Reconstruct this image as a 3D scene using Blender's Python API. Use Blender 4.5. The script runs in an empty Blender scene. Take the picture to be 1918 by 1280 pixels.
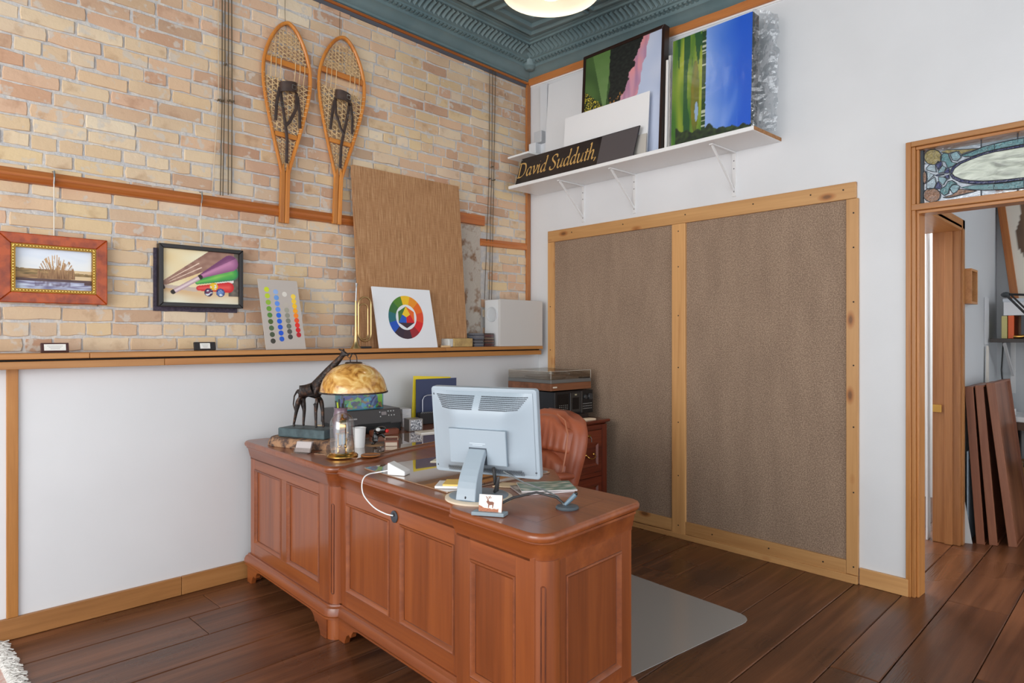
import bpy, bmesh, math, random
from mathutils import Matrix, Vector, noise as mnoise

SC = bpy.context.scene
COL = SC.collection
R = math.radians
# ---------------------------------------------------------------- camera
cam = bpy.data.cameras.new('camera')
co = bpy.data.objects.new('camera', cam)
COL.objects.link(co)
co.location = (0, 0, 1.36)
co.rotation_euler = (R(90), 0, R(-45.25))
cam.sensor_width = 36
cam.lens = 1235 / 1918 * 36
cam.shift_y = -9.6 / 1918
cam.clip_start = 0.05
SC.camera = co
# ---------------------------------------------------------------- world, daylight, exposure
wd = bpy.data.worlds.new('overcast_sky')
SC.world = wd
wd.use_nodes = True
wd.node_tree.nodes['Background'].inputs[0].default_value = (0.93, 0.96, 1.0, 1)
wd.node_tree.nodes['Background'].inputs[1].default_value = 1.05


def area(name, loc, rot, sx, sy, power, col=(1, 1, 1)):
    l = bpy.data.lights.new(name, 'AREA')
    l.shape = 'RECTANGLE'
    l.size, l.size_y, l.energy, l.color = sx, sy, power, col
    o = bpy.data.objects.new(name, l)
    COL.objects.link(o)
    o.location, o.rotation_euler = loc, rot
    return o


# shop-front windows behind the photographer (daylight) and unseen lights added to brighten the two rooms beyond the door
area('shopfront_daylight', (0.6, -2.9, 1.9), (R(-90), R(180), R(0)), 5.0, 2.6, 105, (1.0, 0.985, 0.96))
area('side_window_daylight', (-2.4, 1.2, 1.9), (R(90), 0, R(-90)), 3.0, 2.2, 40, (1.0, 0.98, 0.95))
area('back_room_fill_light', (5.4, -2.4, 1.8), (R(-90), R(180), 0), 2.0, 1.8, 40)  # added fill, no known source: lifts the grey walls of the back room
area('store_room_fill_light', (5.3, 2.3, 2.95), (0, 0, 0), 1.0, 0.6, 26, (1.0, 0.97, 0.92))  # added lamp, unseen: brightens the closed store room behind the inner doorway
SC.view_settings.view_transform = 'Standard'
SC.view_settings.look = 'None'
SC.view_settings.exposure = 1.24
SC.view_settings.gamma = 1
SC.view_settings.use_curve_mapping = False


# ---------------------------------------------------------------- helpers
def s2l(c):
    c = c / 255.0
    return c / 12.92 if c <= 0.04045 else ((c + 0.055) / 1.055) ** 2.4


def rgb(t, a=1.0):
    return (s2l(t[0]), s2l(t[1]), s2l(t[2]), a)


MATS = {}


class NT:
    def __init__(s, name):
        m = bpy.data.materials.new(name)
        m.use_nodes = True
        s.m, s.t = m, m.node_tree
        s.b = s.t.nodes['Principled BSDF']
        s.out = s.t.nodes['Material Output']
        MATS[name] = m

    def n(s, kind, **kw):
        nd = s.t.nodes.new('ShaderNode' + kind)
        for k, v in kw.items():
            if k in nd.inputs:
                nd.inputs[k].default_value = v
            else:
                setattr(nd, k, v)
        return nd

    def l(s, a, ao, b, bi):
        s.t.links.new(a.outputs[ao], b.inputs[bi])

    def ramp(s, stops):
        r = s.n('ValToRGB')
        e = r.color_ramp.elements
        while len(e) < len(stops):
            e.new(0.5)
        for el, (p, c) in zip(e, stops):
            el.position, el.color = p, rgb(c)
        return r


def mat(name, c, rough=0.5, metal=0.0, c2=None, nscale=8.0, stretch=None, bump=0.0, bscale=None, coat=0.0,
        emit=0.0, trans=0.0, rnd=0.0, detail=4.0, lo=0.35, hi=0.65, spec=None):
    if name in MATS:
        return MATS[name]
    t = NT(name)
    b = t.b
    b.inputs['Base Color'].default_value = rgb(c)
    b.inputs['Roughness'].default_value = rough
    b.inputs['Metallic'].default_value = metal
    if spec is not None:
        b.inputs['Specular IOR Level'].default_value = spec
    if coat:
        b.inputs['Coat Weight'].default_value = coat
        b.inputs['Coat Roughness'].default_value = 0.12
    if trans:
        b.inputs['Transmission Weight'].default_value = trans
    if emit:
        b.inputs['Emission Color'].default_value = rgb(c)
        b.inputs['Emission Strength'].default_value = emit
    if c2 is not None or bump:
        tc = t.n('TexCoord')
        mp = t.n('Mapping')
        if stretch:
            mp.inputs['Scale'].default_value = stretch
        t.l(tc, 'Object', mp, 'Vector')
        src = mp
        if rnd:
            oi = t.n('ObjectInfo')
            ml = t.n('Math', operation='MULTIPLY')
            ml.inputs[1].default_value = 37.0
            t.l(oi, 'Random', ml, 0)
            ad = t.n('VectorMath', operation='ADD')
            t.l(mp, 0, ad, 0)
            t.l(ml, 0, ad, 1)
            src = ad
        nz = t.n('TexNoise', Scale=nscale, Detail=detail)
        t.l(src, 0, nz, 'Vector')
        last = None
        if c2 is not None:
            rp = t.ramp([(lo, c), (hi, c2)])
            t.l(nz, 'Fac', rp, 0)
            last = rp
            if rnd:
                hs = t.n('HueSaturation')
                mr = t.n('MapRange')
                mr.inputs['To Min'].default_value = 1 - rnd
                mr.inputs['To Max'].default_value = 1 + rnd
                t.l(oi, 'Random', mr, 'Value')
                t.l(mr, 0, hs, 'Value')
                t.l(rp, 0, hs, 'Color')
                last = hs
            t.l(last, 0, b, 'Base Color')
        if bump:
            bn = t.n('Bump', Strength=bump, Distance=0.01)
            if bscale:
                n2 = t.n('TexNoise', Scale=bscale, Detail=5.0)
                t.l(src, 0, n2, 'Vector')
                t.l(n2, 'Fac', bn, 'Height')
            else:
                t.l(nz, 'Fac', bn, 'Height')
            t.l(bn, 0, b, 'Normal')
    return t.m


def wood(name, dark, light, axis, rough=0.35, scale=14.0, knots=0.0, coat=0.0, rnd=0.12, mid=None, along=0.06):
    """wood with grain along an object axis"""
    key = name + '_' + axis
    if key in MATS:
        return MATS[key]
    t = NT(key)
    tc, mp, oi = t.n('TexCoord'), t.n('Mapping'), t.n('ObjectInfo')
    sc = {'x': (along, 1, 1), 'y': (1, along, 1), 'z': (1, 1, along)}[axis]
    mp.inputs['Scale'].default_value = sc
    t.l(tc, 'Object', mp, 'Vector')
    ml = t.n('Math', operation='MULTIPLY')
    ml.inputs[1].default_value = 23.0
    t.l(oi, 'Random', ml, 0)
    ad = t.n('VectorMath', operation='ADD')
    t.l(mp, 0, ad, 0)
    t.l(ml, 0, ad, 1)
    n1 = t.n('TexNoise', Scale=scale, Detail=6.0, Distortion=0.6)
    t.l(ad, 0, n1, 'Vector')
    n2 = t.n('TexNoise', Scale=scale * 7, Detail=3.0)
    t.l(ad, 0, n2, 'Vector')
    mx = t.n('Mix')
    mx.inputs[0].default_value = 0.3
    t.l(n1, 'Fac', mx, 2)
    t.l(n2, 'Fac', mx, 3)
    stops = [(0.32, dark), (0.66, light)] if mid is None else [(0.3, dark), (0.48, mid), (0.68, light)]
    rp = t.ramp(stops)
    t.l(mx, 0, rp, 0)
    last = rp
    if knots:
        mk = t.n('Mapping')
        mk.inputs['Scale'].default_value = {'x': (0.45, 1, 1), 'y': (1, 0.45, 1), 'z': (1, 1, 0.45)}[axis]
        t.l(tc, 'Object', mk, 'Vector')
        vo = t.n('TexVoronoi', Scale=knots)
        t.l(mk, 0, vo, 'Vector')
        kr = t.ramp([(0.07, (110, 62, 28)), (0.12, (216, 176, 140)), (0.2, (255, 255, 255))])
        t.l(vo, 'Distance', kr, 0)
        mm = t.n('MixRGB', blend_type='MULTIPLY')
        mm.inputs[0].default_value = 0.75
        t.l(rp, 0, mm, 1)
        t.l(kr, 0, mm, 2)
        last = mm
    hs = t.n('HueSaturation')
    mr = t.n('MapRange')
    mr.inputs['To Min'].default_value = 1 - rnd
    mr.inputs['To Max'].default_value = 1 + rnd
    t.l(oi, 'Random', mr, 'Value')
    t.l(mr, 0, hs, 'Value')
    t.l(last, 0, hs, 'Color')
    t.l(hs, 0, t.b, 'Base Color')
    t.b.inputs['Roughness'].default_value = rough
    bn = t.n('Bump', Strength=0.12, Distance=0.004)
    t.l(mx, 0, bn, 'Height')
    t.l(bn, 0, t.b, 'Normal')
    if coat:
        t.b.inputs['Coat Weight'].default_value = coat
        t.b.inputs['Coat Roughness'].default_value = 0.15
    return t.m


def thin_glass(name, tint=(255, 255, 255), refl=0.12, rough=0.02, bump=0.0, bscale=30):
    if name in MATS:
        return MATS[name]
    t = NT(name)
    tr, gl, mx, fr = t.n('BsdfTransparent'), t.n('BsdfGlossy'), t.n('MixShader'), t.n('LayerWeight')
    tr.inputs[0].default_value = rgb(tint)
    gl.inputs['Roughness'].default_value = rough
    fr.inputs['Blend'].default_value = refl
    t.l(fr, 'Facing' if refl < 0.5 else 'Fresnel', mx, 0)
    pw = t.n('Math', operation='POWER')
    pw.inputs[1].default_value = 2.0
    t.l(fr, 'Facing', pw, 0)
    ad = t.n('Math', operation='MULTIPLY_ADD')
    ad.inputs[1].default_value = 0.6
    ad.inputs[2].default_value = refl * 0.5
    t.l(pw, 0, ad, 0)
    t.l(ad, 0, mx, 0)
    t.l(tr, 0, mx, 1)
    t.l(gl, 0, mx, 2)
    if bump:
        tc = t.n('TexCoord')
        nz = t.n('TexNoise', Scale=bscale, Detail=4.0)
        t.l(tc, 'Object', nz, 'Vector')
        bn = t.n('Bump', Strength=bump, Distance=0.02)
        t.l(nz, 'Fac', bn, 'Height')
        t.l(bn, 0, gl, 'Normal')
    t.l(mx, 0, t.out, 'Surface')
    return t.m


def vcol(name='painted_canvas', rough=0.55):
    if name in MATS:
        return MATS[name]
    t = NT(name)
    a = t.n('VertexColor', layer_name='Col')
    t.l(a, 'Color', t.b, 'Base Color')
    t.b.inputs['Roughness'].default_value = rough
    return t.m


class MB:
    """collects shapes, builds ONE mesh object"""

    def __init__(s, T=None):
        s.v, s.f, s.mi, s.T, s.m = [], [], [], T or Matrix.Identity(4), 0

    def add(s, vs, fs):
        o = len(s.v)
        s.v += [tuple(s.T @ Vector(v)) for v in vs]
        s.f += [tuple(i + o for i in f) for f in fs]
        s.mi += [s.m] * len(fs)
        return s

    def box(s, x0, x1, y0, y1, z0, z1):
        return s.add([(x0, y0, z0), (x1, y0, z0), (x1, y1, z0), (x0, y1, z0), (x0, y0, z1), (x1, y0, z1), (x1, y1, z1), (x0, y1, z1)],
                     [(0, 3, 2, 1), (4, 5, 6, 7), (0, 1, 5, 4), (1, 2, 6, 5), (2, 3, 7, 6), (3, 0, 4, 7)])

    def prism(s, poly, a, b, axis='z'):
        """polygon extruded a..b along axis; poly in the two remaining axes (xy, xz or yz)"""
        def p(q, h):
            return {'z': (q[0], q[1], h), 'y': (q[0], h, q[1]), 'x': (h, q[0], q[1])}[axis]
        n = len(poly)
        vs = [p(q, a) for q in poly] + [p(q, b) for q in poly]
        return s.add(vs, [tuple(range(n)), tuple(range(2 * n - 1, n - 1, -1))] + [(i, (i + 1) % n, n + (i + 1) % n, n + i) for i in range(n)])

    def rings(s, rs, cap=True, closed=False):
        n = len(rs[0])
        vs = [v for r in rs for v in r]
        fs = []
        m = len(rs)
        for k in range(m if closed else m - 1):
            a, b = k * n, ((k + 1) % m) * n
            fs += [(a + i, a + (i + 1) % n, b + (i + 1) % n, b + i) for i in range(n)]
        if cap and not closed:
            fs += [tuple(range(n - 1, -1, -1)), tuple((m - 1) * n + i for i in range(n))]
        return s.add(vs, fs)

    def lathe(s, prof, n=24, c=(0, 0, 0), sx=1.0, sy=1.0, cap=True):
        return s.rings([[(c[0] + r * math.cos(2 * math.pi * i / n) * sx, c[1] + r * math.sin(2 * math.pi * i / n) * sy, c[2] + z) for i in range(n)] for r, z in prof], cap)

    def tube(s, pts, r, n=8, closed=False, flat=1.0, up=None):
        pts = [Vector(p) for p in pts]
        m = len(pts)
        rr = r if isinstance(r, (list, tuple)) else [r] * m
        rs = []
        prev = None
        for k in range(m):
            if closed:
                t = pts[(k + 1) % m] - pts[k - 1]
            else:
                t = pts[min(k + 1, m - 1)] - pts[max(k - 1, 0)]
            t.normalize()
            if up is not None:
                nn = Vector(up).cross(t)
            elif prev is None:
                nn = t.orthogonal()
            else:
                nn = prev - t * prev.dot(t)
            nn.normalize()
            prev = nn
            bb = t.cross(nn)
            rs.append([tuple(pts[k] + (nn * math.cos(2 * math.pi * i / n) + bb * math.sin(2 * math.pi * i / n) * flat) * rr[k]) for i in range(n)])
        return s.rings(rs, True, closed)

    def ball(s, c, rx, ry=None, rz=None, n=12, m=8):
        ry, rz = ry or rx, rz or rx
        return s.rings([[(c[0] + rx * math.sin(math.pi * k / m) * math.cos(2 * math.pi * i / n), c[1] + ry * math.sin(math.pi * k / m) * math.sin(2 * math.pi * i / n), c[2] - rz * math.cos(math.pi * k / m)) for i in range(n)] for k in [0.12] + list(range(1, m)) + [m - 0.12]])

    def rbox(s, x0, x1, y0, y1, z0, z1, r=0.01, n=4):
        """box with rounded vertical edges"""
        return s.prism(rrect(x0, x1, y0, y1, r, n), z0, z1)

    def build(s, name, mats, parent=None, smooth=None, bev=0.0, kind=None, label=None):
        me = bpy.data.meshes.new(name)
        me.from_pydata(s.v, [], s.f)
        for m in (mats if isinstance(mats, (list, tuple)) else [mats]):
            me.materials.append(m)
        if any(s.mi):
            me.polygons.foreach_set('material_index', s.mi)
        bm = bmesh.new()
        bm.from_mesh(me)
        bmesh.ops.recalc_face_normals(bm, faces=bm.faces)
        bm.to_mesh(me)
        bm.free()
        if smooth:
            me.polygons.foreach_set('use_smooth', [True] * len(me.polygons))
            me.set_sharp_from_angle(angle=R(smooth))
        me.update()
        o = bpy.data.objects.new(name, me)
        COL.objects.link(o)
        if parent:
            o.parent = parent
        if bev:
            b = o.modifiers.new('bevel', 'BEVEL')
            b.width, b.segments, b.limit_method, b.angle_limit = bev, 2, 'ANGLE', R(40)
        if kind:
            o['kind'] = kind
        if label:
            o['label'] = label
        return o


def rrect(x0, x1, y0, y1, r, n=4):
    out = []
    for cx, cy, a in ((x1 - r, y1 - r, 0), (x0 + r, y1 - r, 90), (x0 + r, y0 + r, 180), (x1 - r, y0 + r, 270)):
        for i in range(n + 1):
            t = R(a + 90 * i / n)
            out.append((cx + r * math.cos(t), cy + r * math.sin(t)))
    return out


def thing(name, label, cat, M=None, group=None, kind=None):
    o = bpy.data.objects.new(name, None)
    o.empty_display_size = 0.05
    COL.objects.link(o)
    if M is not None:
        o.matrix_world = M
    if kind:
        o['kind'] = kind
    else:
        o['label'], o['category'] = label, cat
    if group:
        o['group'] = group
    return o


def tag(o, label, cat, group=None):
    o['label'], o['category'] = label, cat
    if group:
        o['group'] = group
    return o


def at(x, y, z, rz=0.0, rx=0.0, ry=0.0):
    return Matrix.Translation((x, y, z)) @ Matrix.Rotation(R(rz), 4, 'Z') @ Matrix.Rotation(R(ry), 4, 'Y') @ Matrix.Rotation(R(rx), 4, 'X')


def share(o, name, parent, M, label=None):
    c = o.copy()
    c.name = name
    COL.objects.link(c)
    c.parent = parent
    c.matrix_local = M
    return c


def canvas(name, w, h, nx, ny, fn, parent, T, mtl=None):
    """a painted picture: grid in local XZ (facing -Y), colour attribute from fn(u, v) with v upwards"""
    me = bpy.data.meshes.new(name)
    vs, cs = [], []
    for j in range(ny + 1):
        for i in range(nx + 1):
            u, v = i / nx, j / ny
            vs.append(tuple(T @ Vector(((u - 0.5) * w, 0, v * h))))
            cs.append(rgb(fn(u, v)))
    k = nx + 1
    fs = [(j * k + i, j * k + i + 1, (j + 1) * k + i + 1, (j + 1) * k + i) for j in range(ny) for i in range(nx)]
    me.from_pydata(vs, [], fs)
    a = me.color_attributes.new('Col', 'FLOAT_COLOR', 'POINT')
    a.data.foreach_set('color', [x for c in cs for x in c])
    me.materials.append(mtl or vcol())
    me.update()
    o = bpy.data.objects.new(name, me)
    COL.objects.link(o)
    o.parent = parent
    return o


def inpoly(p, poly):
    x, y = p
    c = False
    n = len(poly)
    for i in range(n):
        x1, y1 = poly[i]
        x2, y2 = poly[i - 1]
        if (y1 > y) != (y2 > y) and x < (x2 - x1) * (y - y1) / (y2 - y1) + x1:
            c = not c
    return c


def mixc(a, b, t):
    t = max(0.0, min(1.0, t))
    return tuple(a[i] + (b[i] - a[i]) * t for i in range(3))


def nz(x, y, z=0.0):
    return mnoise.noise(Vector((x, y, z)))


# ---------------------------------------------------------------- shared materials
WHITE = mat('white_paint', (226, 227, 229), 0.55, c2=(218, 219, 221), nscale=1.3, bump=0.03, bscale=90)
WHITE2 = mat('white_wainscot', (228, 229, 231), 0.5, c2=(220, 221, 223), nscale=1.1)
GREYWALL = mat('pale_grey_paint', (196, 200, 203), 0.6)
SHELFWHITE = mat('white_melamine', (238, 238, 238), 0.35)


def pine(ax): return wood('golden_pine', (160, 104, 52), (196, 140, 80), ax, 0.4, 13, mid=(182, 124, 68), along=0.05)
def knotty(ax): return wood('knotty_pine', (176, 124, 74), (210, 160, 104), ax, 0.42, 10, knots=7.5, mid=(196, 146, 92), along=0.05)
def orange_wood(ax): return wood('orange_fir', (150, 78, 30), (196, 122, 62), ax, 0.36, 20, mid=(176, 98, 44), along=0.03, coat=0.2)
def cherry(ax): return wood('cherry_veneer', (112, 55, 24), (157, 85, 40), ax, 0.32, 9, mid=(135, 69, 32), along=0.05, coat=0.45, rnd=0.08)


CHERRY_DARK = mat('cherry_edge', (83, 40, 23), 0.3, c2=(111, 56, 32), nscale=14, coat=0.3)
BLACKP = mat('black_plastic', (24, 24, 26), 0.4)
DARKP = mat('charcoal_plastic', (58, 56, 56), 0.45)
BRASS = mat('polished_brass', (206, 158, 84), 0.2, 1.0)
STEEL = mat('brushed_steel', (170, 172, 174), 0.3, 1.0)
PAPER = mat('white_paper', (238, 236, 230), 0.7)
DARKMETAL = mat('dark_wire', (96, 80, 58), 0.5, 0.3)
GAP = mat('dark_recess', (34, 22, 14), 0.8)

# ================================================================ THE SETTING
random.seed(7)
YB, YW = 3.80, 3.69
_n = math.hypot(1, 0.045)
UX, VX = Vector((-0.045, -1, 0)) / _n, Vector((-1, 0.045, 0)) / _n
# right-wall frame: x = along the wall from the corner, y = into the wall, z = up
MR = Matrix(((UX.x, -VX.x, 0, 4.04), (UX.y, -VX.y, 0, 3.80), (0, 0, 1, 0), (0, 0, 0, 1)))


def zt(x, y): return -0.035 * (3.8 - y) - 0.016 * (x - 3.6)


# ---- floor: wide old boards running along x
floor = thing('floor', None, None, kind='structure')
MB().box(-3.2, 7.4, -3.2, 3.8, -0.06, -0.014).build('subfloor', mat('subfloor_dark', (26, 16, 10), 0.9), floor)
t = NT('old_floorboards')
tc, mp, oi = t.n('TexCoord'), t.n('Mapping'), t.n('ObjectInfo')
mp.inputs['Scale'].default_value = (0.06, 1, 1)
t.l(tc, 'Object', mp, 'Vector')
ml = t.n('Math', operation='MULTIPLY'); ml.inputs[1].default_value = 31.0
t.l(oi, 'Random', ml, 0)
ad = t.n('VectorMath', operation='ADD'); t.l(mp, 0, ad, 0); t.l(ml, 0, ad, 1)
n1 = t.n('TexNoise', Scale=16.0, Detail=6.0, Distortion=0.8); t.l(ad, 0, n1, 'Vector')
n2 = t.n('TexNoise', Scale=1.6, Detail=4.0); t.l(tc, 'Object', n2, 'Vector')
r1 = t.ramp([(0.3, (82, 48, 30)), (0.5, (106, 66, 41)), (0.7, (128, 83, 55))]); t.l(n1, 'Fac', r1, 0)
r2 = t.ramp([(0.35, (206, 200, 196)), (0.6, (255, 245, 235)), (0.75, (255, 235, 215))]); t.l(n2, 'Fac', r2, 0)
mm = t.n('MixRGB', blend_type='MULTIPLY'); mm.inputs[0].default_value = 0.8
t.l(r1, 0, mm, 1); t.l(r2, 0, mm, 2)
hs = t.n('HueSaturation'); mr = t.n('MapRange'); mr.inputs['To Min'].default_value = 0.82; mr.inputs['To Max'].default_value = 1.16
t.l(oi, 'Random', mr, 'Value'); t.l(mr, 0, hs, 'Value'); t.l(mm, 0, hs, 'Color'); t.l(hs, 0, t.b, 'Base Color')
# scuffs: pale thin scratches and worn sheen
mp2 = t.n('Mapping'); mp2.inputs['Scale'].default_value = (2.2, 30, 1); t.l(tc, 'Object', mp2, 'Vector')
n3 = t.n('TexNoise', Scale=5.0, Detail=8.0); t.l(mp2, 0, n3, 'Vector')
rr = t.n('MapRange'); rr.inputs['From Min'].default_value = 0.3; rr.inputs['From Max'].default_value = 0.7
rr.inputs['To Min'].default_value = 0.2; rr.inputs['To Max'].default_value = 0.42
t.l(n2, 'Fac', rr, 'Value'); t.l(rr, 0, t.b, 'Roughness')
bn = t.n('Bump', Strength=0.18, Distance=0.004); t.l(n3, 'Fac', bn, 'Height'); t.l(bn, 0, t.b, 'Normal')
FLOORM = t.m
seams = [3.80, 3.60, 3.36, 3.10, 2.88, 2.63, 2.43, 2.22, 1.97, 1.70, 1.48, 1.215, 0.985, 0.80, 0.54, 0.27, 0.03, -0.2, -0.46, -0.7, -0.95, -1.4, -1.9, -2.5, -3.2]
for k in range(len(seams) - 1):
    y1, y0 = seams[k] - 0.0016, seams[k + 1] + 0.0016
    xs = [-3.2]
    x = -3.2 + random.uniform(0.6, 2.6)
    while x < 6.8:
        xs.append(x)
        x += random.uniform(1.5, 3.4)
    xs.append(7.4)
    for a, b in zip(xs[:-1], xs[1:]):
        a2, b2 = a + 0.001, b - 0.001
        e = 0.0035
        dz = random.uniform(-0.0012, 0.0008)
        MB().add([(a2, y0, -0.014), (b2, y0, -0.014), (b2, y1, -0.014), (a2, y1, -0.014),
                  (a2, y0, -e + dz), (b2, y0, -e + dz), (b2, y1, -e + dz), (a2, y1, -e + dz),
                  (a2 + e, y0 + e, dz), (b2 - e, y0 + e, dz), (b2 - e, y1 - e, dz), (a2 + e, y1 - e, dz)],
                 [(0, 1, 5, 4), (1, 2, 6, 5), (2, 3, 7, 6), (3, 0, 4, 7), (4, 5, 9, 8), (5, 6, 10, 9), (6, 7, 11, 10), (7, 4, 8, 11), (8, 9, 10, 11)]).build('floorboard', FLOORM, floor)

# ---- brick wall
wall_left = thing('wall_left', None, None, kind='structure')
MORTAR = mat('grey_mortar', (192, 190, 190), 0.95, c2=(214, 206, 196), nscale=26, bump=0.6, bscale=70, lo=0.4, hi=0.7)


def brick_material(name, island):
    t = NT(name)
    if island:
        src = t.n('NewGeometry')
        o = 'Random Per Island'
    else:
        src = t.n('ObjectInfo')
        o = 'Random'
    rp = t.ramp([(0.0, (229, 212, 187)), (0.15, (222, 201, 173)), (0.3, (216, 191, 163)), (0.42, (225, 204, 167)), (0.55, (218, 184, 160)),
                 (0.68, (210, 182, 156)), (0.8, (233, 221, 200)), (0.9, (208, 167, 141)), (1.0, (191, 167, 145))])
    t.l(src, o, rp, 0)
    geo, ad, ml = t.n('NewGeometry'), t.n('VectorMath', operation='ADD'), t.n('Math', operation='MULTIPLY')
    ml.inputs[1].default_value = 17.0
    t.l(src, o, ml, 0)
    t.l(geo, 'Position', ad, 0)
    t.l(ml, 0, ad, 1)
    n1 = t.n('TexNoise', Scale=11.0, Detail=6.0)
    t.l(ad, 0, n1, 'Vector')
    r1 = t.ramp([(0.26, (220, 206, 196)), (0.42, (252, 248, 244)), (0.72, (255, 252, 246))])
    t.l(n1, 'Fac', r1, 0)
    m1 = t.n('MixRGB', blend_type='MULTIPLY')
    m1.inputs[0].default_value = 0.85
    t.l(rp, 0, m1, 1)
    t.l(r1, 0, m1, 2)
    # large dirty areas of the old wall
    n2 = t.n('TexNoise', Scale=1.35, Detail=3.0)
    t.l(geo, 'Position', n2, 'Vector')
    r2 = t.ramp([(0.36, (232, 222, 216)), (0.52, (255, 252, 246))])
    t.l(n2, 'Fac', r2, 0)
    m2 = t.n('MixRGB', blend_type='MULTIPLY')
    m2.inputs[0].default_value = 0.8
    t.l(m1, 0, m2, 1)
    t.l(r2, 0, m2, 2)
    # crumbs of mortar smeared over the faces
    n3 = t.n('TexNoise', Scale=17.0, Detail=8.0)
    t.l(geo, 'Position', n3, 'Vector')
    r3 = t.ramp([(0.59, (0, 0, 0)), (0.66, (225, 225, 225))])
    t.l(n3, 'Fac', r3, 0)
    m3 = t.n('MixRGB')
    m3.inputs[2].default_value = rgb((206, 196, 184))
    t.l(r3, 0, m3, 0)
    t.l(m2, 0, m3, 1)
    t.l(m3, 0, t.b, 'Base Color')
    t.b.inputs['Roughness'].default_value = 0.9
    bn = t.n('Bump', Strength=0.4, Distance=0.005)
    n4 = t.n('TexNoise', Scale=55.0, Detail=6.0)
    t.l(ad, 0, n4, 'Vector')
    t.l(n4, 'Fac', bn, 'Height')
    t.l(bn, 0, t.b, 'Normal')
    return t.m


BRK_O, BRK_I = brick_material('old_brick', False), brick_material('old_brick_far', True)
# mortar bed: an uneven sheet just behind the brick faces
mb = MB()
nx_, nz_ = 120, 60
vs = []
for j in range(nz_ + 1):
    for i in range(nx_ + 1):
        x, z = -1.6 + 5.64 * i / nx_, 1.2 + 2.36 * j / nz_
        vs.append((x, YB + 0.0035 + 0.003 * nz(x * 6, z * 6) + 0.003 * nz(x * 21, z * 21, 3), z))
k = nx_ + 1
mb.add(vs, [(j * k + i, j * k + i + 1, (j + 1) * k + i + 1, (j + 1) * k + i) for j in range(nz_) for i in range(nx_)])
mb.build('mortar', MORTAR, wall_left, smooth=60)
MB().box(-3.2, 4.15, YB + 0.02, YB + 0.25, -0.06, 3.75).build('wall_core', MORTAR, wall_left)


def brick_shape(rnd):
    """unit brick: front at y=0, 1 x 1 in xz (scaled), ragged outline, 12 rim points"""
    pts = []
    for (x, z) in ((0, 0), (0.33, 0), (0.66, 0), (1, 0), (1, 0.5), (1, 1), (0.66, 1), (0.33, 1), (0, 1), (0, 0.5)):
        jx, jz = rnd.uniform(-0.012, 0.014), rnd.uniform(-0.05, 0.05)
        if x in (0, 1) and z in (0, 1):
            jx += (0.012 if x == 0 else -0.012) * rnd.random()
            jz += (0.05 if z == 0 else -0.05) * rnd.random()
        pts.append((x + jx, z + jz))
    return pts


shapes = []
rs = random.Random(5)
for q in range(14):
    p = brick_shape(rs)
    n = len(p)
    cx, cz = sum(a for a, b in p) / n, sum(b for a, b in p) / n
    ins = [(cx + (a - cx) * 0.975, cz + (b - cz) * 0.93) for a, b in p]
    vs = [(a, 0.02, b) for a, b in p] + [(a, 0.0022, b) for a, b in p] + [(a, rs.uniform(-0.0006, 0.0004), b) for a, b in ins] + [(cx, -0.0003, cz)]
    fs = [(i, (i + 1) % n, n + (i + 1) % n, n + i) for i in range(n)] + [(n + i, n + (i + 1) % n, 2 * n + (i + 1) % n, 2 * n + i) for i in range(n)] + [(2 * n + i, 2 * n + (i + 1) % n, 3 * n) for i in range(n)]
    me = bpy.data.meshes.new('brick')
    me.from_pydata(vs, [], fs)
    me.materials.append(BRK_O)
    me.update()
    shapes.append((me, vs, fs))
allb = []
rows = 30
pitch = (3.50 - 1.283) / rows
for r in range(rows):
    z0 = 1.283 + r * pitch
    header = r % 6 == 1
    x = -1.6 + random.uniform(0, 0.2)
    while x < 4.0:
        L = random.uniform(0.095, 0.11) if (header or random.random() < 0.13) else random.uniform(0.196, 0.222)
        if random.random() < 0.03:
            L = random.uniform(0.13, 0.17)
        x1 = min(x + L, 4.03)
        if x1 - x > 0.03:
            # the rough chase beside the burlap board is patched with rubble, not coursed brick
            if not (z0 < 2.15 and x1 > 3.24 and x < 3.47):
                allb.append((x, x1, z0 + 0.006 + random.uniform(-0.003, 0.003), pitch - 0.0105 + random.uniform(-0.004, 0.003), random.uniform(-0.006, 0.002)))
        x = x1 + random.uniform(0.007, 0.014)


def inview(x, z):
    d = Vector((x, 3.8, z - 1.36))
    f, r_ = d.x * 0.7102 + d.y * 0.7040, d.x * 0.7040 - d.y * 0.7102
    return 0 < 959 + 1235 * r_ / f < 1918 and -15 < 630 - 1235 * d.z / f


def hidden(x0, x1, z):
    return (2.36 < x0 and x1 < 3.16 and z < 2.40) or (x1 < 0.88 and 1.55 < z < 1.79) or (x0 > 1.2 and x1 < 1.57 and 1.55 < z < 1.8)


cand = [b for b in allb if inview((b[0] + b[1]) / 2, b[2]) and not hidden(b[0], b[1], b[2])]


def shown(b):
    x, z = (b[0] + b[1]) / 2, b[2]
    f = x * 0.7102 + 3.8 * 0.704
    return (b[1] - b[0]) * (3.8 / f) / (f * f)


near = set(sorted(cand, key=shown, reverse=True)[:298])
far = MB()
for b in allb:
    me, vs, fs = random.choice(shapes)
    if b in near:
        o = bpy.data.objects.new('brick', me)
        COL.objects.link(o)
        o.parent = wall_left
        o.location = (b[0], YB + b[4], b[2])
        o.scale = (b[1] - b[0], 1, b[3])
        o.rotation_euler = (0, R(random.uniform(-0.5, 0.5)), 0)
    else:
        far.add([(b[0] + v[0] * (b[1] - b[0]), YB + b[4] + v[1], b[2] + v[2] * b[3]) for v in vs], fs)
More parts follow.
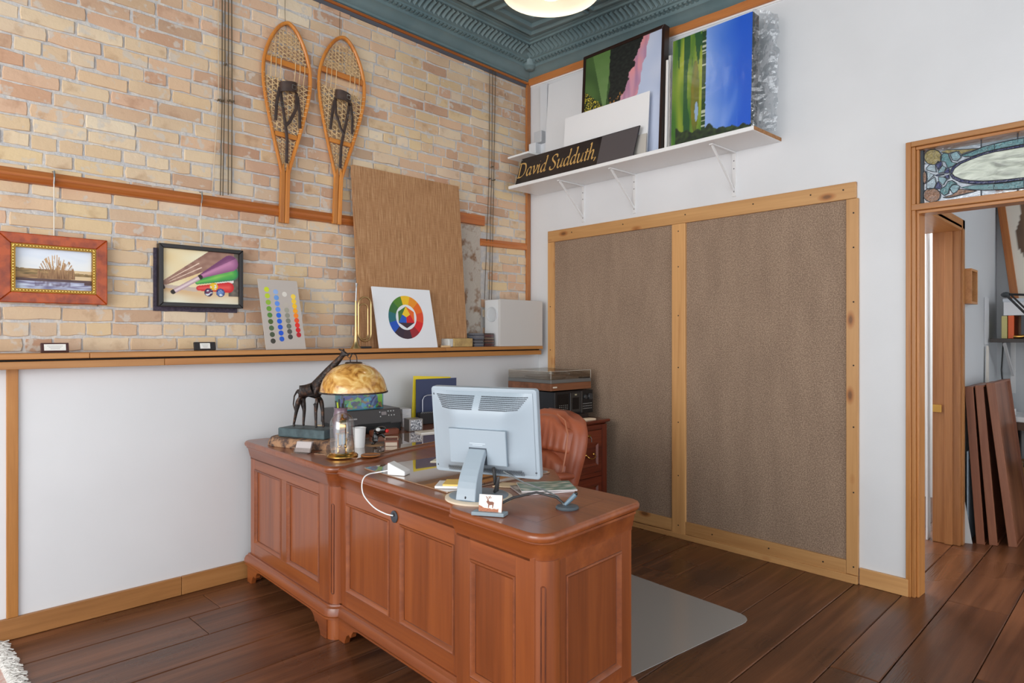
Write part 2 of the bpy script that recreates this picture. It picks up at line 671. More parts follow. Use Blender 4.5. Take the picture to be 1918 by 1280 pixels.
# rubble patch of the chase
rs = random.Random(11)
z = 1.30
while z < 2.2:
    x = 3.235
    h = rs.uniform(0.035, 0.075)
    while x < 3.46:
        w = rs.uniform(0.05, 0.14)
        me, vs, fs = rs.choice(shapes)
        if rs.random() < 0.62:
            dy = rs.uniform(0.0, 0.012)
            far.add([(x + v[0] * min(w, 3.475 - x), YB + dy + v[1] * 0.8, z + v[2] * h) for v in vs], fs)
        x += w + rs.uniform(0.015, 0.04)
    z += h + rs.uniform(0.012, 0.03)
far.build('brick', BRK_I, wall_left, kind='stuff', label='remaining bricks of the wall farther from view and rubble patch')
# lumpy plaster of the patch
mb = MB()
vs = []
for j in range(41):
    for i in range(13):
        x, z = 3.225 + 0.255 * i / 12, 1.285 + 0.93 * j / 40
        vs.append((x, YB - 0.004 - 0.014 * max(0, nz(x * 14, z * 14, 9)) + 0.006 * nz(x * 40, z * 40), z))
mb.add(vs, [(j * 13 + i, j * 13 + i + 1, (j + 1) * 13 + i + 1, (j + 1) * 13 + i) for j in range(40) for i in range(12)])
mb.build('plaster_patch', mat('rough_plaster', (190, 180, 168), 0.95, c2=(140, 108, 84), nscale=13, bump=1.0, bscale=60, lo=0.5, hi=0.64), wall_left, smooth=60)

# ---- wainscot below the brick
wains = MB().box(-3.2, 4.12, YW, YB + 0.02, 0.0, 1.245).build('wall_wainscot', WHITE2)
wains['kind'] = 'structure'
bb = thing('baseboard_left', None, None, kind='structure')
for a, b in ((-3.2, -0.9), (-0.898, 1.238), (1.24, 3.99)):
    MB().box(a, b, YW - 0.02, YW, 0.0, 0.096).build('board', wood('aged_pine', (144, 96, 52), (182, 130, 78), 'x', 0.42, 9, knots=4, mid=(166, 114, 64)), bb, bev=0.003)
tr = thing('trim_1', None, None, kind='structure')
for x in (-0.72, 0.502):
    MB().box(x, x + 0.043, YW - 0.014, YW, 0.096, 1.216).build('batten', wood('aged_pine', None, None, 'z') if 'aged_pine_z' in MATS else wood('aged_pine', (170, 112, 52), (206, 146, 80), 'z', 0.42, 14, mid=(190, 128, 64)), tr, bev=0.002)
tr = thing('trim_2', None, None, kind='structure')
for a, b in ((-3.2, 0.80), (0.802, 2.95), (2.952, 3.962)):
    MB().box(a, b, 3.575, YB + 0.01, 1.258, 1.283).build('ledge_board', pine('x'), tr, bev=0.003)
for a, b in ((-3.2, 1.13), (1.132, 3.962)):
    MB().box(a, b, 3.592, YW, 1.214, 1.248).build('apron_board', pine('x'), tr, bev=0.002)
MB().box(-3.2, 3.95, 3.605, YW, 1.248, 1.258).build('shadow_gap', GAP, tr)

# ---- picture rails and corner post on the brick wall
tr = thing('trim_3', None, None, kind='structure')


def rail(x0, z0, x1, z1, h, d, name='rail'):
    mb = MB()
    prof = [(0, 0), (d * 0.7, 0.004), (d, h * 0.22), (d * 0.8, h * 0.42), (d * 0.92, h * 0.6), (d * 0.62, h * 0.86), (d * 0.3, h), (0, h)]
    mb.rings([[(x, YB - p, z + q) for p, q in prof] for x, z in ((x0, z0), (x1, z1))])
    return mb.build(name, orange_wood('x'), tr, smooth=30)


rail(-1.6, 2.070, 2.45, 2.083, 0.066, 0.032)
MB().box(3.20, 3.505, YB - 0.03, YB, 2.222, 2.298).build('rail_block', orange_wood('x'), tr, bev=0.003)
rail(3.475, 2.066, 4.0, 2.078, 0.058, 0.022)
tr = thing('trim_4', None, None, kind='structure')
MB().box(3.992, 4.032, YB - 0.022, YB, 1.283, 3.46).build('post', wood('orange_fir2', (150, 88, 44), (188, 122, 68), 'z', 0.4, 14), tr, bev=0.002)

# ---- right wall (local frame MR), door opening u 2.89 .. 3.79
wall_right = thing('wall_right', None, None, M=MR, kind='structure')
DO0, DO1 = 2.892, 3.752
MB().box(-0.12, 2.838, 0.0, 0.12, -0.06, 3.75).build('wall_panel', WHITE, wall_right)
MB().box(2.838, 3.81, 0.0, 0.12, 2.372, 3.75).build('wall_over_door', WHITE, wall_right)
MB().box(3.81, 7.2, 0.0, 0.12, -0.06, 3.75).build('wall_panel', WHITE, wall_right)
bb = thing('baseboard_right', None, None, M=MR, kind='structure')
MB().box(2.612, 2.85, -0.018, 0.0, 0.0, 0.09).build('board', knotty('x'), bb, bev=0.002)
MB().box(3.80, 7.0, -0.018, 0.0, 0.0, 0.09).build('board', knotty('x'), bb, bev=0.002)
MB().box(0.0, 0.235, -0.018, 0.0, 0.0, 0.09).build('board', knotty('x'), bb, bev=0.002)

# ---- boards under the cornice
tr = thing('trim_5', None, None, kind='structure')
mb = MB()
A, B_ = MR @ Vector((0.0, -0.02, 3.456)), MR @ Vector((6.5, -0.02, 3.456 - 0.035 * 6.5))
rag = []
mb.T = MR
n = 60
top, bot = [], []
for i in range(n + 1):
    u = 6.5 * i / n
    bot.append((u, 3.458 - 0.0345 * u))
    top.append((u, 3.512 - 0.0345 * u + 0.006 * nz(u * 9, 2)))
mb.prism(bot + top[::-1], -0.022, 0.0, 'y')
mb.build('board', wood('orange_fir3', (160, 92, 46), (196, 124, 66), 'y', 0.45, 14), tr)
MB(MR).prism([(u, z - 0.012) for u, z in bot] + [(u, z) for u, z in bot[::-1]], -0.008, 0.0, 'y').build('white_bead', SHELFWHITE, tr)
mb = MB()
mb.prism([(-1.6, 3.55), (4.03, 3.462), (4.03, 3.478), (-1.6, 3.566)], YB - 0.02, YB, 'y')
mb.build('board', orange_wood('x'), tr)
MB().prism([(-1.6, 3.525), (4.03, 3.437), (4.03, 3.462), (-1.6, 3.55)], YB - 0.008, YB, 'y').build('grey_strip', mat('grey_caulk', (86, 88, 96), 0.8), tr)

# ---- pressed-tin ceiling with a moulded cornice
TIN = mat('teal_painted_tin', (116, 136, 138), 0.42, c2=(99, 122, 127), nscale=3, bump=0.08, bscale=14)
ceiling = thing('ceiling', None, None, kind='structure')
prof = [(0.0, 3.497), (0.012, 3.500), (0.014, 3.516), (0.022, 3.520), (0.040, 3.545), (0.058, 3.562), (0.082, 3.571), (0.084, 3.585), (0.088, 3.600),
        (0.122, 3.606), (0.124, 3.618), (0.138, 3.622), (0.142, 3.634), (0.165, 3.655), (0.200, 3.672), (0.235, 3.678), (0.238, 3.690), (0.262, 3.692), (0.264, 3.700), (0.30, 3.700)]


def crn(kind, s, c, z):
    """point of the cornice: kind 0 along brick wall (s = x), 1 along right wall (s = u)"""
    if kind == 0:
        p = Vector((s, YB - c, z))
    else:
        p = MR @ Vector((s, -c, z))
    return (p.x, p.y, z + zt(p.x, p.y))


mb = MB()
vs = [crn(0, -3.2, c, z) for c, z in prof]
vc = []
for c, z in prof:
    x = 4.04 - c * 1.0 + 0.0 - 0.045 * c
    vc.append((x, YB - c, z + zt(x, YB - c)))
vr = [crn(1, 7.0, c, z) for c, z in prof]
m = len(prof)
mb.add(vs + vc, [(i, i + 1, m + i + 1, m + i) for i in range(m - 1)])
mb.build('cornice', TIN, ceiling, smooth=35)
MB().add(vc + vr, [(i, i + 1, m + i + 1, m + i) for i in range(m - 1)]).build('cornice', TIN, ceiling, smooth=35)
den, flu = MB(), MB()
for kind, s0, s1 in ((0, 0.9, 3.90), (1, 0.13, 3.2)):
    s = s0
    while s < s1:
        P = [crn(kind, s + a, c, z) for c, z in ((0.086, 3.590), (0.118, 3.596), (0.120, 3.610), (0.090, 3.606)) for a in (0, 0.019)]
        den.add(P, [(0, 2, 3, 1), (2, 4, 5, 3), (4, 6, 7, 5), (6, 0, 1, 7), (0, 6, 4, 2), (1, 3, 5, 7)])
        s += 0.036
    s = s0 + 0.03
    while s < s1 - 0.08:
        arc = [(0.146, 3.630), (0.168, 3.647), (0.200, 3.663), (0.230, 3.669)]
        vs = []
        for c, z in arc:
            vs += [crn(kind, s - 0.016, c, z + 0.006), crn(kind, s, c + 0.003, z - 0.012), crn(kind, s + 0.016, c, z + 0.006)]
        flu.add(vs, [(3 * i + j, 3 * i + j + 1, 3 * i + j + 4, 3 * i + j + 3) for i in range(3) for j in range(2)])
        s += 0.042
den.build('dentil_row', TIN, ceiling, kind='stuff')
flu.build('reeded_cove', TIN, ceiling, smooth=40, kind='stuff')
# corner boss of the cornice
mb = MB()
bx, by = 4.04 - 0.10, YB - 0.10
mb.lathe([(0.0, 3.545), (0.03, 3.55), (0.055, 3.575), (0.06, 3.61), (0.075, 3.64), (0.10, 3.668), (0.13, 3.69)], 16, (bx, by, zt(bx, by)))
mb.build('corner_boss', TIN, ceiling, smooth=35)


def tin_tile(x0, y0, w):
    mb = MB()
    def P(a, b, z): return (x0 + a * w, y0 + b * w, 3.703 + z + zt(x0 + a * w, y0 + b * w))
    lev = [(0.0, 0.0), (0.02, 0.0), (0.035, -0.014), (0.06, -0.014), (0.08, 0.006), (0.16, 0.006), (0.18, -0.012), (0.205, -0.012), (0.225, 0.012), (0.33, 0.012), (0.345, -0.004), (0.37, -0.004), (0.39, 0.016)]
    rings = [[P(i, i, z), P(1 - i, i, z), P(1 - i, 1 - i, z), P(i, 1 - i, z)] for i, z in lev]
    mb.rings(rings, cap=False)
    mb.add(rings[-1], [(0, 1, 2, 3)])
    mb.build('tin_panel', TIN, ceiling, smooth=20)


W = 0.60
for i in range(6):
    for j in range(6):
        tin_tile(3.74 - W * (i + 1), 3.50 - W * (j + 1), W - 0.004)
mb = MB()
for x0, x1, y0, y1 in ((-3.2, 4.2, -3.2, 3.9),):
    mb.add([(x, y, 3.725 + zt(x, y)) for x, y in ((x0, y0), (x1, y0), (x1, y1), (x0, y1))], [(0, 1, 2, 3)])
mb.build('ceiling_sheet', TIN, ceiling)

# ---- door frame with stained-glass transom
door = thing('door_1', None, None, M=MR, kind='structure')
def fir(ax): return wood('door_fir', (150, 94, 46), (188, 132, 74), ax, 0.36, 18, mid=(172, 114, 60), along=0.04)


MB().box(2.838, 2.862, -0.016, 0.13, 0.0, 2.372).build('casing', fir('z'), door, bev=0.003)
MB().box(2.862, 2.880, -0.006, 0.13, 0.0, 2.345).build('jamb', fir('z'), door, bev=0.003)
MB().box(2.880, DO0, 0.012, 0.115, 0.0, 2.335).build('jamb_stop', fir('z'), door, bev=0.003)
MB().box(DO1, 3.81, -0.016, 0.13, 0.0, 2.372).build('casing', fir('z'), door, bev=0.003)
MB().box(2.862, DO1, -0.016, 0.13, 2.345, 2.372).build('head_casing', fir('x'), door, bev=0.003)
MB().box(2.880, DO1, 0.004, 0.12, 2.330, 2.345).build('head_bead', fir('x'), door, bev=0.002)
MB().box(2.862, DO1, -0.012, 0.13, 2.014, 2.046).build('transom_bar', fir('x'), door, bev=0.003)
MB().box(2.880, DO1, 0.012, 0.11, 1.998, 2.014).build('transom_bar', fir('x'), door, bev=0.002)
win = thing('window_1', None, None, M=MR, kind='structure')
LEAD = mat('lead_came', (70, 74, 80), 0.5, 0.6)
PCOL = {'marble': (214, 222, 206), 'blue': (26, 34, 92), 'teal': (92, 140, 146), 'aqua': (140, 176, 186), 'silver': (172, 192, 202), 'petal': (28, 38, 104), 'amber': (152, 138, 84), 'brown': (150, 110, 84)}
GL = {'marble':[[(3.0332,2.1881),(3.044,2.2102),(3.0714,2.2286),(3.1119,2.2414),(3.1657,2.2545),(3.2108,2.2593),(3.2622,2.2593),(3.3089,2.2597),(3.3227,2.2592),(3.3227,2.1135),(3.3089,2.1143),(3.2622,2.1157),(3.2108,2.1195),(3.1657,2.1245),(3.1119,2.1359),(3.0708,2.1509),(3.0427,2.1702),(3.0332,2.1845)]],'blue':[[(3.0218,2.1902),(3.0341,2.2185),(3.0647,2.2378),(3.1113,2.2507),(3.1119,2.2414),(3.0714,2.2286),(3.044,2.2102),(3.0332,2.1881)],[(3.1113,2.2507),(3.1657,2.2636),(3.2102,2.2684),(3.2108,2.2593),(3.1657,2.2545),(3.1119,2.2414)],[(3.2102,2.2684),(3.2622,2.2696),(3.3089,2.2709),(3.3089,2.2597),(3.2622,2.2593),(3.2108,2.2593)],[(3.3089,2.2709),(3.3227,2.2713),(3.3227,2.2592),(3.3089,2.2597)],[(3.0218,2.1866),(3.0341,2.1609),(3.0647,2.1377),(3.1113,2.1208),(3.1119,2.1359),(3.0708,2.1509),(3.0427,2.1702),(3.0332,2.1845)],[(3.1113,2.1208),(3.1657,2.1105),(3.2102,2.1064),(3.2108,2.1195),(3.1657,2.1245),(3.1119,2.1359)],[(3.2102,2.1064),(3.2622,2.1044),(3.3089,2.1052),(3.3089,2.1143),(3.2622,2.1157),(3.2108,2.1195)],[(3.3089,2.1052),(3.3227,2.1048),(3.3227,2.1135),(3.3089,2.1143)]],'teal':[[(3.0708,2.2695),(3.1128,2.278),(3.1628,2.294),(3.2088,2.2981),(3.2102,2.2704),(3.1657,2.2657),(3.1128,2.2553),(3.0859,2.2621)],[(3.2088,2.2981),(3.2622,2.3014),(3.3227,2.303),(3.3227,2.2733),(3.2622,2.2716),(3.2102,2.2704)],[(3.0678,2.1086),(3.1128,2.1124),(3.1657,2.1077),(3.2073,2.1034),(3.2073,2.0751),(3.1657,2.0801),(3.1128,2.0923)],[(3.2073,2.1034),(3.2622,2.101),(3.3227,2.1021),(3.3227,2.0646),(3.2622,2.0678),(3.2073,2.0751)],[(2.9812,2.2831),(2.9969,2.2963),(3.0156,2.2907),(3.0218,2.2678),(3.0311,2.2443),(3.0525,2.2348),(3.0341,2.2221),(3.0125,2.219),(3.0032,2.2497),(2.9812,2.2613)],[(2.9812,2.0992),(2.9969,2.0804),(3.0156,2.0883),(3.0218,2.1126),(3.0341,2.1285),(3.0525,2.1326),(3.0341,2.1501),(3.0156,2.1497),(3.0032,2.1265),(2.9812,2.1156)]],'aqua':[[(3.0233,2.2855),(3.0525,2.2957),(3.0647,2.2771),(3.0708,2.2616),(3.0525,2.2455),(3.0341,2.2545)],[(3.0218,2.1126),(3.0341,2.1285),(3.0525,2.1272),(3.0662,2.116),(3.0525,2.0878),(3.0341,2.0853)],[(2.9717,2.2084),(2.9906,2.234),(3.0063,2.2202),(2.9969,2.2001),(2.9717,2.1993)],[(2.9717,2.1792),(2.9969,2.1747),(3.0094,2.1617),(2.9938,2.1353),(2.9749,2.1568)]],'silver':[[(2.919,2.2365),(2.9367,2.2516),(2.9575,2.244),(2.9622,2.2065),(2.9399,2.2142),(2.9206,2.2252)],[(2.9206,2.2178),(2.9527,2.1936),(2.9238,2.1656)],[(2.919,2.1295),(2.9206,2.1588),(2.9559,2.182),(2.9622,2.148),(2.9527,2.124),(2.9335,2.1216)]],'petal':[[(2.9591,2.2473),(2.9717,2.2595),(2.9875,2.2528),(2.9891,2.2379),(2.9702,2.2178)],[(2.9575,2.1268),(2.9702,2.1576),(2.9875,2.1328),(2.9844,2.1169),(2.9686,2.1177)],[(3.0,2.2032),(3.0141,2.2205),(3.0212,2.2101),(3.0203,2.1915),(2.9969,2.1947)],[(3.0,2.1778),(3.0187,2.1835),(3.0193,2.1635),(3.0125,2.1611)],[(2.9575,2.1891),(2.9686,2.1925),(2.9969,2.1911),(2.9969,2.1874),(2.9686,2.1852)]],'amber':[[(2.9875,2.2782),(2.9836,2.2616),(2.9727,2.2498),(2.9568,2.2451),(2.939,2.2485),(2.9229,2.2594),(2.9116,2.2757),(2.9076,2.2942),(2.9116,2.311),(2.9229,2.3228),(2.939,2.3273),(2.9568,2.3236),(2.9727,2.3126),(2.9836,2.2964)],[(2.9844,2.3043),(3.0094,2.3119),(3.0647,2.3004),(3.1423,2.2902),(3.1009,2.2822),(3.0708,2.2759),(3.0617,2.292),(3.0341,2.2941),(3.0156,2.2907)]],'brown':[[(2.9812,2.0847),(2.9775,2.0694),(2.9669,2.0583),(2.9516,2.0536),(2.9345,2.0561),(2.919,2.0656),(2.9082,2.0801),(2.9044,2.0968),(2.9082,2.1122),(2.919,2.1233),(2.9345,2.1279),(2.9516,2.125),(2.9669,2.1155),(2.9775,2.1011)],[(2.9906,2.0705),(3.0341,2.0781),(3.0647,2.1019),(3.1364,2.0814),(3.0829,2.074),(3.0218,2.0656)],[(2.9193,2.1867),(2.9184,2.1724),(2.9159,2.1613),(2.9122,2.1555),(2.9082,2.1562),(2.9045,2.1632),(2.902,2.1753),(2.9011,2.1899),(2.902,2.2042),(2.9045,2.2153),(2.9082,2.2211),(2.9122,2.2203),(2.9159,2.2133),(2.9184,2.2012)]]}
clear = MB()
clear.box(DO0, DO1, 0.047, 0.049, 2.046, 2.332)
clear.build('clear_pane', thin_glass('clear_textured_glass', (235, 240, 245), 0.25, 0.05, bump=0.08, bscale=30), win)
MID = 3.3227
lead = MB()
for kd, polys in GL.items():
    gm = NT('glass_' + kd)
    b = gm.b
    tcn = gm.n('TexCoord'); nn = gm.n('TexNoise', Scale=(22.0 if kd == 'marble' else 60.0), Detail=5.0, Distortion=1.5)
    mpn = gm.n('Mapping'); mpn.inputs['Scale'].default_value = (0.35, 1, 1) if kd == 'marble' else (1, 1, 1)
    gm.l(tcn, 'Object', mpn, 'Vector'); gm.l(mpn, 0, nn, 'Vector')
    c = PCOL[kd]
    rp = gm.ramp([(0.3, tuple(int(x * 0.72) for x in c)), (0.5, c), (0.7, tuple(min(255, int(x * 1.16)) for x in c))])
    gm.l(nn, 'Fac', rp, 0); gm.l(rp, 0, b, 'Base Color')
    b.inputs['Roughness'].default_value = 0.12
    b.inputs['Transmission Weight'].default_value = 0.25
    bn = gm.n('Bump', Strength=0.5, Distance=0.004); gm.l(nn, 'Fac', bn, 'Height'); gm.l(bn, 0, b, 'Normal')
    for poly in polys:
        for s in (0, 1):
            pp = [((2 * MID - u) if s else u, z) for u, z in poly]
            if kd == 'marble' and s == 0:
                pp = pp[:9] + [(2 * MID - u, z) for u, z in poly[:9]][::-1] + [(2 * MID - u, z) for u, z in poly[9:]][::-1] + pp[9:]
            elif kd == 'marble':
                continue
            MB().prism(pp, 0.040, 0.050, 'y').build('glass_piece', gm.m, win)
            lead.tube([(u, 0.040, z) for u, z in pp], 0.0022, 5, closed=True)
for s in (0, 1):
    for u0, z0, u1, z1 in ((3.155, 2.288, 3.155, 2.332), (3.3, 2.292, 3.3, 2.332), (3.155, 2.046, 3.155, 2.088), (3.3, 2.046, 3.3, 2.078), (2.955, 2.310, 2.955, 2.332), (2.955, 2.046, 2.955, 2.062), (2.912, 2.26, 2.90, 2.26), (2.912, 2.185, 2.90, 2.185), (2.912, 2.12, 2.90, 2.12)):
        f = (lambda u: 2 * MID - u) if s else (lambda u: u)
        lead.tube([(f(u0), 0.042, z0), (f(u1), 0.042, z1)], 0.0026, 5)
lead.build('lead_came', LEAD, win)
for s in (0, 1):
    a, b = (DO0, DO0 + 0.012) if s == 0 else (DO1 - 0.012, DO1)
    MB().box(a, b, 0.035, 0.055, 2.046, 2.332).build('sash_edge', mat('dark_blue_grey', (48, 58, 66), 0.5), win)

# ================================================================ THINGS ON THE BRICK WALL AND LEDGE
# ---- old wires hanging down the bricks
cab = [((1.470, 3.56), (1.472, 2.69), (1.437, 2.165)), ((1.493, 3.56), (1.492, 2.69), (1.482, 2.155)), ((1.509, 3.56), (1.508, 2.9), (1.496, 2.155)),
       ((1.528, 3.56), (1.527, 2.7), (1.526, 2.165)), ((1.545, 3.56), (1.548, 2.7), (1.545, 2.175)), ((3.568, 3.49), (3.560, 2.6), (3.512, 1.65)), ((3.632, 3.47), (3.612, 2.6), (3.588, 1.65)), ((3.600, 3.48), (3.590, 2.7), (3.560, 1.65))]
clab = ['thin old wire on the bricks, leftmost of the bunch of five', 'thin old wire on the bricks, second from left of the bunch of five', 'thin old wire on the bricks, middle one of the bunch of five',
        'thin old wire on the bricks, fourth from left of the bunch of five', 'thin old wire on the bricks, rightmost of the bunch of five',
        'thin wire down the bricks near the corner, leftmost of three', 'thin wire down the bricks near the corner, rightmost of three', 'thin wire down the bricks near the corner, middle of three']
WIREM = [mat('pale_wire', (206, 186, 160), 0.5, 0.3), DARKMETAL]
for i, (p, lb) in enumerate(zip(cab, clab)):
    M = at(p[-1][0], YB, p[-1][1])
    o = thing('hanging_wire', lb, 'wire', M, 'old wires down the brick wall')
    pts = [(x - p[-1][0], -0.016, z - p[-1][1]) for x, z in p]
    MB().tube(pts, 0.0028, 6).build('strand', WIREM[0 if i == 0 else 1], o)
    mb = MB()
    mx_, mz_ = pts[1][0], pts[1][2]
    mb.tube([(mx_, 0.004, mz_), (mx_, -0.022, mz_), (mx_ + 0.006, -0.026, mz_ + 0.006), (mx_ + 0.011, -0.02, mz_)], 0.0025, 6)
    mb.ball((mx_, -0.018, mz_), 0.007, n=8, m=5)
    mb.build('hook', DARKMETAL, o)


# ---- snowshoes
LEATHER = mat('dark_brown_leather', (54, 40, 36), 0.45, c2=(72, 54, 46), nscale=30)
RAWHIDE = mat('rawhide', (226, 196, 150), 0.6, c2=(204, 168, 118), nscale=40)
SHOEWOOD = wood('bent_ash', (176, 100, 34), (214, 140, 60), 'z', 0.35, 16, coat=0.2)
HALF = [(0.0, 0.0165), (0.14, 0.0165), (0.26, 0.017), (0.30, 0.020), (0.40, 0.045), (0.52, 0.078), (0.64, 0.108), (0.76, 0.134), (0.86, 0.146), (0.96, 0.142), (1.06, 0.116), (1.14, 0.078), (1.19, 0.040), (1.212, 0.0)]


def hw(z):
    for (a, p), (b, q) in zip(HALF[:-1], HALF[1:]):
        if a <= z <= b:
            return p + (q - p) * (z - a) / (b - a)
    return 0.0


def snowshoe(x, z, tilt, k, label, flip, wire):
    o = thing('snowshoe', label, 'snowshoe', at(x, YB - 0.032, z, 0, 0, tilt), 'pair of snowshoes on the brick wall')
    left = [(-w * k, z_) for z_, w in HALF if z_ >= 0.26]
    out = left + [(-a, b) for a, b in left[:-1][::-1]]
    # smooth the bent outline
    sm = []
    n = len(out)
    for i in range(n - 1):
        p0, p1, p2, p3 = out[max(i - 1, 0)], out[i], out[i + 1], out[min(i + 2, n - 1)]
        for q in range(5):
            t_ = q / 5
            sm.append(tuple(0.5 * (2 * p1[d] + (p2[d] - p0[d]) * t_ + (2 * p0[d] - 5 * p1[d] + 4 * p2[d] - p3[d]) * t_ ** 2 + (3 * p1[d] - p0[d] - 3 * p2[d] + p3[d]) * t_ ** 3) for d in (0, 1)))
    sm.append(out[-1])
    MB().tube([(a, 0, b) for a, b in sm], 0.0125, 8, flat=0.85).build('frame', SHOEWOOD, o, smooth=50)
    MB().prism([(-0.0305, 0.0), (-0.0015, 0.0), (-0.0015, 0.30), (-0.012, 0.36), (-0.030, 0.30)], -0.011, 0.011, 'y').build('tail', SHOEWOOD, o, bev=0.003)
    MB().prism([(0.0305, 0.0), (0.0015, 0.0), (0.0015, 0.30), (0.012, 0.36), (0.030, 0.30)], -0.011, 0.011, 'y').build('tail', SHOEWOOD, o, bev=0.003)
    for zc, h in ((0.945, 0.034), (0.515, 0.028)):
        w = hw(zc) * k - 0.008
        MB().box(-w, w, -0.008, 0.008, zc, zc + h).build('crossbar', wood('bent_ash_bar', (176, 100, 34), (214, 140, 60), 'x', 0.35, 16), o, bev=0.003)
    web = MB()
    def zone(z0, z1, step, r):
        for ang in (28, 152, 90):
            dx, dz = math.cos(R(ang)), math.sin(R(ang))
            px, pz = -dz, dx
            c = -1.2
            while c < 1.8:
                seg = []
                s = -1.2
                while s < 1.8:
                    X, Z = px * c + dx * s, pz * c + dz * s
                    if z0 < Z < z1 and abs(X) < hw(Z) * k - 0.010:
                        seg.append((X, 0.003 * math.sin(s * 160 + c * 90), Z))
                    elif seg:
                        break
                    s += 0.008
                if len(seg) > 2:
                    seg = seg[::2] + ([seg[-1]] if len(seg) % 2 == 0 else [])
                    web.tube(seg, r, 4)
                c += step * (1.25 if ang == 90 else 1.0)
    zone(0.985, 1.165, 0.0205, 0.0023)
    zone(0.545, 0.865, 0.0265, 0.0034)
    zone(0.30, 0.512, 0.0195, 0.0024)
    web.build('webbing', RAWHIDE, o)
    lac = MB()
    for sx in (-1, 1):
        for q in (0.045, 0.075, 0.105):
            lac.tube([(sx * q * k, 0.012, 0.99), (sx * q * k, -0.011, 0.985), (sx * q * k, -0.011, 0.935), (sx * q * k * 0.97, 0, 0.855)], 0.0024, 5)
        for q in range(12):
            zz = 0.56 + q * 0.028
            w = hw(zz) * k
            lac.tube([(sx * (w - 0.016), 0, zz), (sx * w, -0.0125, zz), (sx * (w + 0.0135), 0, zz + 0.004)], 0.0018, 4)
    lac.build('lacing', RAWHIDE, o, kind='stuff')
    s = -1 if flip else 1
    mb = MB()
    prof = []
    for q in range(9):
        a = R(180 * q / 8)
        prof.append((-0.055 * math.cos(a), -0.012 - 0.045 * math.sin(a)))
    mb.rings([[(a, b, 0.845 + 0.02 * s * a * 8), (a, b, 0.785 + 0.02 * s * a * 8), (a * 0.93, b + 0.005, 0.785 + 0.02 * s * a * 8), (a * 0.93, b + 0.005, 0.845 + 0.02 * s * a * 8)] for a, b in prof])
    mb.build('toe_strap', LEATHER, o, smooth=40)
    for pts in ([(-0.05 * s, -0.014, 0.80), (-0.035 * s, -0.02, 0.70), (-0.012 * s, -0.02, 0.58), (0.0, -0.018, 0.50), (0.0, -0.016, 0.36)], [(0.055 * s, -0.016, 0.80), (0.05 * s, -0.024, 0.70), (0.01 * s, -0.024, 0.61), (-0.015 * s, -0.024, 0.58)],
                [(-0.055 * s, -0.018, 0.80), (-0.072 * s, -0.02, 0.70), (-0.075 * s, -0.018, 0.60)], [(0.06 * s, -0.018, 0.78), (0.075 * s, -0.02, 0.68), (0.08 * s, -0.018, 0.59)]):
        MB().tube(pts, 0.010, 6, flat=0.25, up=(0, 1, 0)).build('strap', LEATHER, o, smooth=40)
    for bx_, bz_, by_ in ((0.015, 0.812, -0.062), (-0.045 * s, 0.70, -0.028)):
        mb = MB()
        w = 0.012
        mb.tube([(bx_ - w, by_, bz_ - w), (bx_ + w, by_, bz_ - w), (bx_ + w, by_, bz_ + w), (bx_ - w, by_, bz_ + w)], 0.002, 5, closed=True)
        mb.build('buckle', STEEL, o)
    MB().tube([(wire, 0.0, 1.19), (wire + 0.004, 0.018, 1.30), (wire + 0.006, 0.024, 3.46 - z)], 0.0016, 5).build('hanging_cord', DARKMETAL, o)


snowshoe(1.851, 2.042, 1.4, 1.02, 'wooden snowshoe with leather binding, the left one of the pair on bricks', False, -0.02)
snowshoe(2.206, 2.078, 2.6, 1.12, 'wooden snowshoe with leather binding, the right one beside the burlap board', True, -0.03)

# ---- burlap-covered board leaning on the ledge
BURLAP = NT('burlap')
tcn = BURLAP.n('TexCoord')
mpn = BURLAP.n('Mapping'); mpn.inputs['Scale'].default_value = (1, 1, 0.035)
BURLAP.l(tcn, 'Object', mpn, 'Vector')
na = BURLAP.n('TexNoise', Scale=210.0, Detail=4.0); BURLAP.l(mpn, 0, na, 'Vector')
mpb = BURLAP.n('Mapping'); mpb.inputs['Scale'].default_value = (0.05, 1, 1)
BURLAP.l(tcn, 'Object', mpb, 'Vector')
nb = BURLAP.n('TexNoise', Scale=330.0, Detail=3.0); BURLAP.l(mpb, 0, nb, 'Vector')
mxn = BURLAP.n('Mix'); mxn.inputs[0].default_value = 0.22
BURLAP.l(na, 'Fac', mxn, 2); BURLAP.l(nb, 'Fac', mxn, 3)
rp = BURLAP.ramp([(0.34, (147, 105, 69)), (0.5, (175, 129, 89)), (0.66, (199, 158, 117))])
BURLAP.l(mxn, 0, rp, 0); BURLAP.l(rp, 0, BURLAP.b, 'Base Color')
BURLAP.b.inputs['Roughness'].default_value = 0.95
bn = BURLAP.n('Bump', Strength=0.4, Distance=0.003); BURLAP.l(mxn, 0, bn, 'Height'); BURLAP.l(bn, 0, BURLAP.b, 'Normal')
o = thing('burlap_board', 'tall burlap covered board leaning on the brick wall', 'board', at(2.325, YB - 0.135, 1.284, 0, -3.6))
mb = MB()
vs = []
for j in range(31):
    for i in range(23):
        u, v = i / 22, j / 30
        x = u * 0.905 - 0.022 * v
        vs.append((x, 0.0012 * nz(u * 7, v * 9), v * 1.192 + 0.004 * u))
m = 23
fs = [(j * m + i, j * m + i + 1, (j + 1) * m + i + 1, (j + 1) * m + i) for j in range(30) for i in range(22)]
mb.add(vs, fs)
mb.build('burlap_face', BURLAP.m, o, smooth=60)
mb = MB()
mb.prism([(0, 0), (0.905, 0.0), (0.883, 1.194), (-0.022, 1.19)], 0.0015, 0.02, 'y')
mb.build('backing_board', BURLAP.m, o)


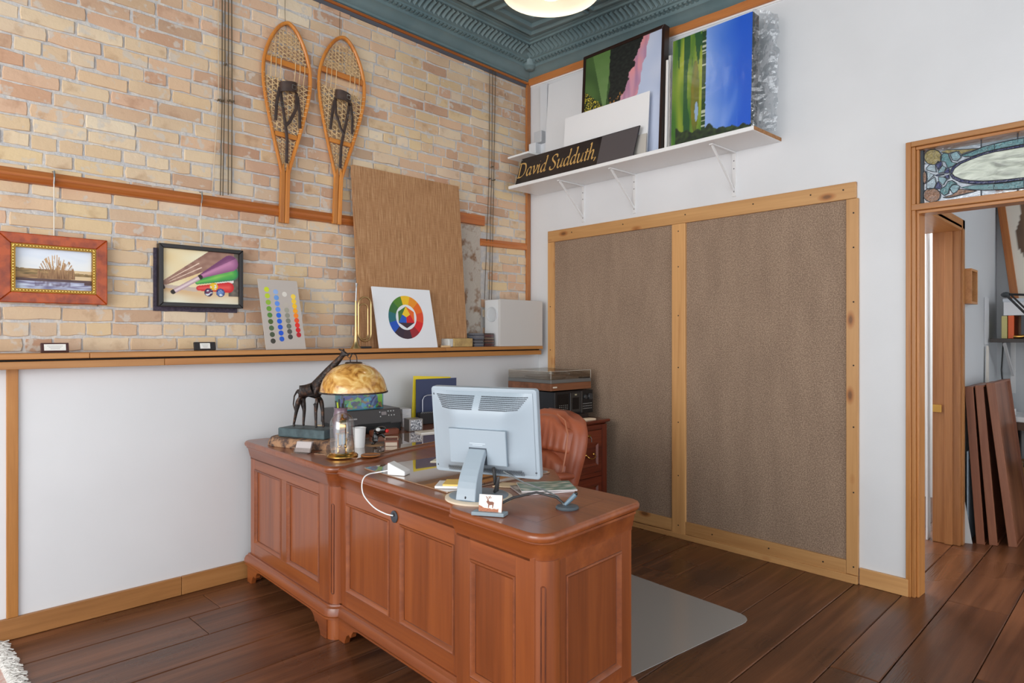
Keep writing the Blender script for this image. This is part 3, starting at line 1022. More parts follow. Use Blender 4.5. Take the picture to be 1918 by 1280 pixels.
# ---- two framed paintings hung from the rail
def frame4(mb, x0, x1, z0, z1, w, y0, y1):
    mb.prism([(x0, z0), (x1, z0), (x1 - w, z0 + w), (x0 + w, z0 + w)], y0, y1, 'y')
    mb.prism([(x0, z1), (x0 + w, z1 - w), (x1 - w, z1 - w), (x1, z1)], y0, y1, 'y')
    mb.prism([(x0, z0), (x0 + w, z0 + w), (x0 + w, z1 - w), (x0, z1)], y0, y1, 'y')
    mb.prism([(x1, z0), (x1, z1), (x1 - w, z1 - w), (x1 - w, z0 + w)], y0, y1, 'y')


def marsh(u, v):
    if v > 0.5:
        c = mixc((226, 236, 250), (240, 240, 236), (0.95 - v) * 2)
        c = mixc(c, (206, 220, 240), 0.5 * max(0, nz(u * 4, v * 8, 3)))
    elif v > 0.27:
        c = mixc((196, 160, 112), (122, 88, 60), 0.5 + 0.9 * nz(u * 7, v * 30, 5))
        if u > 0.72:
            c = mixc(c, (236, 212, 170), 0.8)
    elif v > 0.20 - 0.06 * (u > 0.9):
        c = mixc((104, 78, 76), (78, 60, 66), 0.5 + nz(u * 12, v * 40))
    else:
        c = mixc((212, 222, 240), (122, 116, 150), 0.45 + 0.9 * nz(u * 6, v * 24, 8))
        if 0.25 < u < 0.72 and v > 0.08:
            c = mixc(c, (92, 76, 96), 0.4 + 0.5 * nz(u * 30, v * 14))
    top = 0.52 - 0.10 * u + 0.012 * nz(u * 25, 1)
    if 0.36 < v < top:
        c = mixc((182, 148, 100), (110, 92, 58), 0.5 + nz(u * 11, v * 22, 2))
    d = ((u - 0.53) / 0.25) ** 2
    edge = 0.30 + 0.58 * math.sqrt(max(0, 1 - d)) if d < 1 else 0
    if 0.28 < v < edge:
        k = (v - 0.28) / 0.55
        b = nz((u - 0.53) * 60 / (0.5 + k), v * 3, 6)
        if b > -0.5 + 0.72 * k:
            c = mixc((104, 70, 46), (206, 166, 120), 0.3 + 0.7 * k + 0.4 * nz(u * 60, v * 5))
    return c


o = thing('framed_painting', 'painting of a bare shrub by a pond in burl wood frame with gold rope edge', 'painting', at(0.699, YB - 0.012, 1.517))
BURL = mat('burl_veneer', (182, 76, 12), 0.4, c2=(122, 40, 6), nscale=24, coat=0.15, detail=8, lo=0.4, hi=0.72)
mb = MB()
frame4(mb, -0.219, 0.219, 0, 0.323, 0.050, -0.030, 0.0)
mb.build('frame', BURL, o, bev=0.004)
mb = MB()
frame4(mb, -0.169, 0.169, 0.050, 0.273, 0.016, -0.030, -0.006)
go = mb.build('gold_liner', mat('antique_gold', (150, 112, 44), 0.35, 0.8), o)
mb = MB()
for a, b, vert in ((-0.165, 0.165, 0), (0.056, 0.267, 1)):
    n = int((b - a) / 0.0125)
    for i in range(n):
        s_ = a + (i + 0.5) * (b - a) / n
        for e in ((0.058, 0.265) if not vert else (-0.161, 0.161)):
            c = (s_, -0.033, e) if not vert else (e, -0.033, s_)
            mb.ball(c, 0.0058 if not vert else 0.0045, 0.004, 0.0045 if not vert else 0.0058, 6, 4)
mb.build('rope_beads', mat('bright_gold', (232, 196, 110), 0.3, 0.7), go, smooth=60)
canvas('canvas', 0.306, 0.191, 150, 96, marsh, o, at(0, -0.008, 0.066))
MB().tube([(0.0, -0.004, 0.32), (-0.004, -0.024, 0.60), (-0.004, -0.030, 0.62)], 0.0022, 5).build('hanging_cord', mat('white_cord', (232, 226, 214), 0.7), o)
mb = MB()
mb.tube([(-0.004, 0.0, 0.632), (-0.004, -0.030, 0.630), (-0.004, -0.036, 0.60), (-0.004, -0.026, 0.572)], 0.004, 6)
mb.build('rail_hook', STEEL, o)


def clubs(u, v):
    c = mixc((244, 238, 208), (236, 206, 150), 0.5 + 0.8 * nz(u * 2.5, v * 3, 1))
    if v < 0.30:
        c = mixc((214, 170, 118), (240, 236, 214), (0.30 - v) * 3.2 + 0.3 * nz(u * 3, v * 9))
    if u > 0.89 - 0.03 * (v < 0.3) and v > 0.16:
        c = mixc((92, 84, 76), (122, 112, 100), 0.5 + nz(u * 20, v * 20))
    def line(p, q, r0, r1):
        dx, dy = q[0] - p[0], (q[1] - p[1]) * 0.74
        t_ = max(0, min(1, ((u - p[0]) * dx + (v - p[1]) * 0.74 * dy) / (dx * dx + dy * dy)))
        d = math.hypot(u - p[0] - t_ * dx, (v - p[1]) * 0.74 - t_ * dy)
        return d < r0 + (r1 - r0) * t_, d / max(1e-6, r0 + (r1 - r0) * t_), t_
    h, d, t_ = line((0.0, 0.34), (0.80, 0.98), 0.03, 0.14)
    if h:
        c = mixc((146, 106, 92), (172, 134, 116), 0.5 + nz(u * 12, v * 12))
        if abs(d - 0.35) < 0.07 and 0.1 < t_ < 0.6:
            c = (242, 216, 196)
    if line((0.03, 0.30), (0.42, 0.26), 0.022, 0.03)[0]:
        c = (206, 186, 172)
    if inpoly((u, v), [(0.42, 0.36), (0.58, 0.40), (0.93, 0.42), (0.93, 0.75), (0.6, 0.5)]):
        c = (238, 228, 222)
    h, d, t_ = line((0.44, 0.40), (0.90, 0.60), 0.03, 0.10)
    if h:
        c = mixc((64, 160, 76), (150, 214, 96), (0.7 - d) + 0.3 * nz(u * 8, v * 8)) if d < 0.8 else (58, 132, 92)
    h, d, t_ = line((0.46, 0.50), (0.88, 0.80), 0.025, 0.115)
    if h:
        c = mixc((206, 138, 178), (122, 66, 110), d * 0.7 + 0.5 * (v > 0.56 + (u - 0.5) * 0.75))
    h, d, t_ = line((0.13, 0.20), (0.48, 0.50), 0.03, 0.032)
    if h:
        c = mixc((238, 222, 224), (176, 140, 150), d)
        if t_ < 0.06 or t_ > 0.95:
            c = (44, 34, 32)
    if line((0.0, 0.30), (0.015, 0.27), 0.025, 0.02)[0]:
        c = (44, 30, 26)
    h, d, t_ = line((0.46, 0.29), (0.86, 0.33), 0.035, 0.075)
    if h:
        c = mixc((236, 92, 84), (206, 30, 34), d)
    for px, py, r_, c1, c2 in ((0.66, 0.335, 0.055, (246, 204, 46), (228, 176, 30)), (0.59, 0.22, 0.058, (120, 60, 92), (36, 36, 74)), (0.75, 0.22, 0.06, (122, 156, 214), (40, 52, 104))):
        d = math.hypot(u - px, (v - py) * 0.74) / r_
        if d < 1:
            c = mixc(c1, c2, d * d + 0.4 * nz(u * 30, v * 30))
            if 0.3 < d < 0.9 and nz(u * 26, v * 26, 4) > 0.22:
                c = (226, 232, 240)
    return c


o = thing('framed_painting', 'painting of juggling clubs and balls in black frame', 'painting', at(1.374, YB - 0.012, 1.519))
mb = MB()
frame4(mb, -0.222, 0.222, 0, 0.332, 0.022, -0.044, 0.0)
mb.build('frame', mat('black_frame', (30, 26, 26), 0.35), o, bev=0.003)
canvas('canvas', 0.402, 0.29, 168, 124, clubs, o, at(0, -0.026, 0.021))
MB().box(-0.236, 0.205, 0.001, 0.010, -0.024, 0.31).build('backing_shadow_panel', mat('purple_grey_fleece_shadow', (84, 74, 88), 0.95, c2=(62, 56, 70), nscale=60, bump=0.6, bscale=160), o)  # dark fleece panel, its colour also standing in for the frame's cast shadow
MB().tube([(0.0, -0.004, 0.33), (-0.002, -0.022, 0.56), (-0.002, -0.028, 0.60)], 0.0018, 5).build('hanging_cord', mat('clear_line', (206, 200, 188), 0.4), o)
mb = MB()
mb.tube([(-0.002, 0.0, 0.638), (-0.002, -0.030, 0.634), (-0.002, -0.036, 0.60), (-0.002, -0.026, 0.575)], 0.004, 6)
mb.build('rail_hook', STEEL, o)

# ---- two title cards on the ledge
for x, w, lb, cw, dc in ((0.683, 0.110, 'dark brown title card stand on the ledge under the pond painting', 0.085, (70, 34, 30)), (1.359, 0.112, 'black title card stand on the ledge under the juggling painting', 0.052, (40, 32, 32))):
    o = thing('title_card', lb, 'card', at(x, YB - 0.118, 1.2835, 0, -14), 'title cards on the ledge')
    MB().box(-w / 2, w / 2, -0.012, 0.0, 0.0, 0.045).build('stand', mat('stand_%d' % dc[0], dc, 0.4), o, bev=0.002)
    MB().box(-cw / 2, cw / 2, -0.0135, -0.012, 0.008, 0.038).build('card', PAPER, o)
    mb = MB()
    for q in range(3):
        ww = cw * (0.36 - 0.07 * q)
        mb.box(-ww, ww, -0.0140, -0.0135, 0.0285 - q * 0.0065, 0.0297 - q * 0.0065)
    mb.build('text_lines', mat('grey_print', (120, 118, 120), 0.7), o)

# ---- grey palette board with painted dots
o = thing('palette_board', 'grey board with four columns of painted colour dots', 'board', at(1.682, YB - 0.175, 1.284, 0, -9.5))
MB().prism([(-0.006, 0), (0.238, 0), (0.214, 0.412), (-0.026, 0.412)], 0.0, 0.006, 'y').build('panel', mat('grey_board', (190, 180, 172), 0.8), o)
PAL = [[(206, 220, 44), (190, 208, 50), (148, 184, 58), (108, 158, 54), (84, 134, 58), (78, 100, 44), (80, 104, 66), (72, 84, 62), (64, 60, 52)],
       [(150, 180, 228), (106, 156, 222), (98, 146, 232), (94, 142, 232), (30, 104, 220), (24, 96, 216), (22, 84, 206), (24, 84, 206), (34, 92, 200)],
       [(224, 218, 208), None, (192, 182, 170), (166, 162, 146), (146, 144, 130), (126, 126, 112), (104, 108, 96), (84, 82, 76), (68, 64, 62)],
       [(252, 216, 82), (250, 206, 60), (250, 196, 36), (250, 168, 28), (250, 136, 30), (240, 82, 34), (230, 44, 32), (216, 20, 32), (186, 24, 38)]]
for i, colr in enumerate(PAL):
    for j, c in enumerate(colr):
        if c is None:
            continue
        f = j / 8
        cx, cz = 0.022 + i * (0.0515) + 0.016 * f + 0.002 * i, 0.352 - 0.012 * i * (1 - f) - f * (0.302 - 0.012 * i)
        MB().add([(cx + 0.0152 * math.cos(R(24 * q)), -0.0008, cz + 0.0152 * math.sin(R(24 * q))) for q in range(15)] + [(cx, -0.001, cz)], [(q, (q + 1) % 15, 15) for q in range(15)]).build('colour_dot', mat('paint_%d_%d_%d' % c, c, 0.5), o)

# ---- bugle
o = thing('bugle', 'small brass bugle standing on its bell on the ledge', 'bugle', at(2.252, YB - 0.185, 1.284))
mb = MB()
mb.lathe([(0.034, 0.0), (0.033, 0.004), (0.022, 0.018), (0.014, 0.045), (0.0095, 0.10), (0.007, 0.18), (0.006, 0.30)], 20, (0.0, 0, 0), cap=False)
mb.build('bell', mat('old_brass', (200, 172, 122), 0.3, 1.0), o, smooth=60)
OB = MATS['old_brass']
def oval(cx, w, z0, z1, y, n=10):
    pts = []
    r_ = w / 2
    for q in range(n + 1):
        a = R(180 * q / n)
        pts.append((cx + r_ * math.cos(a), y, z1 - r_ + r_ * math.sin(a)))
    for q in range(n + 1):
        a = R(180 + 180 * q / n)
        pts.append((cx + r_ * math.cos(a), y, z0 + r_ + r_ * math.sin(a)))
    return pts
mb = MB(); mb.tube(oval(0.058, 0.092, 0.045, 0.325, -0.012), 0.0055, 8, closed=True); mb.build('outer_loop', OB, o, smooth=60)
mb = MB(); mb.tube(oval(0.058, 0.066, 0.058, 0.282, 0.004), 0.005, 8, closed=True); mb.build('inner_loop', OB, o, smooth=60)
mb = MB(); mb.tube([(0.0, 0, 0.28), (0.003, 0, 0.36), (0.004, 0, 0.385)], 0.0048, 8); mb.lathe([(0.0045, 0.0), (0.006, 0.012), (0.0095, 0.026), (0.010, 0.03)], 12, (0.004, 0, 0.38)); mb.build('mouthpiece', STEEL, o, smooth=60)
MB().tube([(0.0, 0, 0.10), (0.014, -0.01, 0.11)], 0.003, 6).build('brace', OB, o)
MB().box(0.02, 0.12, 0.005, 0.03, 0.0, 0.012).build('dark_stand', BLACKP, o)

# ---- colour wheel board
o = thing('colour_wheel_board', 'white board with a painted colour wheel leaning on the burlap', 'board', at(2.416, YB - 0.205, 1.284, 0, -6.5))
MB().prism([(0, -0.001), (0.478, 0.0), (0.440, 0.400), (-0.030, 0.402)], 0.0, 0.01, 'y').build('panel', mat('white_board', (236, 238, 242), 0.6), o)
WC = [(244, 196, 36), (240, 150, 40), (236, 110, 36), (230, 78, 44), (222, 40, 44), (160, 40, 48), (66, 46, 58), (58, 44, 60), (34, 86, 190), (40, 110, 118), (58, 112, 58), (84, 134, 44)]
cx, cz, ro, ri = 0.226, 0.205, 0.143, 0.084
for q in range(12):
    a0 = 90 + 15 - 30 * q
    pts = []
    for e in range(5):
        a = R(a0 - 30 * e / 4)
        pts.append((cx + ro * math.cos(a), -0.001, cz + ro * 1.02 * math.sin(a)))
    for e in range(5):
        a = R(a0 - 30 + 30 * e / 4)
        pts.append((cx + ri * math.cos(a), -0.001, cz + ri * 1.02 * math.sin(a)))
    MB().add(pts, [(i, i + 1, 8 - i, 9 - i) for i in range(4)]).build('colour_sector', mat('wheel_%d' % q, WC[q], 0.5), o)
def tri(pts, c, nm, y=-0.0012):
    MB().add([(cx + a, y, cz + b) for a, b in pts], [tuple(range(len(pts)))]).build('colour_facet', mat(nm, c, 0.5), o)
hx = [(0.074 * math.cos(R(90 - 60 * q)), 0.074 * math.sin(R(90 - 60 * q))) for q in range(6)]
tri([hx[0], hx[1], hx[2]], (236, 104, 40), 'wheel_tri_orange')
tri([hx[2], hx[3], hx[4]], (70, 46, 58), 'wheel_tri_violet')
tri([hx[4], hx[5], hx[0]], (66, 116, 58), 'wheel_tri_green')
m01, m12, m20 = [((hx[a][0] + hx[b][0]) / 2, (hx[a][1] + hx[b][1]) / 2) for a, b in ((0, 2), (2, 4), (4, 0))]
tri([hx[0], m01, (0, 0), m20], (244, 204, 46), 'wheel_yellow', -0.0014)
tri([hx[2], m12, (0, 0), m01], (216, 36, 44), 'wheel_red', -0.0014)
tri([hx[4], m20, (0, 0), m12], (34, 92, 196), 'wheel_blue', -0.0014)

# ---- loose brick, CD cases, white loudspeaker at the end of the ledge
mb = MB()
me, vs, fs = shapes[3]
bo = thing('loose_brick', 'loose buff brick lying on the ledge beside the colour wheel', 'brick', at(2.985, YB - 0.215, 1.284, 2))
BUFF = mat('buff_brick', (204, 172, 112), 0.9, c2=(176, 146, 96), nscale=14, bump=0.6, bscale=60)
mb.box(0.045, 0.235, 0, 0.09, 0, 0.062)
mb.build('body', BUFF, bo, bev=0.006)
MB().box(0.0, 0.046, 0.002, 0.088, 0.001, 0.060).build('mortar_end', mat('pale_mortar', (208, 206, 200), 0.9, bump=0.5, bscale=60), bo, bev=0.008)
tag(MB(at(2.925, 3.585, 1.2838)).box(0, 0.075, 0, 0.018, 0, 0.012).build('wood_offcut', mat('pale_pine', (222, 184, 136), 0.6), bev=0.001), 'small pale wood strip on the ledge edge below the loose brick', 'wood strip')
rs = random.Random(3)
CDC = [(150, 160, 178), (196, 200, 206), (120, 132, 150), (176, 182, 190), (96, 106, 124)]
CDR = [(112, 36, 56), (142, 60, 66), (70, 40, 44), (176, 120, 96), (96, 52, 44), (186, 160, 130)]
proto = {}
for st, (x, pal, lbl) in enumerate(((3.262, CDC, 'CD case, %s of the pale left stack beside the loudspeaker'), (3.366, CDR, 'CD case, %s of the red stack touching the white loudspeaker'))):
    for k_ in range(9):
        dx = rs.uniform(-0.003, 0.003)
        o = thing('cd_case', lbl % ['lowest', 'second from bottom', 'third from bottom', 'fourth from bottom', 'middle one', 'fourth from top', 'third from top', 'second from top', 'topmost'][k_], 'cd case', at(x + dx, YB - 0.175 + rs.uniform(-0.004, 0.004), 1.2838 + k_ * 0.0112), 'CD cases stacked on the ledge')
        c = pal[k_ % len(pal)]
        MB().box(0, 0.098, 0, 0.125, 0.0, 0.0102).build('case', thin_glass('jewel_case', (225, 228, 232), 0.3), o)
        MB().box(0.003, 0.096, 0.0012, 0.120, 0.0018, 0.0086).build('booklet', mat('cd_%d_%d' % (c[0], c[1]), c, 0.5), o)
o = thing('loudspeaker', 'white box loudspeaker with round port at the end of the ledge', 'speaker', at(3.487, 3.58, 1.284))
SPK = mat('white_speaker', (222, 222, 222), 0.45)
MB().box(0.0, 0.455, 0.02, 0.175, 0.0, 0.357).build('cabinet', SPK, o, bev=0.004)
MB().box(-0.004, 0.475, 0.0, 0.020, -0.0, 0.360).build('front_panel', mat('pale_warm_grey', (206, 202, 198), 0.6), o, bev=0.002)
mb = MB(Matrix.Translation((0, 0.09, 0.245)) @ Matrix.Rotation(R(-90), 4, 'Y'))
mb.lathe([(0.058, 0.0), (0.058, 0.007), (0.055, 0.009), (0.048, 0.005), (0.034, 0.003), (0.015, 0.0018), (0.0005, 0.0015)], 28, cap=False)
mb.build('port', mat('white_port', (206, 208, 210), 0.4), o, smooth=50)

# ================================================================ THINGS ON THE RIGHT WALL
# ---- framed fabric pin-board
FAB = NT('brown_grey_felt')
tcn = FAB.n('TexCoord')
na = FAB.n('TexNoise', Scale=150.0, Detail=4.0); FAB.l(tcn, 'Object', na, 'Vector')
mpb = FAB.n('Mapping'); mpb.inputs['Scale'].default_value = (1, 1, 0.25); FAB.l(tcn, 'Object', mpb, 'Vector')
nb = FAB.n('TexNoise', Scale=9.0, Detail=5.0); FAB.l(mpb, 0, nb, 'Vector')
mxn = FAB.n('Mix'); mxn.inputs[0].default_value = 0.18; FAB.l(na, 'Fac', mxn, 2); FAB.l(nb, 'Fac', mxn, 3)
rp = FAB.ramp([(0.34, (121, 100, 84)), (0.5, (146, 123, 104)), (0.66, (174, 149, 126))])
FAB.l(mxn, 0, rp, 0); FAB.l(rp, 0, FAB.b, 'Base Color'); FAB.b.inputs['Roughness'].default_value = 0.97
bn = FAB.n('Bump', Strength=0.35, Distance=0.002); FAB.l(na, 'Fac', bn, 'Height'); FAB.l(bn, 0, FAB.b, 'Normal')
o = thing('fabric_pinboard', 'large brown felt wall panel in knotty pine frame with two fields', 'pinboard', MR.copy())
MB().box(0.30, 1.417, -0.006, 0.0, 0.10, 2.125).build('fabric_panel', FAB.m, o)
MB().box(1.517, 2.546, -0.006, 0.0, 0.10, 2.125).build('fabric_panel', FAB.m, o)
def kn(name, x0, x1, z0, z1, ax, y=-0.022):
    MB().box(x0, x1, y, 0.0, z0, z1).build(name, knotty(ax), o, bev=0.0025)
kn('top_rail', 0.237, 2.595, 2.121, 2.212, 'x')
kn('stile', 0.237, 0.303, 0.03, 2.12, 'z')
kn('stile', 1.415, 1.519, 0.026, 2.12, 'z', -0.024)
kn('stile', 2.544, 2.606, 0.045, 2.12, 'z')
kn('bottom_rail', 0.304, 1.414, 0.036, 0.117, 'x')
kn('bottom_rail', 1.520, 2.543, 0.036, 0.117, 'x')
MB().prism([(0.237, 0.0), (2.606, 0.0), (2.606, 0.044), (0.237, 0.022)], -0.034, 0.0, 'y').build('shoe_strip', knotty('x'), o, bev=0.002)
scr = None
SCM = mat('screw_black', (40, 28, 20), 0.6)
spots = [(1.467, z) for z in (0.085, 0.42, 0.78, 1.15, 1.5, 1.83, 2.07)] + [(2.584, z) for z in (0.09, 0.5, 0.86, 1.2, 1.55, 1.85, 2.04)] + [(x, 2.175) for x in (0.5, 1.0, 1.52, 2.0, 2.35, 2.53)] + [(x, 0.078) for x in (0.7, 1.05, 1.72, 2.1, 2.42)] + [(0.268, z) for z in (0.9, 1.25, 1.6)]
for x, z in spots:
    if scr is None:
        scr = MB(Matrix.Rotation(R(90), 4, 'X')).lathe([(0.0045, 0.0), (0.0045, 0.0015), (0.002, 0.0018)], 8).build('screw', SCM, o)
        scr.location = (x, -0.0235, z)
    else:
        share(scr, 'screw', o, Matrix.Translation((x, -0.0235, z)))

# ---- white wall shelf with three brackets
o = thing('wall_shelf', 'long white wall shelf on three metal brackets above the pinboard', 'shelf', MR.copy())
MB().box(0.11, 2.166, -0.34, -0.002, 2.527, 2.552).build('shelf_board', SHELFWHITE, o, bev=0.003)
MB().box(2.166, 2.168, -0.338, -0.002, 2.529, 2.550).build('raw_edge', mat('chipboard', (176, 128, 84), 0.9, c2=(150, 104, 64), nscale=60), o)
for u in (0.602, 1.088, 1.864):
    b = MB()
    b.box(u - 0.013, u + 0.013, -0.008, 0.0, 2.245, 2.526)
    br = b.build('bracket', mat('white_steel', (226, 226, 226), 0.4), o, bev=0.001)
    MB().box(u - 0.012, u + 0.012, -0.285, -0.002, 2.518, 2.526).build('arm', MATS['white_steel'], br)
    MB().tube([(u, -0.268, 2.518), (u, -0.010, 2.285)], 0.008, 4).build('brace', MATS['white_steel'], br)
    b = MB(Matrix.Translation((u, -0.0085, 0)) @ Matrix.Rotation(R(90), 4, 'X'))
    for z in (2.47, 2.42, 2.275):
        b.lathe([(0.0042, 0.0), (0.0042, 0.001), (0.001, 0.0012)], 8, (0, z, 0))
    b.build('screws', mat('steel_screw', (120, 120, 122), 0.4, 0.8), br)

ZS = 2.5525


def on_wall(u, v, z, lean=0.0, rz=0.0):
    return MR @ at(u, -v, z, rz, lean)


# ---- sign on the shelf
o = thing('name_sign', 'long black sign with gold serif lettering lying along the shelf front', 'sign', on_wall(0.745, 0.325, ZS, -8))
SIGNBLK = mat('sign_black', (26, 20, 24), 0.22, coat=0.4)
MB().prism([(-0.572, 0.0), (0.572, 0.0), (0.607, 0.203), (-0.522, 0.203)], 0.0, 0.008, 'y').build('board', SIGNBLK, o, bev=0.001)
MB().prism([(0.262, 0.0), (0.570, 0.0), (0.604, 0.197), (0.292, 0.197)], -0.004, -0.0005, 'y').build('cover_sheet', mat('grey_sheet', (86, 80, 82), 0.35), o)
MB(Matrix.Translation((-0.513, -0.001, 0.19)) @ Matrix.Rotation(R(90), 4, 'X')).lathe([(0.005, 0), (0.005, 0.003), (0.003, 0.004)], 10).build('screw', STEEL, o)
GLY = {'D': ([[(.12, .0), (.12, 1.)], [(.0, 1.), (.38, .99), (.62, .86), (.72, .5), (.6, .16), (.34, .01), (.0, .0)]], .86),
       'a': ([[(.43, .5), (.31, .6), (.14, .5), (.06, .26), (.12, .05), (.24, .03), (.4, .25), (.46, .56)], [(.46, .6), (.42, .14), (.47, .02), (.57, .1)]], .6),
       'v': ([[(.0, .54), (.07, .6), (.13, .52), (.22, .02)], [(.22, .02), (.42, .36), (.44, .54), (.38, .6)]], .53),
       'i': ([[(.0, .5), (.09, .6), (.1, .5), (.09, .1), (.14, .01), (.24, .1)], [(.12, .82), (.15, .85)]], .3),
       'd': ([[(.43, .5), (.31, .6), (.14, .5), (.06, .26), (.12, .05), (.24, .03), (.4, .25), (.46, .56)], [(.38, 1.02), (.47, 1.05), (.42, .14), (.47, .02), (.57, .1)]], .61),
       'S': ([[(.56, .78), (.53, .95), (.36, 1.01), (.18, .95), (.11, .8), (.2, .63), (.42, .45), (.52, .26), (.42, .05), (.22, -.01), (.06, .06), (.03, .24)]], .68),
       'u': ([[(.0, .52), (.08, .6), (.1, .48), (.08, .18), (.14, .03), (.26, .04), (.4, .25), (.46, .6)], [(.46, .6), (.42, .14), (.47, .02), (.57, .1)]], .61),
       't': ([[(.17, .8), (.12, .16), (.17, .02), (.3, .1)], [(.0, .58), (.32, .6)]], .35),
       'h': ([[(.0, 1.02), (.1, 1.05), (.06, .0)], [(.07, .3), (.2, .53), (.33, .6), (.4, .5), (.37, .14), (.42, .02), (.51, .1)]], .57),
       ',': ([[(.08, .07), (.11, .0), (.03, -.16)]], .2), ' ': ([], .3)}


def glyph(ch, x0, base, size, parent, mtl):
    mb = MB()
    for st in GLY[ch][0]:
        p = []
        n = len(st)
        for i in range(n - 1):
            p0, p1, p2, p3 = st[max(i - 1, 0)], st[i], st[i + 1], st[min(i + 2, n - 1)]
            for q in range(6):
                t_ = q / 6
                p.append(tuple(0.5 * (2 * p1[d] + (p2[d] - p0[d]) * t_ + (2 * p0[d] - 5 * p1[d] + 4 * p2[d] - p3[d]) * t_ ** 2 + (3 * p1[d] - p0[d] - 3 * p2[d] + p3[d]) * t_ ** 3) for d in (0, 1)))
        p.append(st[-1])
        L, R_ = [], []
        for i in range(len(p)):
            a, b = p[max(i - 1, 0)], p[min(i + 1, len(p) - 1)]
            dx, dy = b[0] - a[0], b[1] - a[1]
            l_ = math.hypot(dx, dy) or 1
            dx, dy = dx / l_, dy / l_
            w = 0.018 + 0.042 * abs(dx * math.sin(R(35)) - dy * math.cos(R(35)))
            for lst, s in ((L, 1), (R_, -1)):
                X, Y = p[i][0] - s * dy * w, p[i][1] + s * dx * w
                lst.append((x0 + (X + 0.2 * Y) * size, -0.0012, base + Y * size))
        n = len(p)
        mb.add(L + R_, [(i, i + 1, n + i + 1, n + i) for i in range(n - 1)])
        if st[0][1] > 0.98 and ch in 'D':
            mb.box(x0 + (0.0 + 0.2) * size, x0 + (0.26 + 0.2) * size, -0.0012, -0.0008, base + 0.97 * size, base + 1.0 * size)
    if mb.v:
        mb.build('letter', mtl, parent)
    return x0 + GLY[ch][1] * size


GOLD = mat('gold_lettering', (206, 164, 98), 0.4)
x = -0.553
for ch in 'David Sudduth,':
    x = glyph(ch, x, 0.053, 0.108, o, GOLD)

# ---- white boards, conduit and boxes at the corner end of the shelf
tag(MB(on_wall(0.455, 0.10, ZS, -4)).box(-0.19, 0.19, 0, 0.012, 0, 0.84).build('foam_board', mat('foam_board_white', (232, 232, 234), 0.6), bev=0.001), 'tall white foam board leaning at the corner end of the shelf', 'board')
tag(MB(on_wall(1.005, 0.262, ZS, -4.5)).box(-0.385, 0.375, 0, 0.006, 0, 0.44).build('mat_board', mat('mat_board_white', (236, 236, 238), 0.6)), 'wide white mat board behind the black sign on the shelf', 'board')
o = thing('conduit', 'white square conduit with junction boxes in the corner above the shelf', 'conduit', MR @ Matrix.Translation((0.14, 0, ZS)))
CON = mat('white_plastic', (222, 224, 228), 0.4)
MB().box(0.02, 0.10, -0.035, -0.002, 0.30, 0.86).build('duct', CON, o, bev=0.004)
MB().box(0.0, 0.085, -0.085, -0.002, 0.38, 0.475).build('junction_box', mat('grey_plastic', (196, 198, 202), 0.45), o, bev=0.006)
MB().box(-0.045, 0.035, -0.10, -0.002, 0.29, 0.385).build('junction_box', CON, o, bev=0.006)
tag(MB(on_wall(0.13, 0.30, ZS + 0.225, 0)).box(-0.05, 0.19, -0.02, 0.25, 0, 0.016).build('small_board', SHELFWHITE, bev=0.003), 'small white board end sticking out above the black sign', 'board')
o2 = bpy.data.objects['small_board']
tag(MB(on_wall(0.16, 0.06, ZS, 0)).box(-0.045, 0.08, -0.10, 0.05, 0, 0.224).build('white_carton', mat('white_card', (226, 227, 229), 0.6), bev=0.003), 'white carton standing in the shelf corner behind the sign', 'carton')


# ---- paintings standing on the shelf
def hedge(u, v):
    # picture stored on its side: bands run vertically
    v = max(0.0, (v - 0.46) / 0.54)
    e1 = 0.36 + 0.03 * nz(v * 6, 1)
    e2 = 0.60 + 0.30 * (v - 0.45) + 0.05 * nz(v * 9, 4) + 0.02 * nz(v * 30, 2)
    e3 = 0.72 + 0.16 * (v - 0.2) + 0.03 * nz(v * 8, 9)
    if u < e1 - 0.02:
        c = mixc((52, 78, 40), (86, 118, 60), 0.4 + 0.6 * nz(u * 5, v * 3))
        if inpoly((u, v), [(0.10, 1.0), (0.36, 1.02), (0.30, 0.1), (0.26, 0.1)]):
            c = mixc((112, 142, 88), (92, 126, 66), v + 0.3 * nz(u * 9, v * 9))
        if v < 0.42 and u < 0.34 * (0.45 - v) * 2.4:
            c = mixc((34, 46, 26), (60, 70, 36), nz(u * 30, v * 30))
            if nz(u * 60, v * 70, 2) > 0.18:
                c = (226, 206, 70)
    elif u < max(e1, e2):
        c = mixc((20, 22, 20), (44, 48, 42), 0.4 + 0.8 * nz(u * 26, v * 30))
        if v < 0.25 and nz(u * 40, v * 40, 7) > 0.35:
            c = (170, 120, 60)
    elif u < e3:
        c = mixc((196, 150, 176), (226, 150, 156), 0.5 + nz(u * 7, v * 4))
        c = mixc(c, (146, 110, 150), max(0, nz(u * 18, v * 2, 5)) * 1.2)
    else:
        c = mixc((178, 192, 222), (204, 212, 232), 0.5 + nz(u * 4, v * 3))
    return c


o = thing('painting', 'dark framed landscape painting set on its side against the teal cornice', 'painting', on_wall(1.105, 0.205, ZS, -3))
mb = MB()
frame4(mb, -0.355, 0.355, 0.0, 0.875, 0.022, -0.012, 0.045)
mb.build('frame', mat('dark_walnut_frame', (44, 26, 20), 0.3), o, bev=0.003)
canvas('canvas', 0.668, 0.835, 130, 150, hedge, o, at(0, -0.004, 0.02))


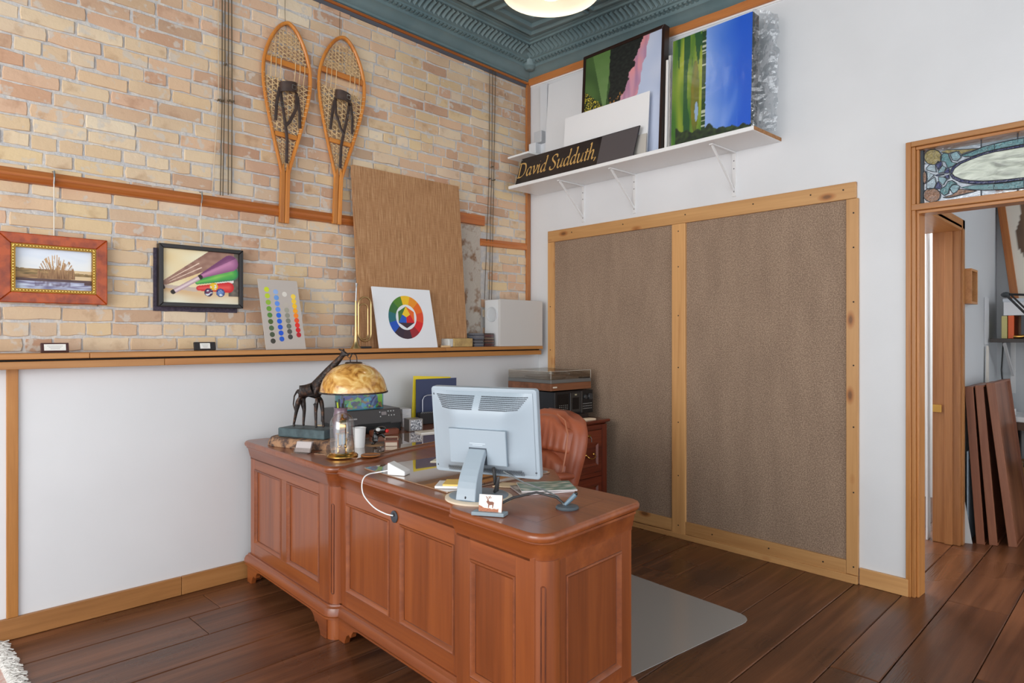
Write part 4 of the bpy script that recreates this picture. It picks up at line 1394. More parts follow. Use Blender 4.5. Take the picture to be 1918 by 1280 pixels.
def river(u, v):
    c = mixc((30, 92, 206), (186, 204, 240), 1.35 - u * 1.55 + 0.22 * nz(u * 3, v * 3, 2))
    if 0.5 < u < 0.85 and v < 0.6:
        c = mixc(c, (150, 176, 236), 0.6 * max(0, nz(u * 10 - v * 2, v * 3, 6)))
    if u < 0.40:
        c = mixc((168, 176, 48), (62, 112, 34), 0.5 + 1.1 * nz(u * 9, v * 2.2, 3))
        if nz(u * 14, v * 1.6, 8) > 0.18:
            c = (34, 84, 40)
        if math.hypot((u - 0.31) / 0.055, (v - 0.42) / 0.33) < 1:
            c = mixc((132, 120, 30), (92, 104, 34), 0.5 + nz(u * 20, v * 6))
        if math.hypot((u - 0.33) / 0.022, (v - 0.28) / 0.09) < 1:
            c = (150, 178, 206)
    elif u < 0.445 + 0.01 * nz(v * 40, 2):
        c = mixc((28, 62, 24), (52, 88, 30), nz(v * 40, u * 30))
        if nz(v * 55, 3.3) > 0.28:
            c = (190, 196, 170)
    if v < 0.15 + 0.07 * nz(u * 9, 5) - 0.1 * u and u > 0.05:
        c = mixc((24, 34, 26), (58, 78, 34), 0.5 + nz(u * 22, v * 30))
    return c


o = thing('painting', 'blue and green canvas wrapped in clear plastic at the shelf end', 'painting', on_wall(1.835, 0.255, ZS + 0.012, -2))
MB().box(-0.270, 0.270, 0.0, 0.075, 0.0, 0.69).build('stretcher', mat('canvas_edge', (96, 96, 98), 0.7, c2=(70, 74, 72), nscale=5), o)
canvas('canvas', 0.54, 0.69, 120, 140, river, o, at(0, -0.0015, 0))
# crumpled clear wrap
PL = thin_glass('clear_plastic_wrap', (240, 243, 246), 0.35, 0.08, bump=0.8, bscale=18)
PLF = thin_glass('clear_plastic_taut', (252, 253, 255), 0.05, 0.22, bump=0.4, bscale=9)
mb = MB()
nx2, nz2 = 26, 40
vs = []
path = [(-0.300, 0.045), (-0.285, 0.0), (-0.272, -0.006), (0.272, -0.006), (0.282, 0.0), (0.292, 0.03), (0.315, 0.06), (0.335, 0.10), (0.36, 0.14)]
def onpath(t_):
    k_ = t_ * (len(path) - 1)
    i = min(int(k_), len(path) - 2)
    f = k_ - i
    return path[i][0] + (path[i + 1][0] - path[i][0]) * f, path[i][1] + (path[i + 1][1] - path[i][1]) * f
for seg, ts, mtl, amp in (('wrap_front', (2 / 8, 3 / 8), PLF, 0.001), ('wrap_side', (3 / 8, 1.0), PL, 0.020), ('wrap_side', (0.0, 2 / 8), PL, 0.006)):
    vs = []
    for j in range(nz2 + 1):
        for i in range(nx2 + 1):
            x_, y_ = onpath(ts[0] + (ts[1] - ts[0]) * i / nx2)
            z_ = -0.002 + 0.70 * j / nz2
            e = 0 if (seg == 'wrap_side' and (i == 0 if ts[1] == 1.0 else i == nx2)) else 1
            a = amp * e * min(1, (i if ts[1] == 1.0 else nx2 - i) / 6 if seg == 'wrap_side' else 1)
            vs.append((x_ + a * nz(x_ * 30, z_ * 14, 2) + a * 0.6 * abs(nz(x_ * 60, z_ * 40, 5)), y_ - abs(a * nz(x_ * 24, z_ * 18, 7)) * 0.9, z_ + a * 0.5 * nz(x_ * 9, z_ * 9)))
    k = nx2 + 1
    MB().add(vs, [(j * k + i, j * k + i + 1, (j + 1) * k + i + 1, (j + 1) * k + i) for j in range(nz2) for i in range(nx2)]).build(seg, mtl, o)
# rolled prints and boards between the two paintings
for i, (u, v, r_, h, lb) in enumerate(((1.49, 0.16, 0.020, 0.66, 'white paper roll between the two shelf paintings, the taller one'), (1.515, 0.24, 0.011, 0.60, 'thin white paper roll touching the plastic wrapped canvas'))):
    tag(MB(on_wall(u, v, ZS, -2)).lathe([(r_, 0), (r_, h), (r_ - 0.003, h), (r_ - 0.003, h - 0.05)], 16).build('paper_roll', mat('roll_paper', (230, 228, 226), 0.6), smooth=50), lb, 'paper roll')
for i, (u, v, w, h, c, lb) in enumerate(((1.10, 0.284, 0.32, 0.42, (190, 184, 176), 'cream backing card just behind the black sign'),)):
    tag(MB(on_wall(u, v, ZS, -4)).box(-w, w * 0.9, 0, 0.004, 0, h * (0.35 if i == 0 else 0.9)).build('backing_card', mat('card_%d' % c[0], c, 0.7)), lb, 'card')

# ================================================================ THE DESK
MD = at(1.5427, 3.64, 0, -93)           # x = along the front to the right, y = depth, front faces -y
desk = thing('executive_desk', 'large cherry wood L shaped desk with panelled front and rounded corners', 'desk', MD)
ZL, ZC = 0.783, 0.775


def arc(cx, cy, r, a0, a1, n=6):
    return [(cx + r * math.cos(R(a0 + (a1 - a0) * i / n)), cy + r * math.sin(R(a0 + (a1 - a0) * i / n))) for i in range(n + 1)]


def inset(poly, d):
    """shrink a counter-clockwise polygon by d"""
    n = len(poly)
    out = []
    for i in range(n):
        p0, p1, p2 = Vector(poly[i - 1]), Vector(poly[i]), Vector(poly[(i + 1) % n])
        e1, e2 = (p1 - p0).normalized(), (p2 - p1).normalized()
        n1, n2 = Vector((-e1.y, e1.x)), Vector((-e2.y, e2.x))
        b = (n1 + n2)
        b = b / max(0.3, b.dot(n1)) if b.length > 1e-6 else n1
        q = p1 + b * d
        out.append((q.x, q.y))
    return out


def slab(name, poly, ztop, mtl, edge=0.031):
    lev = [(0.014, ztop - edge), (0.003, ztop - edge + 0.005), (0.0, ztop - edge + 0.012), (0.0, ztop - 0.010), (0.004, ztop - 0.003), (0.010, ztop)]
    mb = MB()
    rs_ = [[(x, y, z) for x, y in inset(poly, d)] for d, z in lev]
    mb.rings(rs_, cap=False)
    mb.add(rs_[0], [tuple(range(len(poly)))])
    mb.add(rs_[-1], [tuple(range(len(poly)))])
    return mb.build(name, mtl, desk, smooth=40)


polyL = arc(0.05, 0.05, 0.05, 180, 270, 5) + arc(0.985, 0.055, 0.055, 270, 340, 5) + [(1.045, 0.075), (0.985, 0.26), (0.91, 0.46), (0.845, 0.66), (0.80, 0.90), (0.785, 1.25), (0.78, 1.55), (0.0, 1.55)]
slab('return_top', polyL, ZL, cherry('y'))
polyC = [(0.80, 0.075), (1.03, 0.042), (1.86, 0.042), (1.875, 0.032)] + arc(1.93, 0.05, 0.05, 200, 270, 4) + arc(2.285, 0.07, 0.07, 270, 354, 7) + arc(2.244, 0.525, 0.055, -6, 90, 6) + [(1.90, 0.58), (1.80, 0.66), (1.70, 0.74), (0.80, 0.78)]
slab('main_top', polyC, ZC, cherry('x'))
# inlaid border lines of the right-hand top
mb = MB()
for a, b in (((1.92, 0.10), (2.235, 0.10)), ((2.235, 0.10), (2.19, 0.48)), ((2.19, 0.48), (1.92, 0.48))):
    mb.tube([(a[0], a[1], ZC - 0.0006), (b[0], b[1], ZC - 0.0006)], 0.0011, 4)
mb.build('inlay_line', CHERRY_DARK, desk)


def frieze(name, pts, z0, z1, d0=0.0, d1=0.016):
    """moulding swept along an open plan path; outer side to the right of travel"""
    prof = [(d0 + d1, z1), (d0 + d1, z1 - 0.008), (d0 + d1 - 0.006, z1 - 0.016), (d0 + 0.004, z0 + 0.022), (d0, z0 + 0.008), (d0, z0), (d0 - 0.02, z0), (d0 - 0.02, z1)]
    n = len(pts)
    rs_ = []
    for i in range(n):
        p = Vector(pts[i])
        e1 = (p - Vector(pts[i - 1])).normalized() if i else None
        e2 = (Vector(pts[i + 1]) - p).normalized() if i < n - 1 else None
        e1, e2 = e1 or e2, e2 or e1
        n1, n2 = Vector((e1.y, -e1.x)), Vector((e2.y, -e2.x))
        b = n1 + n2
        b = b / max(0.3, b.dot(n1))
        rs_.append([(p.x + b.x * d, p.y + b.y * d, z) for d, z in prof])
    return MB().rings(rs_).build(name, cherry('x'), desk, smooth=30)


FL, FC, FR = 0.036, 0.074, 0.036
frieze('frieze', [(0.032, 0.5), (0.032, FL)] + [(0.95, FL)] + arc(0.955, FL + 0.05, 0.05, 270, 350, 5) + [(1.004, 0.10)], 0.682, ZL - 0.03)
frieze('frieze', [(1.0, FC), (1.905, FC)], 0.676, ZC - 0.03)
frieze('frieze', [(1.900, 0.10), (1.900, FR)] + arc(2.27, FR + 0.055, 0.055, 270, 354, 6) + [(2.276, 0.53)], 0.676, ZC - 0.03)
# carcasses behind the faces
MB().box(0.045, 0.965, FL + 0.02, 1.45, 0.11, 0.752).build('carcass', CHERRY_DARK, desk)
MB().box(0.96, 1.93, FC + 0.02, FC + 0.035, 0.11, 0.744).build('modesty_panel', CHERRY_DARK, desk)
MB().prism([(1.925, FR + 0.02), (2.305, FR + 0.02), (2.254, 0.53), (1.925, 0.53)], 0.11, 0.744).build('carcass', CHERRY_DARK, desk)


def face(T, w, cuts, z0, z1, zr0, zr1, tone='z'):
    """framed panel front: cuts = list of (x0, x1) of the recessed fields"""
    def bx(name, x0, x1, za, zb, ax, y0=0.0, y1=0.02):
        MB(T).box(x0, x1, y0, y1, za, zb).build(name, cherry(ax), desk, bev=0.0012)
    bx('rail', cuts[0][0], cuts[-1][1], zr1, z1, 'x')
    bx('rail', cuts[0][0], cuts[-1][1], z0, zr0, 'x')
    edges = [0.0] + [e for c in cuts for e in c] + [w]
    for a, b in zip(edges[::2], edges[1::2]):
        if b - a > 0.004:
            bx('stile', a, b, z0 if a in (0.0,) or b == w else zr0, z1 if a in (0.0,) or b == w else zr1, 'z')
    for a, b in cuts:
        wv = (b - a) / 3 if b - a > 0.26 else (b - a) / 2
        bx('panel', a, b, zr0, zr1, 'z', 0.011, 0.02)
        # sloped moulding round the field
        mo = MB(T)
        d = 0.017
        o1 = [(a, zr0), (b, zr0), (b, zr1), (a, zr1)]
        i1 = [(a + d, zr0 + d), (b - d, zr0 + d), (b - d, zr1 - d), (a + d, zr1 - d)]
        h = [(x + (0.005 if x == a else -0.005), z + (0.005 if z == zr0 else -0.005)) for x, z in o1]
        h2 = [(x + (0.009 if x == a else -0.009), z + (0.009 if z == zr0 else -0.009)) for x, z in o1]
        mo.rings([[(x, 0.0005, z) for x, z in o1], [(x + (0.0022 if x == a else -0.0022), -0.0035, z + (0.0022 if z == zr0 else -0.0022)) for x, z in o1], [(x, -0.005, z) for x, z in h], [(x, -0.003, z) for x, z in h2], [(x, 0.0102, z) for x, z in i1]], cap=False)
        mo.m = 1
        for ring, yy, rr in ((o1, -0.0002, 0.0013), (i1, 0.0104, 0.0016)):
            mo.tube([(x, yy, z) for x, z in ring], rr, 4, closed=True)
        mo.build('moulding', [cherry('x'), CHERRY_DARK], desk, smooth=35)


face(Matrix.Translation((0.036, FL, 0)), 0.925, [(0.055, 0.405), (0.475, 0.830)], 0.135, 0.690, 0.222, 0.632)
face(Matrix.Translation((1.000, FC, 0)), 0.905, [(0.052, 0.410), (0.487, 0.842)], 0.135, 0.690, 0.225, 0.618)
face(Matrix.Translation((1.905, FR, 0)), 0.385, [(0.075, 0.300)], 0.135, 0.690, 0.215, 0.612)
face(Matrix.Translation((2.322, FR + 0.045, 0)) @ Matrix.Rotation(R(96), 4, 'Z'), 0.45, [(0.068, 0.385)], 0.135, 0.690, 0.215, 0.618)
MB().box(0.032, 0.036, FL + 0.01, 1.45, 0.11, 0.70).build('end_panel', cherry('z'), desk)


def post(cx, cy, r, side):
    prof = []
    mb = MB()
    mb.lathe([(r, 0.155), (r, 0.682)], 28, (cx, cy, 0))
    o = mb.build('corner_post', cherry('z'), desk, smooth=40)
    a = R(side)
    px, py = cx + math.cos(a) * r, cy + math.sin(a) * r
    tx, ty = -math.sin(a), math.cos(a)
    q = MB()
    ring = [(0.007 * math.cos(R(t_)), (0.60 if t_ < 180 else 0.21) + 0.007 * math.sin(R(t_))) for t_ in range(0, 360, 30)]
    q.add([(px + tx * u - math.cos(a) * 0.001, py + ty * u - math.sin(a) * 0.001, z) for u, z in ring] + [(px + math.cos(a) * 0.0015, py + math.sin(a) * 0.0015, z) + () for u, z in ring[:0]], [tuple(range(len(ring)))])
    q.tube([(px + tx * u, py + ty * u, z) for u, z in ring], 0.0022, 5, closed=True)
    q.build('flute', CHERRY_DARK, o)


post(0.960, FL + 0.048, 0.046, -60)
post(2.279, FR + 0.052, 0.050, -48)
# base mouldings
BASE_L = [(0.026, 0.5), (0.026, FL - 0.004)] + arc(0.958, FL + 0.048, 0.054, 270, 350, 5) + [(1.004, 0.12)]
BASE_C = [(1.0, FC - 0.004), (1.91, FC - 0.004)]
BASE_R = [(1.897, 0.12), (1.897, FR - 0.004)] + arc(2.277, FR + 0.052, 0.056, 270, 354, 6) + [(2.283, 0.535)]


def base(pts):
    prof = [(-0.01, 0.158), (0.004, 0.158), (0.006, 0.150), (0.014, 0.144), (0.020, 0.128), (0.022, 0.112), (0.018, 0.104), (0.018, 0.096), (-0.01, 0.096)]
    n = len(pts)
    rs_ = []
    for i in range(n):
        p = Vector(pts[i])
        e1 = (p - Vector(pts[i - 1])).normalized() if i else None
        e2 = (Vector(pts[i + 1]) - p).normalized() if i < n - 1 else None
        e1, e2 = e1 or e2, e2 or e1
        n1, n2 = Vector((e1.y, -e1.x)), Vector((e2.y, -e2.x))
        b = n1 + n2
        b = b / max(0.3, b.dot(n1))
        rs_.append([(p.x + b.x * d, p.y + b.y * d, z) for d, z in prof])
    MB().rings(rs_).build('base_moulding', cherry('x'), desk, smooth=25)


for p in (BASE_L, BASE_C, BASE_R):
    base(p)


def foot(T, s):
    pr = [(0, 0), (0.055, 0), (0.062, 0.018), (0.075, 0.040), (0.095, 0.052), (0.102, 0.044), (0.114, 0.046), (0.118, 0.060), (0.135, 0.078), (0.17, 0.088), (0.17, 0.10), (0, 0.10)]
    MB(T).prism([(x * s, z) for x, z in pr], -0.014, 0.012, 'y').build('foot', cherry('x'), desk, bev=0.002)


foot(Matrix.Translation((0.022, FL, 0)), 1)
foot(Matrix.Translation((0.962, FL, 0)), -1)
foot(Matrix.Translation((1.006, FC, 0)), 1)
foot(Matrix.Translation((1.902, FC, 0)), -1)
foot(Matrix.Translation((1.90, FR, 0)), 1)
foot(Matrix.Translation((2.29, FR, 0)), -1)
foot(Matrix.Translation((2.327, FR + 0.05, 0)) @ Matrix.Rotation(R(96), 4, 'Z'), 1)
foot(Matrix.Translation((2.277, 0.53, 0)) @ Matrix.Rotation(R(96), 4, 'Z'), -1)
foot(Matrix.Translation((0.026, FL, 0)) @ Matrix.Rotation(R(90), 4, 'Z'), 1)
mb = MB()
mb.lathe([(0.048, 0.0), (0.048, 0.10)], 18, (0.962, FL + 0.042, 0))
mb.build('corner_foot', cherry('z'), desk, smooth=40)
mb = MB()
mb.lathe([(0.05, 0.0), (0.05, 0.10)], 18, (2.284, FR + 0.048, 0))
mb.build('corner_foot', cherry('z'), desk, smooth=40)
# cable grommet in the front
G = Matrix.Translation((1.452, FC - 0.001, 0.640)) @ Matrix.Rotation(R(90), 4, 'X')
MB(G).lathe([(0.024, 0.0), (0.024, 0.004), (0.020, 0.006), (0.001, 0.005)], 20).build('cable_grommet', mat('grommet_grey', (60, 66, 74), 0.5), desk, smooth=40)
MB(G).lathe([(0.008, 0.0062), (0.001, 0.0066)], 10, (0.004, 0.010, 0)).build('grommet_slot', BLACKP, bpy.data.objects['cable_grommet'])


def D(x, y, z, rz=0.0, rx=0.0):
    return MD @ at(x, y, z, rz, rx)


# ---- glass sheets on the desk top
DGL = NT('desk_glass')
DGL.b.inputs['Base Color'].default_value = rgb((150, 116, 90))
DGL.b.inputs['Roughness'].default_value = 0.03
DGL.b.inputs['Coat Weight'].default_value = 1.0
DGL.b.inputs['Coat Roughness'].default_value = 0.02
DGL.b.inputs['Coat IOR'].default_value = 1.9
tag(MB(D(1.43, 0.39, ZC + 0.0005)).rbox(-0.31, 0.31, -0.27, 0.28, 0.0, 0.005, 0.012).build('glass_desk_pad', DGL.m, bev=0.001), 'large glass sheet on the middle of the desk', 'glass sheet')
tag(MB(D(0.70, 0.50, ZL + 0.0005)).prism([(-0.02, -0.40), (0.24, -0.31), (0.14, -0.02), (0.06, 0.30), (-0.10, 0.55), (-0.30, 0.55), (-0.28, 0.0)], 0.0, 0.005).build('glass_desk_pad', DGL.m, bev=0.001), 'glass sheet on the desk under the domed clock', 'glass sheet')
ZG, ZGL = ZC + 0.006, ZL + 0.006

# ---- giraffe lamp
MG = at(1.733, 3.202, ZL + 0.001, -68)
o = thing('giraffe_lamp', 'bronze giraffe table lamp holding a marbled amber shade', 'lamp', MG)
BRONZE = mat('dark_bronze', (52, 46, 44), 0.4, 0.55, c2=(104, 74, 56), nscale=50, bump=0.5, bscale=70, lo=0.5, hi=0.75)
mb = MB()
rs = random.Random(2)
rim = []
for q in range(28):
    a = 2 * math.pi * q / 28
    rx, ry = 0.255, 0.115
    k_ = (abs(math.cos(a)) ** 3 + abs(math.sin(a)) ** 3) ** (-1 / 3)
    rim.append((math.cos(a) * rx * k_, math.sin(a) * ry * k_))
mb.rings([[(x * 1.02, y * 1.03, 0.0) for x, y in rim], [(x * (1.0 + rs.uniform(-0.02, 0.03)), y * (1 + rs.uniform(-0.03, 0.04)), 0.018) for x, y in rim], [(x * 0.95, y * 0.93, 0.040) for x, y in rim], [(x * 0.91, y * 0.88, 0.044) for x, y in rim]])
slabo = mb.build('wood_slab', mat('bark_slab', (176, 134, 100), 0.8, c2=(92, 72, 64), nscale=30, bump=1.0, bscale=60, detail=8, lo=0.42, hi=0.58), o, smooth=30)
MB().box(-0.175, 0.125, -0.065, 0.070, 0.045, 0.093).build('stone_base', mat('verdigris_stone', (54, 68, 72), 0.5, c2=(84, 104, 108), nscale=12, bump=0.3, bscale=40, detail=8), o, bev=0.006)


def skin_mesh(name, verts, edges, radii, mtl, parent, root=0, sub=2):
    me = bpy.data.meshes.new(name)
    me.from_pydata(verts, edges, [])
    ob = bpy.data.objects.new(name, me)
    COL.objects.link(ob)
    ob.parent = parent
    sk = ob.modifiers.new('skin', 'SKIN')
    sk.use_smooth_shade = True
    sk.branch_smoothing = 1.0
    lay = me.skin_vertices[0].data
    for i, r_ in enumerate(radii):
        lay[i].radius = r_ if isinstance(r_, tuple) else (r_, r_)
        lay[i].use_root = (i == root)
    sb = ob.modifiers.new('sub', 'SUBSURF')
    sb.levels = sb.render_levels = sub
    me.materials.append(mtl)
    return ob


gv = [(-0.018, 0, 0.282), (-0.066, 0, 0.284), (0.035, 0, 0.305), (0.062, 0, 0.345), (0.118, 0, 0.408), (0.178, 0, 0.463), (0.205, 0, 0.492), (0.232, 0, 0.478),   # 0-7 trunk, neck, head
      (-0.082, 0.016, 0.245), (-0.070, 0.018, 0.18), (-0.076, 0.018, 0.105), (-0.074, 0.018, 0.096),      # hind leg
      (-0.078, -0.016, 0.245), (-0.092, -0.018, 0.18), (-0.110, -0.018, 0.105), (-0.106, -0.018, 0.096),
      (0.042, 0.016, 0.25), (0.052, 0.017, 0.18), (0.055, 0.017, 0.105), (0.060, 0.017, 0.096),
      (0.040, -0.016, 0.25), (0.034, -0.017, 0.18), (0.036, -0.017, 0.105), (0.040, -0.017, 0.096),
      (-0.098, 0, 0.290), (-0.122, 0, 0.255), (-0.128, 0, 0.21), (-0.112, 0, 0.165),
      (0.190, 0.011, 0.506), (0.182, 0.020, 0.510), (0.190, -0.011, 0.506), (0.182, -0.020, 0.510)]
ge = [(0, 1), (0, 2), (2, 3), (3, 4), (4, 5), (5, 6), (6, 7), (1, 8), (8, 9), (9, 10), (10, 11), (1, 12), (12, 13), (13, 14), (14, 15), (2, 16), (16, 17), (17, 18), (18, 19), (2, 20), (20, 21), (21, 22), (22, 23), (1, 24), (24, 25), (25, 26), (26, 27), (6, 28), (28, 29), (6, 30), (30, 31)]
gr = [0.043, 0.042, 0.046, 0.036, 0.022, 0.015, 0.015, 0.008, 0.021, 0.010, 0.0065, 0.008, 0.021, 0.010, 0.0065, 0.008, 0.016, 0.009, 0.0065, 0.008, 0.016, 0.009, 0.0065, 0.008, 0.007, 0.004, 0.0035, 0.003, 0.005, 0.003, 0.005, 0.003]
skin_mesh('giraffe', gv, ge, gr, BRONZE, o)
SHADE = NT('amber_capiz')
tcn = SHADE.n('TexCoord'); nn = SHADE.n('TexNoise', Scale=14.0, Detail=8.0, Distortion=2.0)
SHADE.l(tcn, 'Object', nn, 'Vector')
rp = SHADE.ramp([(0.3, (140, 84, 28)), (0.45, (206, 150, 72)), (0.6, (226, 182, 108)), (0.75, (240, 212, 150))])
SHADE.l(nn, 'Fac', rp, 0); SHADE.l(rp, 0, SHADE.b, 'Base Color')
SHADE.b.inputs['Roughness'].default_value = 0.14
SHADE.b.inputs['Coat Weight'].default_value = 0.6
mb = MB()
cx, cz = 0.262, 0.292
prof = [(0.170, 0.0), (0.168, 0.012), (0.164, 0.034), (0.152, 0.066), (0.132, 0.096), (0.104, 0.122), (0.072, 0.138), (0.040, 0.146)]
mb.lathe(prof + [(r_ - 0.003, z - 0.003) for r_, z in prof[::-1]], 40, (cx, 0, cz), cap=False)
sh = mb.build('shade', SHADE.m, o, smooth=50)
mb = MB()
mb.lathe([(0.1725, -0.004), (0.1735, 0.0), (0.1725, 0.004), (0.168, 0.004), (0.168, -0.004), (0.1725, -0.004)], 40, (cx, 0, cz), cap=False)
mb.build('shade_rim', BRONZE, sh, smooth=40)
mb = MB()
mb.lathe([(0.044, 0.143), (0.044, 0.149), (0.036, 0.153), (0.001, 0.153)], 24, (cx, 0, cz))
mb.tube([(cx - 0.020, 0, cz + 0.152), (cx - 0.022, 0, cz + 0.172), (cx - 0.014, 0, cz + 0.190), (cx + 0.0, 0, cz + 0.194), (cx + 0.014, 0, cz + 0.188), (cx + 0.020, 0, cz + 0.172), (cx + 0.020, 0, cz + 0.152)], 0.0026, 6)
mb.build('shade_cap', BRONZE, sh, smooth=40)
mb = MB(Matrix.Translation((cx - 0.026, 0, cz + 0.186)) @ Matrix.Rotation(R(90), 4, 'X'))
mb.tube([(0.013 * math.cos(R(q * 30)), 0.013 * math.sin(R(q * 30)), 0) for q in range(12)], 0.002, 5, closed=True)
mb.build('hanging_ring', BRONZE, sh)

# ---- acrylic card holder by the lamp
o = thing('card_holder', 'small clear card holder with grey cards before the giraffe lamp', 'card holder', at(1.585, 3.03, ZL + 0.001, -62))
ACR = thin_glass('clear_acrylic', (240, 236, 234), 0.3)
MB().box(-0.045, 0.045, -0.03, 0.035, 0.0, 0.003).build('foot', ACR, o)
MB(Matrix.Rotation(R(-22), 4, 'X')).box(-0.045, 0.045, 0.006, 0.009, 0.0, 0.062).build('back', ACR, o)
MB(Matrix.Rotation(R(-22), 4, 'X')).box(-0.042, 0.042, -0.004, 0.005, 0.003, 0.055).build('cards', mat('grey_cards', (190, 180, 178), 0.6), o)
MB(Matrix.Rotation(R(-22), 4, 'X')).box(-0.045, 0.045, -0.010, -0.007, 0.0, 0.022).build('front_lip', ACR, o)

# ---- anniversary clock under a glass dome
o = thing('dome_clock', 'brass anniversary clock under a clear glass dome', 'clock', at(1.664, 2.790, ZGL + 0.0005))
mb = MB(); mb.lathe([(0.074, 0.0), (0.074, 0.005), (0.070, 0.009), (0.066, 0.013), (0.060, 0.015), (0.056, 0.022), (0.001, 0.023)], 36); mb.build('base', BRASS, o, smooth=35)
mb = MB()
mb.lathe([(0.058, 0.0155), (0.058, 0.15)] + [(0.058 * math.cos(R(a)), 0.15 + 0.058 * math.sin(R(a))) for a in (15, 30, 45, 60, 75, 88)], 36, cap=False)
mb.build('glass_dome', thin_glass('dome_glass', (246, 248, 248), 0.3), o, smooth=60)
mb = MB()
for sx in (-0.022, 0.022):
    mb.lathe([(0.006, 0.022), (0.004, 0.03), (0.0035, 0.10), (0.0055, 0.108)], 10, (sx, 0, 0))
mb.box(-0.03, 0.03, -0.008, 0.008, 0.106, 0.111)
mb.build('pillars', BRASS, o, smooth=40)
mb = MB(Matrix.Translation((0.004, -0.006, 0.142)) @ Matrix.Rotation(R(55), 4, 'Z') @ Matrix.Rotation(R(90), 4, 'X'))
mb.lathe([(0.001, -0.018), (0.034, -0.018), (0.038, -0.013), (0.038, 0.013), (0.035, 0.0142)], 28)
face_ = mb.build('movement', BRASS, o, smooth=40)
mb = MB(Matrix.Translation((0.004, -0.006, 0.142)) @ Matrix.Rotation(R(55), 4, 'Z') @ Matrix.Rotation(R(90), 4, 'X'))
mb.lathe([(0.029, 0.0142), (0.001, 0.0146)], 28)
mb.build('dial', mat('ivory_dial', (232, 226, 208), 0.5), face_)
mb = MB()
mb.lathe([(0.004, 0.176), (0.009, 0.182), (0.004, 0.190), (0.006, 0.196), (0.001, 0.201)], 12)
mb.build('finial', BRASS, o, smooth=40)
mb = MB()
for q in range(4):
    a = R(q * 90 + 20)
    mb.ball((0.021 * math.cos(a), 0.021 * math.sin(a), 0.048), 0.0085, n=10, m=6)
    mb.tube([(0, 0, 0.052), (0.021 * math.cos(a), 0.021 * math.sin(a), 0.05)], 0.0015, 5)
mb.tube([(0, 0, 0.05), (0, 0, 0.105)], 0.0012, 5)
mb.build('pendulum', BRASS, o, smooth=50)
MB().box(-0.025, 0.025, 0.006, 0.008, 0.045, 0.16).build('backplate', mat('pale_blue_enamel', (166, 186, 206), 0.3), o)
mb = MB(at(1.764, 2.70, ZGL + 0.0005)); mb.lathe([(0.046, 0), (0.047, 0.003), (0.045, 0.006), (0.041, 0.004), (0.001, 0.004)], 32)
tag(mb.build('coaster', mat('amber_coaster', (176, 112, 60), 0.25, 0.3), smooth=40), 'round amber coaster on the glass beside the domed clock', 'coaster')

# ---- pen vase, white cup, figurine with little crate
o = thing('pen_vase', 'mauve ceramic vase holding pens behind the domed clock', 'vase', at(1.825, 3.075, ZL + 0.001))
mb = MB(); mb.lathe([(0.026, 0), (0.034, 0.03), (0.040, 0.08), (0.041, 0.13), (0.037, 0.165), (0.033, 0.185), (0.035, 0.20), (0.036, 0.203), (0.032, 0.203), (0.029, 0.18)], 24); mb.build('body', mat('mauve_glaze', (136, 112, 122), 0.2, c2=(104, 84, 100), nscale=9, coat=0.6), o, smooth=50)
for q, (a, c) in enumerate(((20, (24, 24, 26)), (80, (40, 34, 30)), (140, (22, 22, 24)), (200, (190, 206, 60)), (260, (26, 26, 30)), (320, (60, 120, 70)))):
    MB().tube([(0.010 * math.cos(R(a)), 0.010 * math.sin(R(a)), 0.12), (0.026 * math.cos(R(a)), 0.026 * math.sin(R(a)), 0.25 - 0.006 * q)], 0.0045, 7).build('pen', mat('pen_%d' % q, c, 0.4), o)
mb = MB(); mb.lathe([(0.026, 0), (0.033, 0.10), (0.034, 0.104), (0.031, 0.104), (0.027, 0.02), (0.001, 0.018)], 24)
mb.T = at(1.858, 2.935, ZL + 0.001)
mb = MB(at(1.862, 2.955, ZL + 0.001)); mb.lathe([(0.026, 0), (0.033, 0.10), (0.035, 0.106), (0.031, 0.106), (0.027, 0.02), (0.001, 0.018)], 24)
tag(mb.build('paper_cup', mat('cup_white', (232, 232, 232), 0.5), smooth=40), 'white cup between the domed clock and the black figurine', 'cup')
o = thing('figurine', 'glossy black figurine with a red nose bending over a little crate', 'figurine', at(1.955, 2.955, ZL + 0.001, -40))
FB = mat('gloss_black', (24, 22, 22), 0.15, coat=0.6)
skin_mesh('body', [(0, 0, 0.012), (0, 0, 0.045), (0.004, 0, 0.078), (0.040, 0, 0.088), (0.062, 0, 0.072), (-0.012, 0.016, 0.010), (-0.012, -0.016, 0.010), (0.03, 0.02, 0.06), (0.055, 0.022, 0.038)],
          [(0, 1), (1, 2), (2, 3), (3, 4), (0, 5), (0, 6), (1, 7), (7, 8)], [0.022, 0.026, 0.026, 0.026, 0.016, 0.014, 0.014, 0.010, 0.008], FB, o)
MB().ball((0.066, -0.016, 0.080), 0.010, n=10, m=6).build('red_nose', mat('red_enamel', (206, 34, 34), 0.25), o, smooth=60)
MB().ball((0.020, -0.022, 0.088), 0.013, 0.007, 0.010, 10, 6).build('white_patch', mat('white_enamel', (226, 226, 224), 0.3), o, smooth=60)
mb = MB(); mb.lathe([(0.045, 0), (0.046, 0.004), (0.040, 0.008), (0.001, 0.008)], 24, sx=1.2); mb.build('base', mat('tan_ceramic', (170, 132, 96), 0.4), o, smooth=40)
cr = MB().box(0.055, 0.125, -0.045, 0.015, 0.0, 0.034).build('crate', mat('red_brown_crate', (126, 72, 52), 0.5), o, bev=0.003)
MB().box(0.060, 0.120, -0.0475, -0.045, 0.006, 0.024).build('crate_plate', mat('plaque_cream', (206, 186, 166), 0.5), cr)
MB().tube([(0.057, -0.03, 0.034), (0.057, -0.03, 0.05), (0.123, -0.03, 0.05), (0.123, -0.03, 0.034)], 0.0022, 5).build('crate_handle', mat('wire_cream', (196, 176, 150), 0.4), cr)

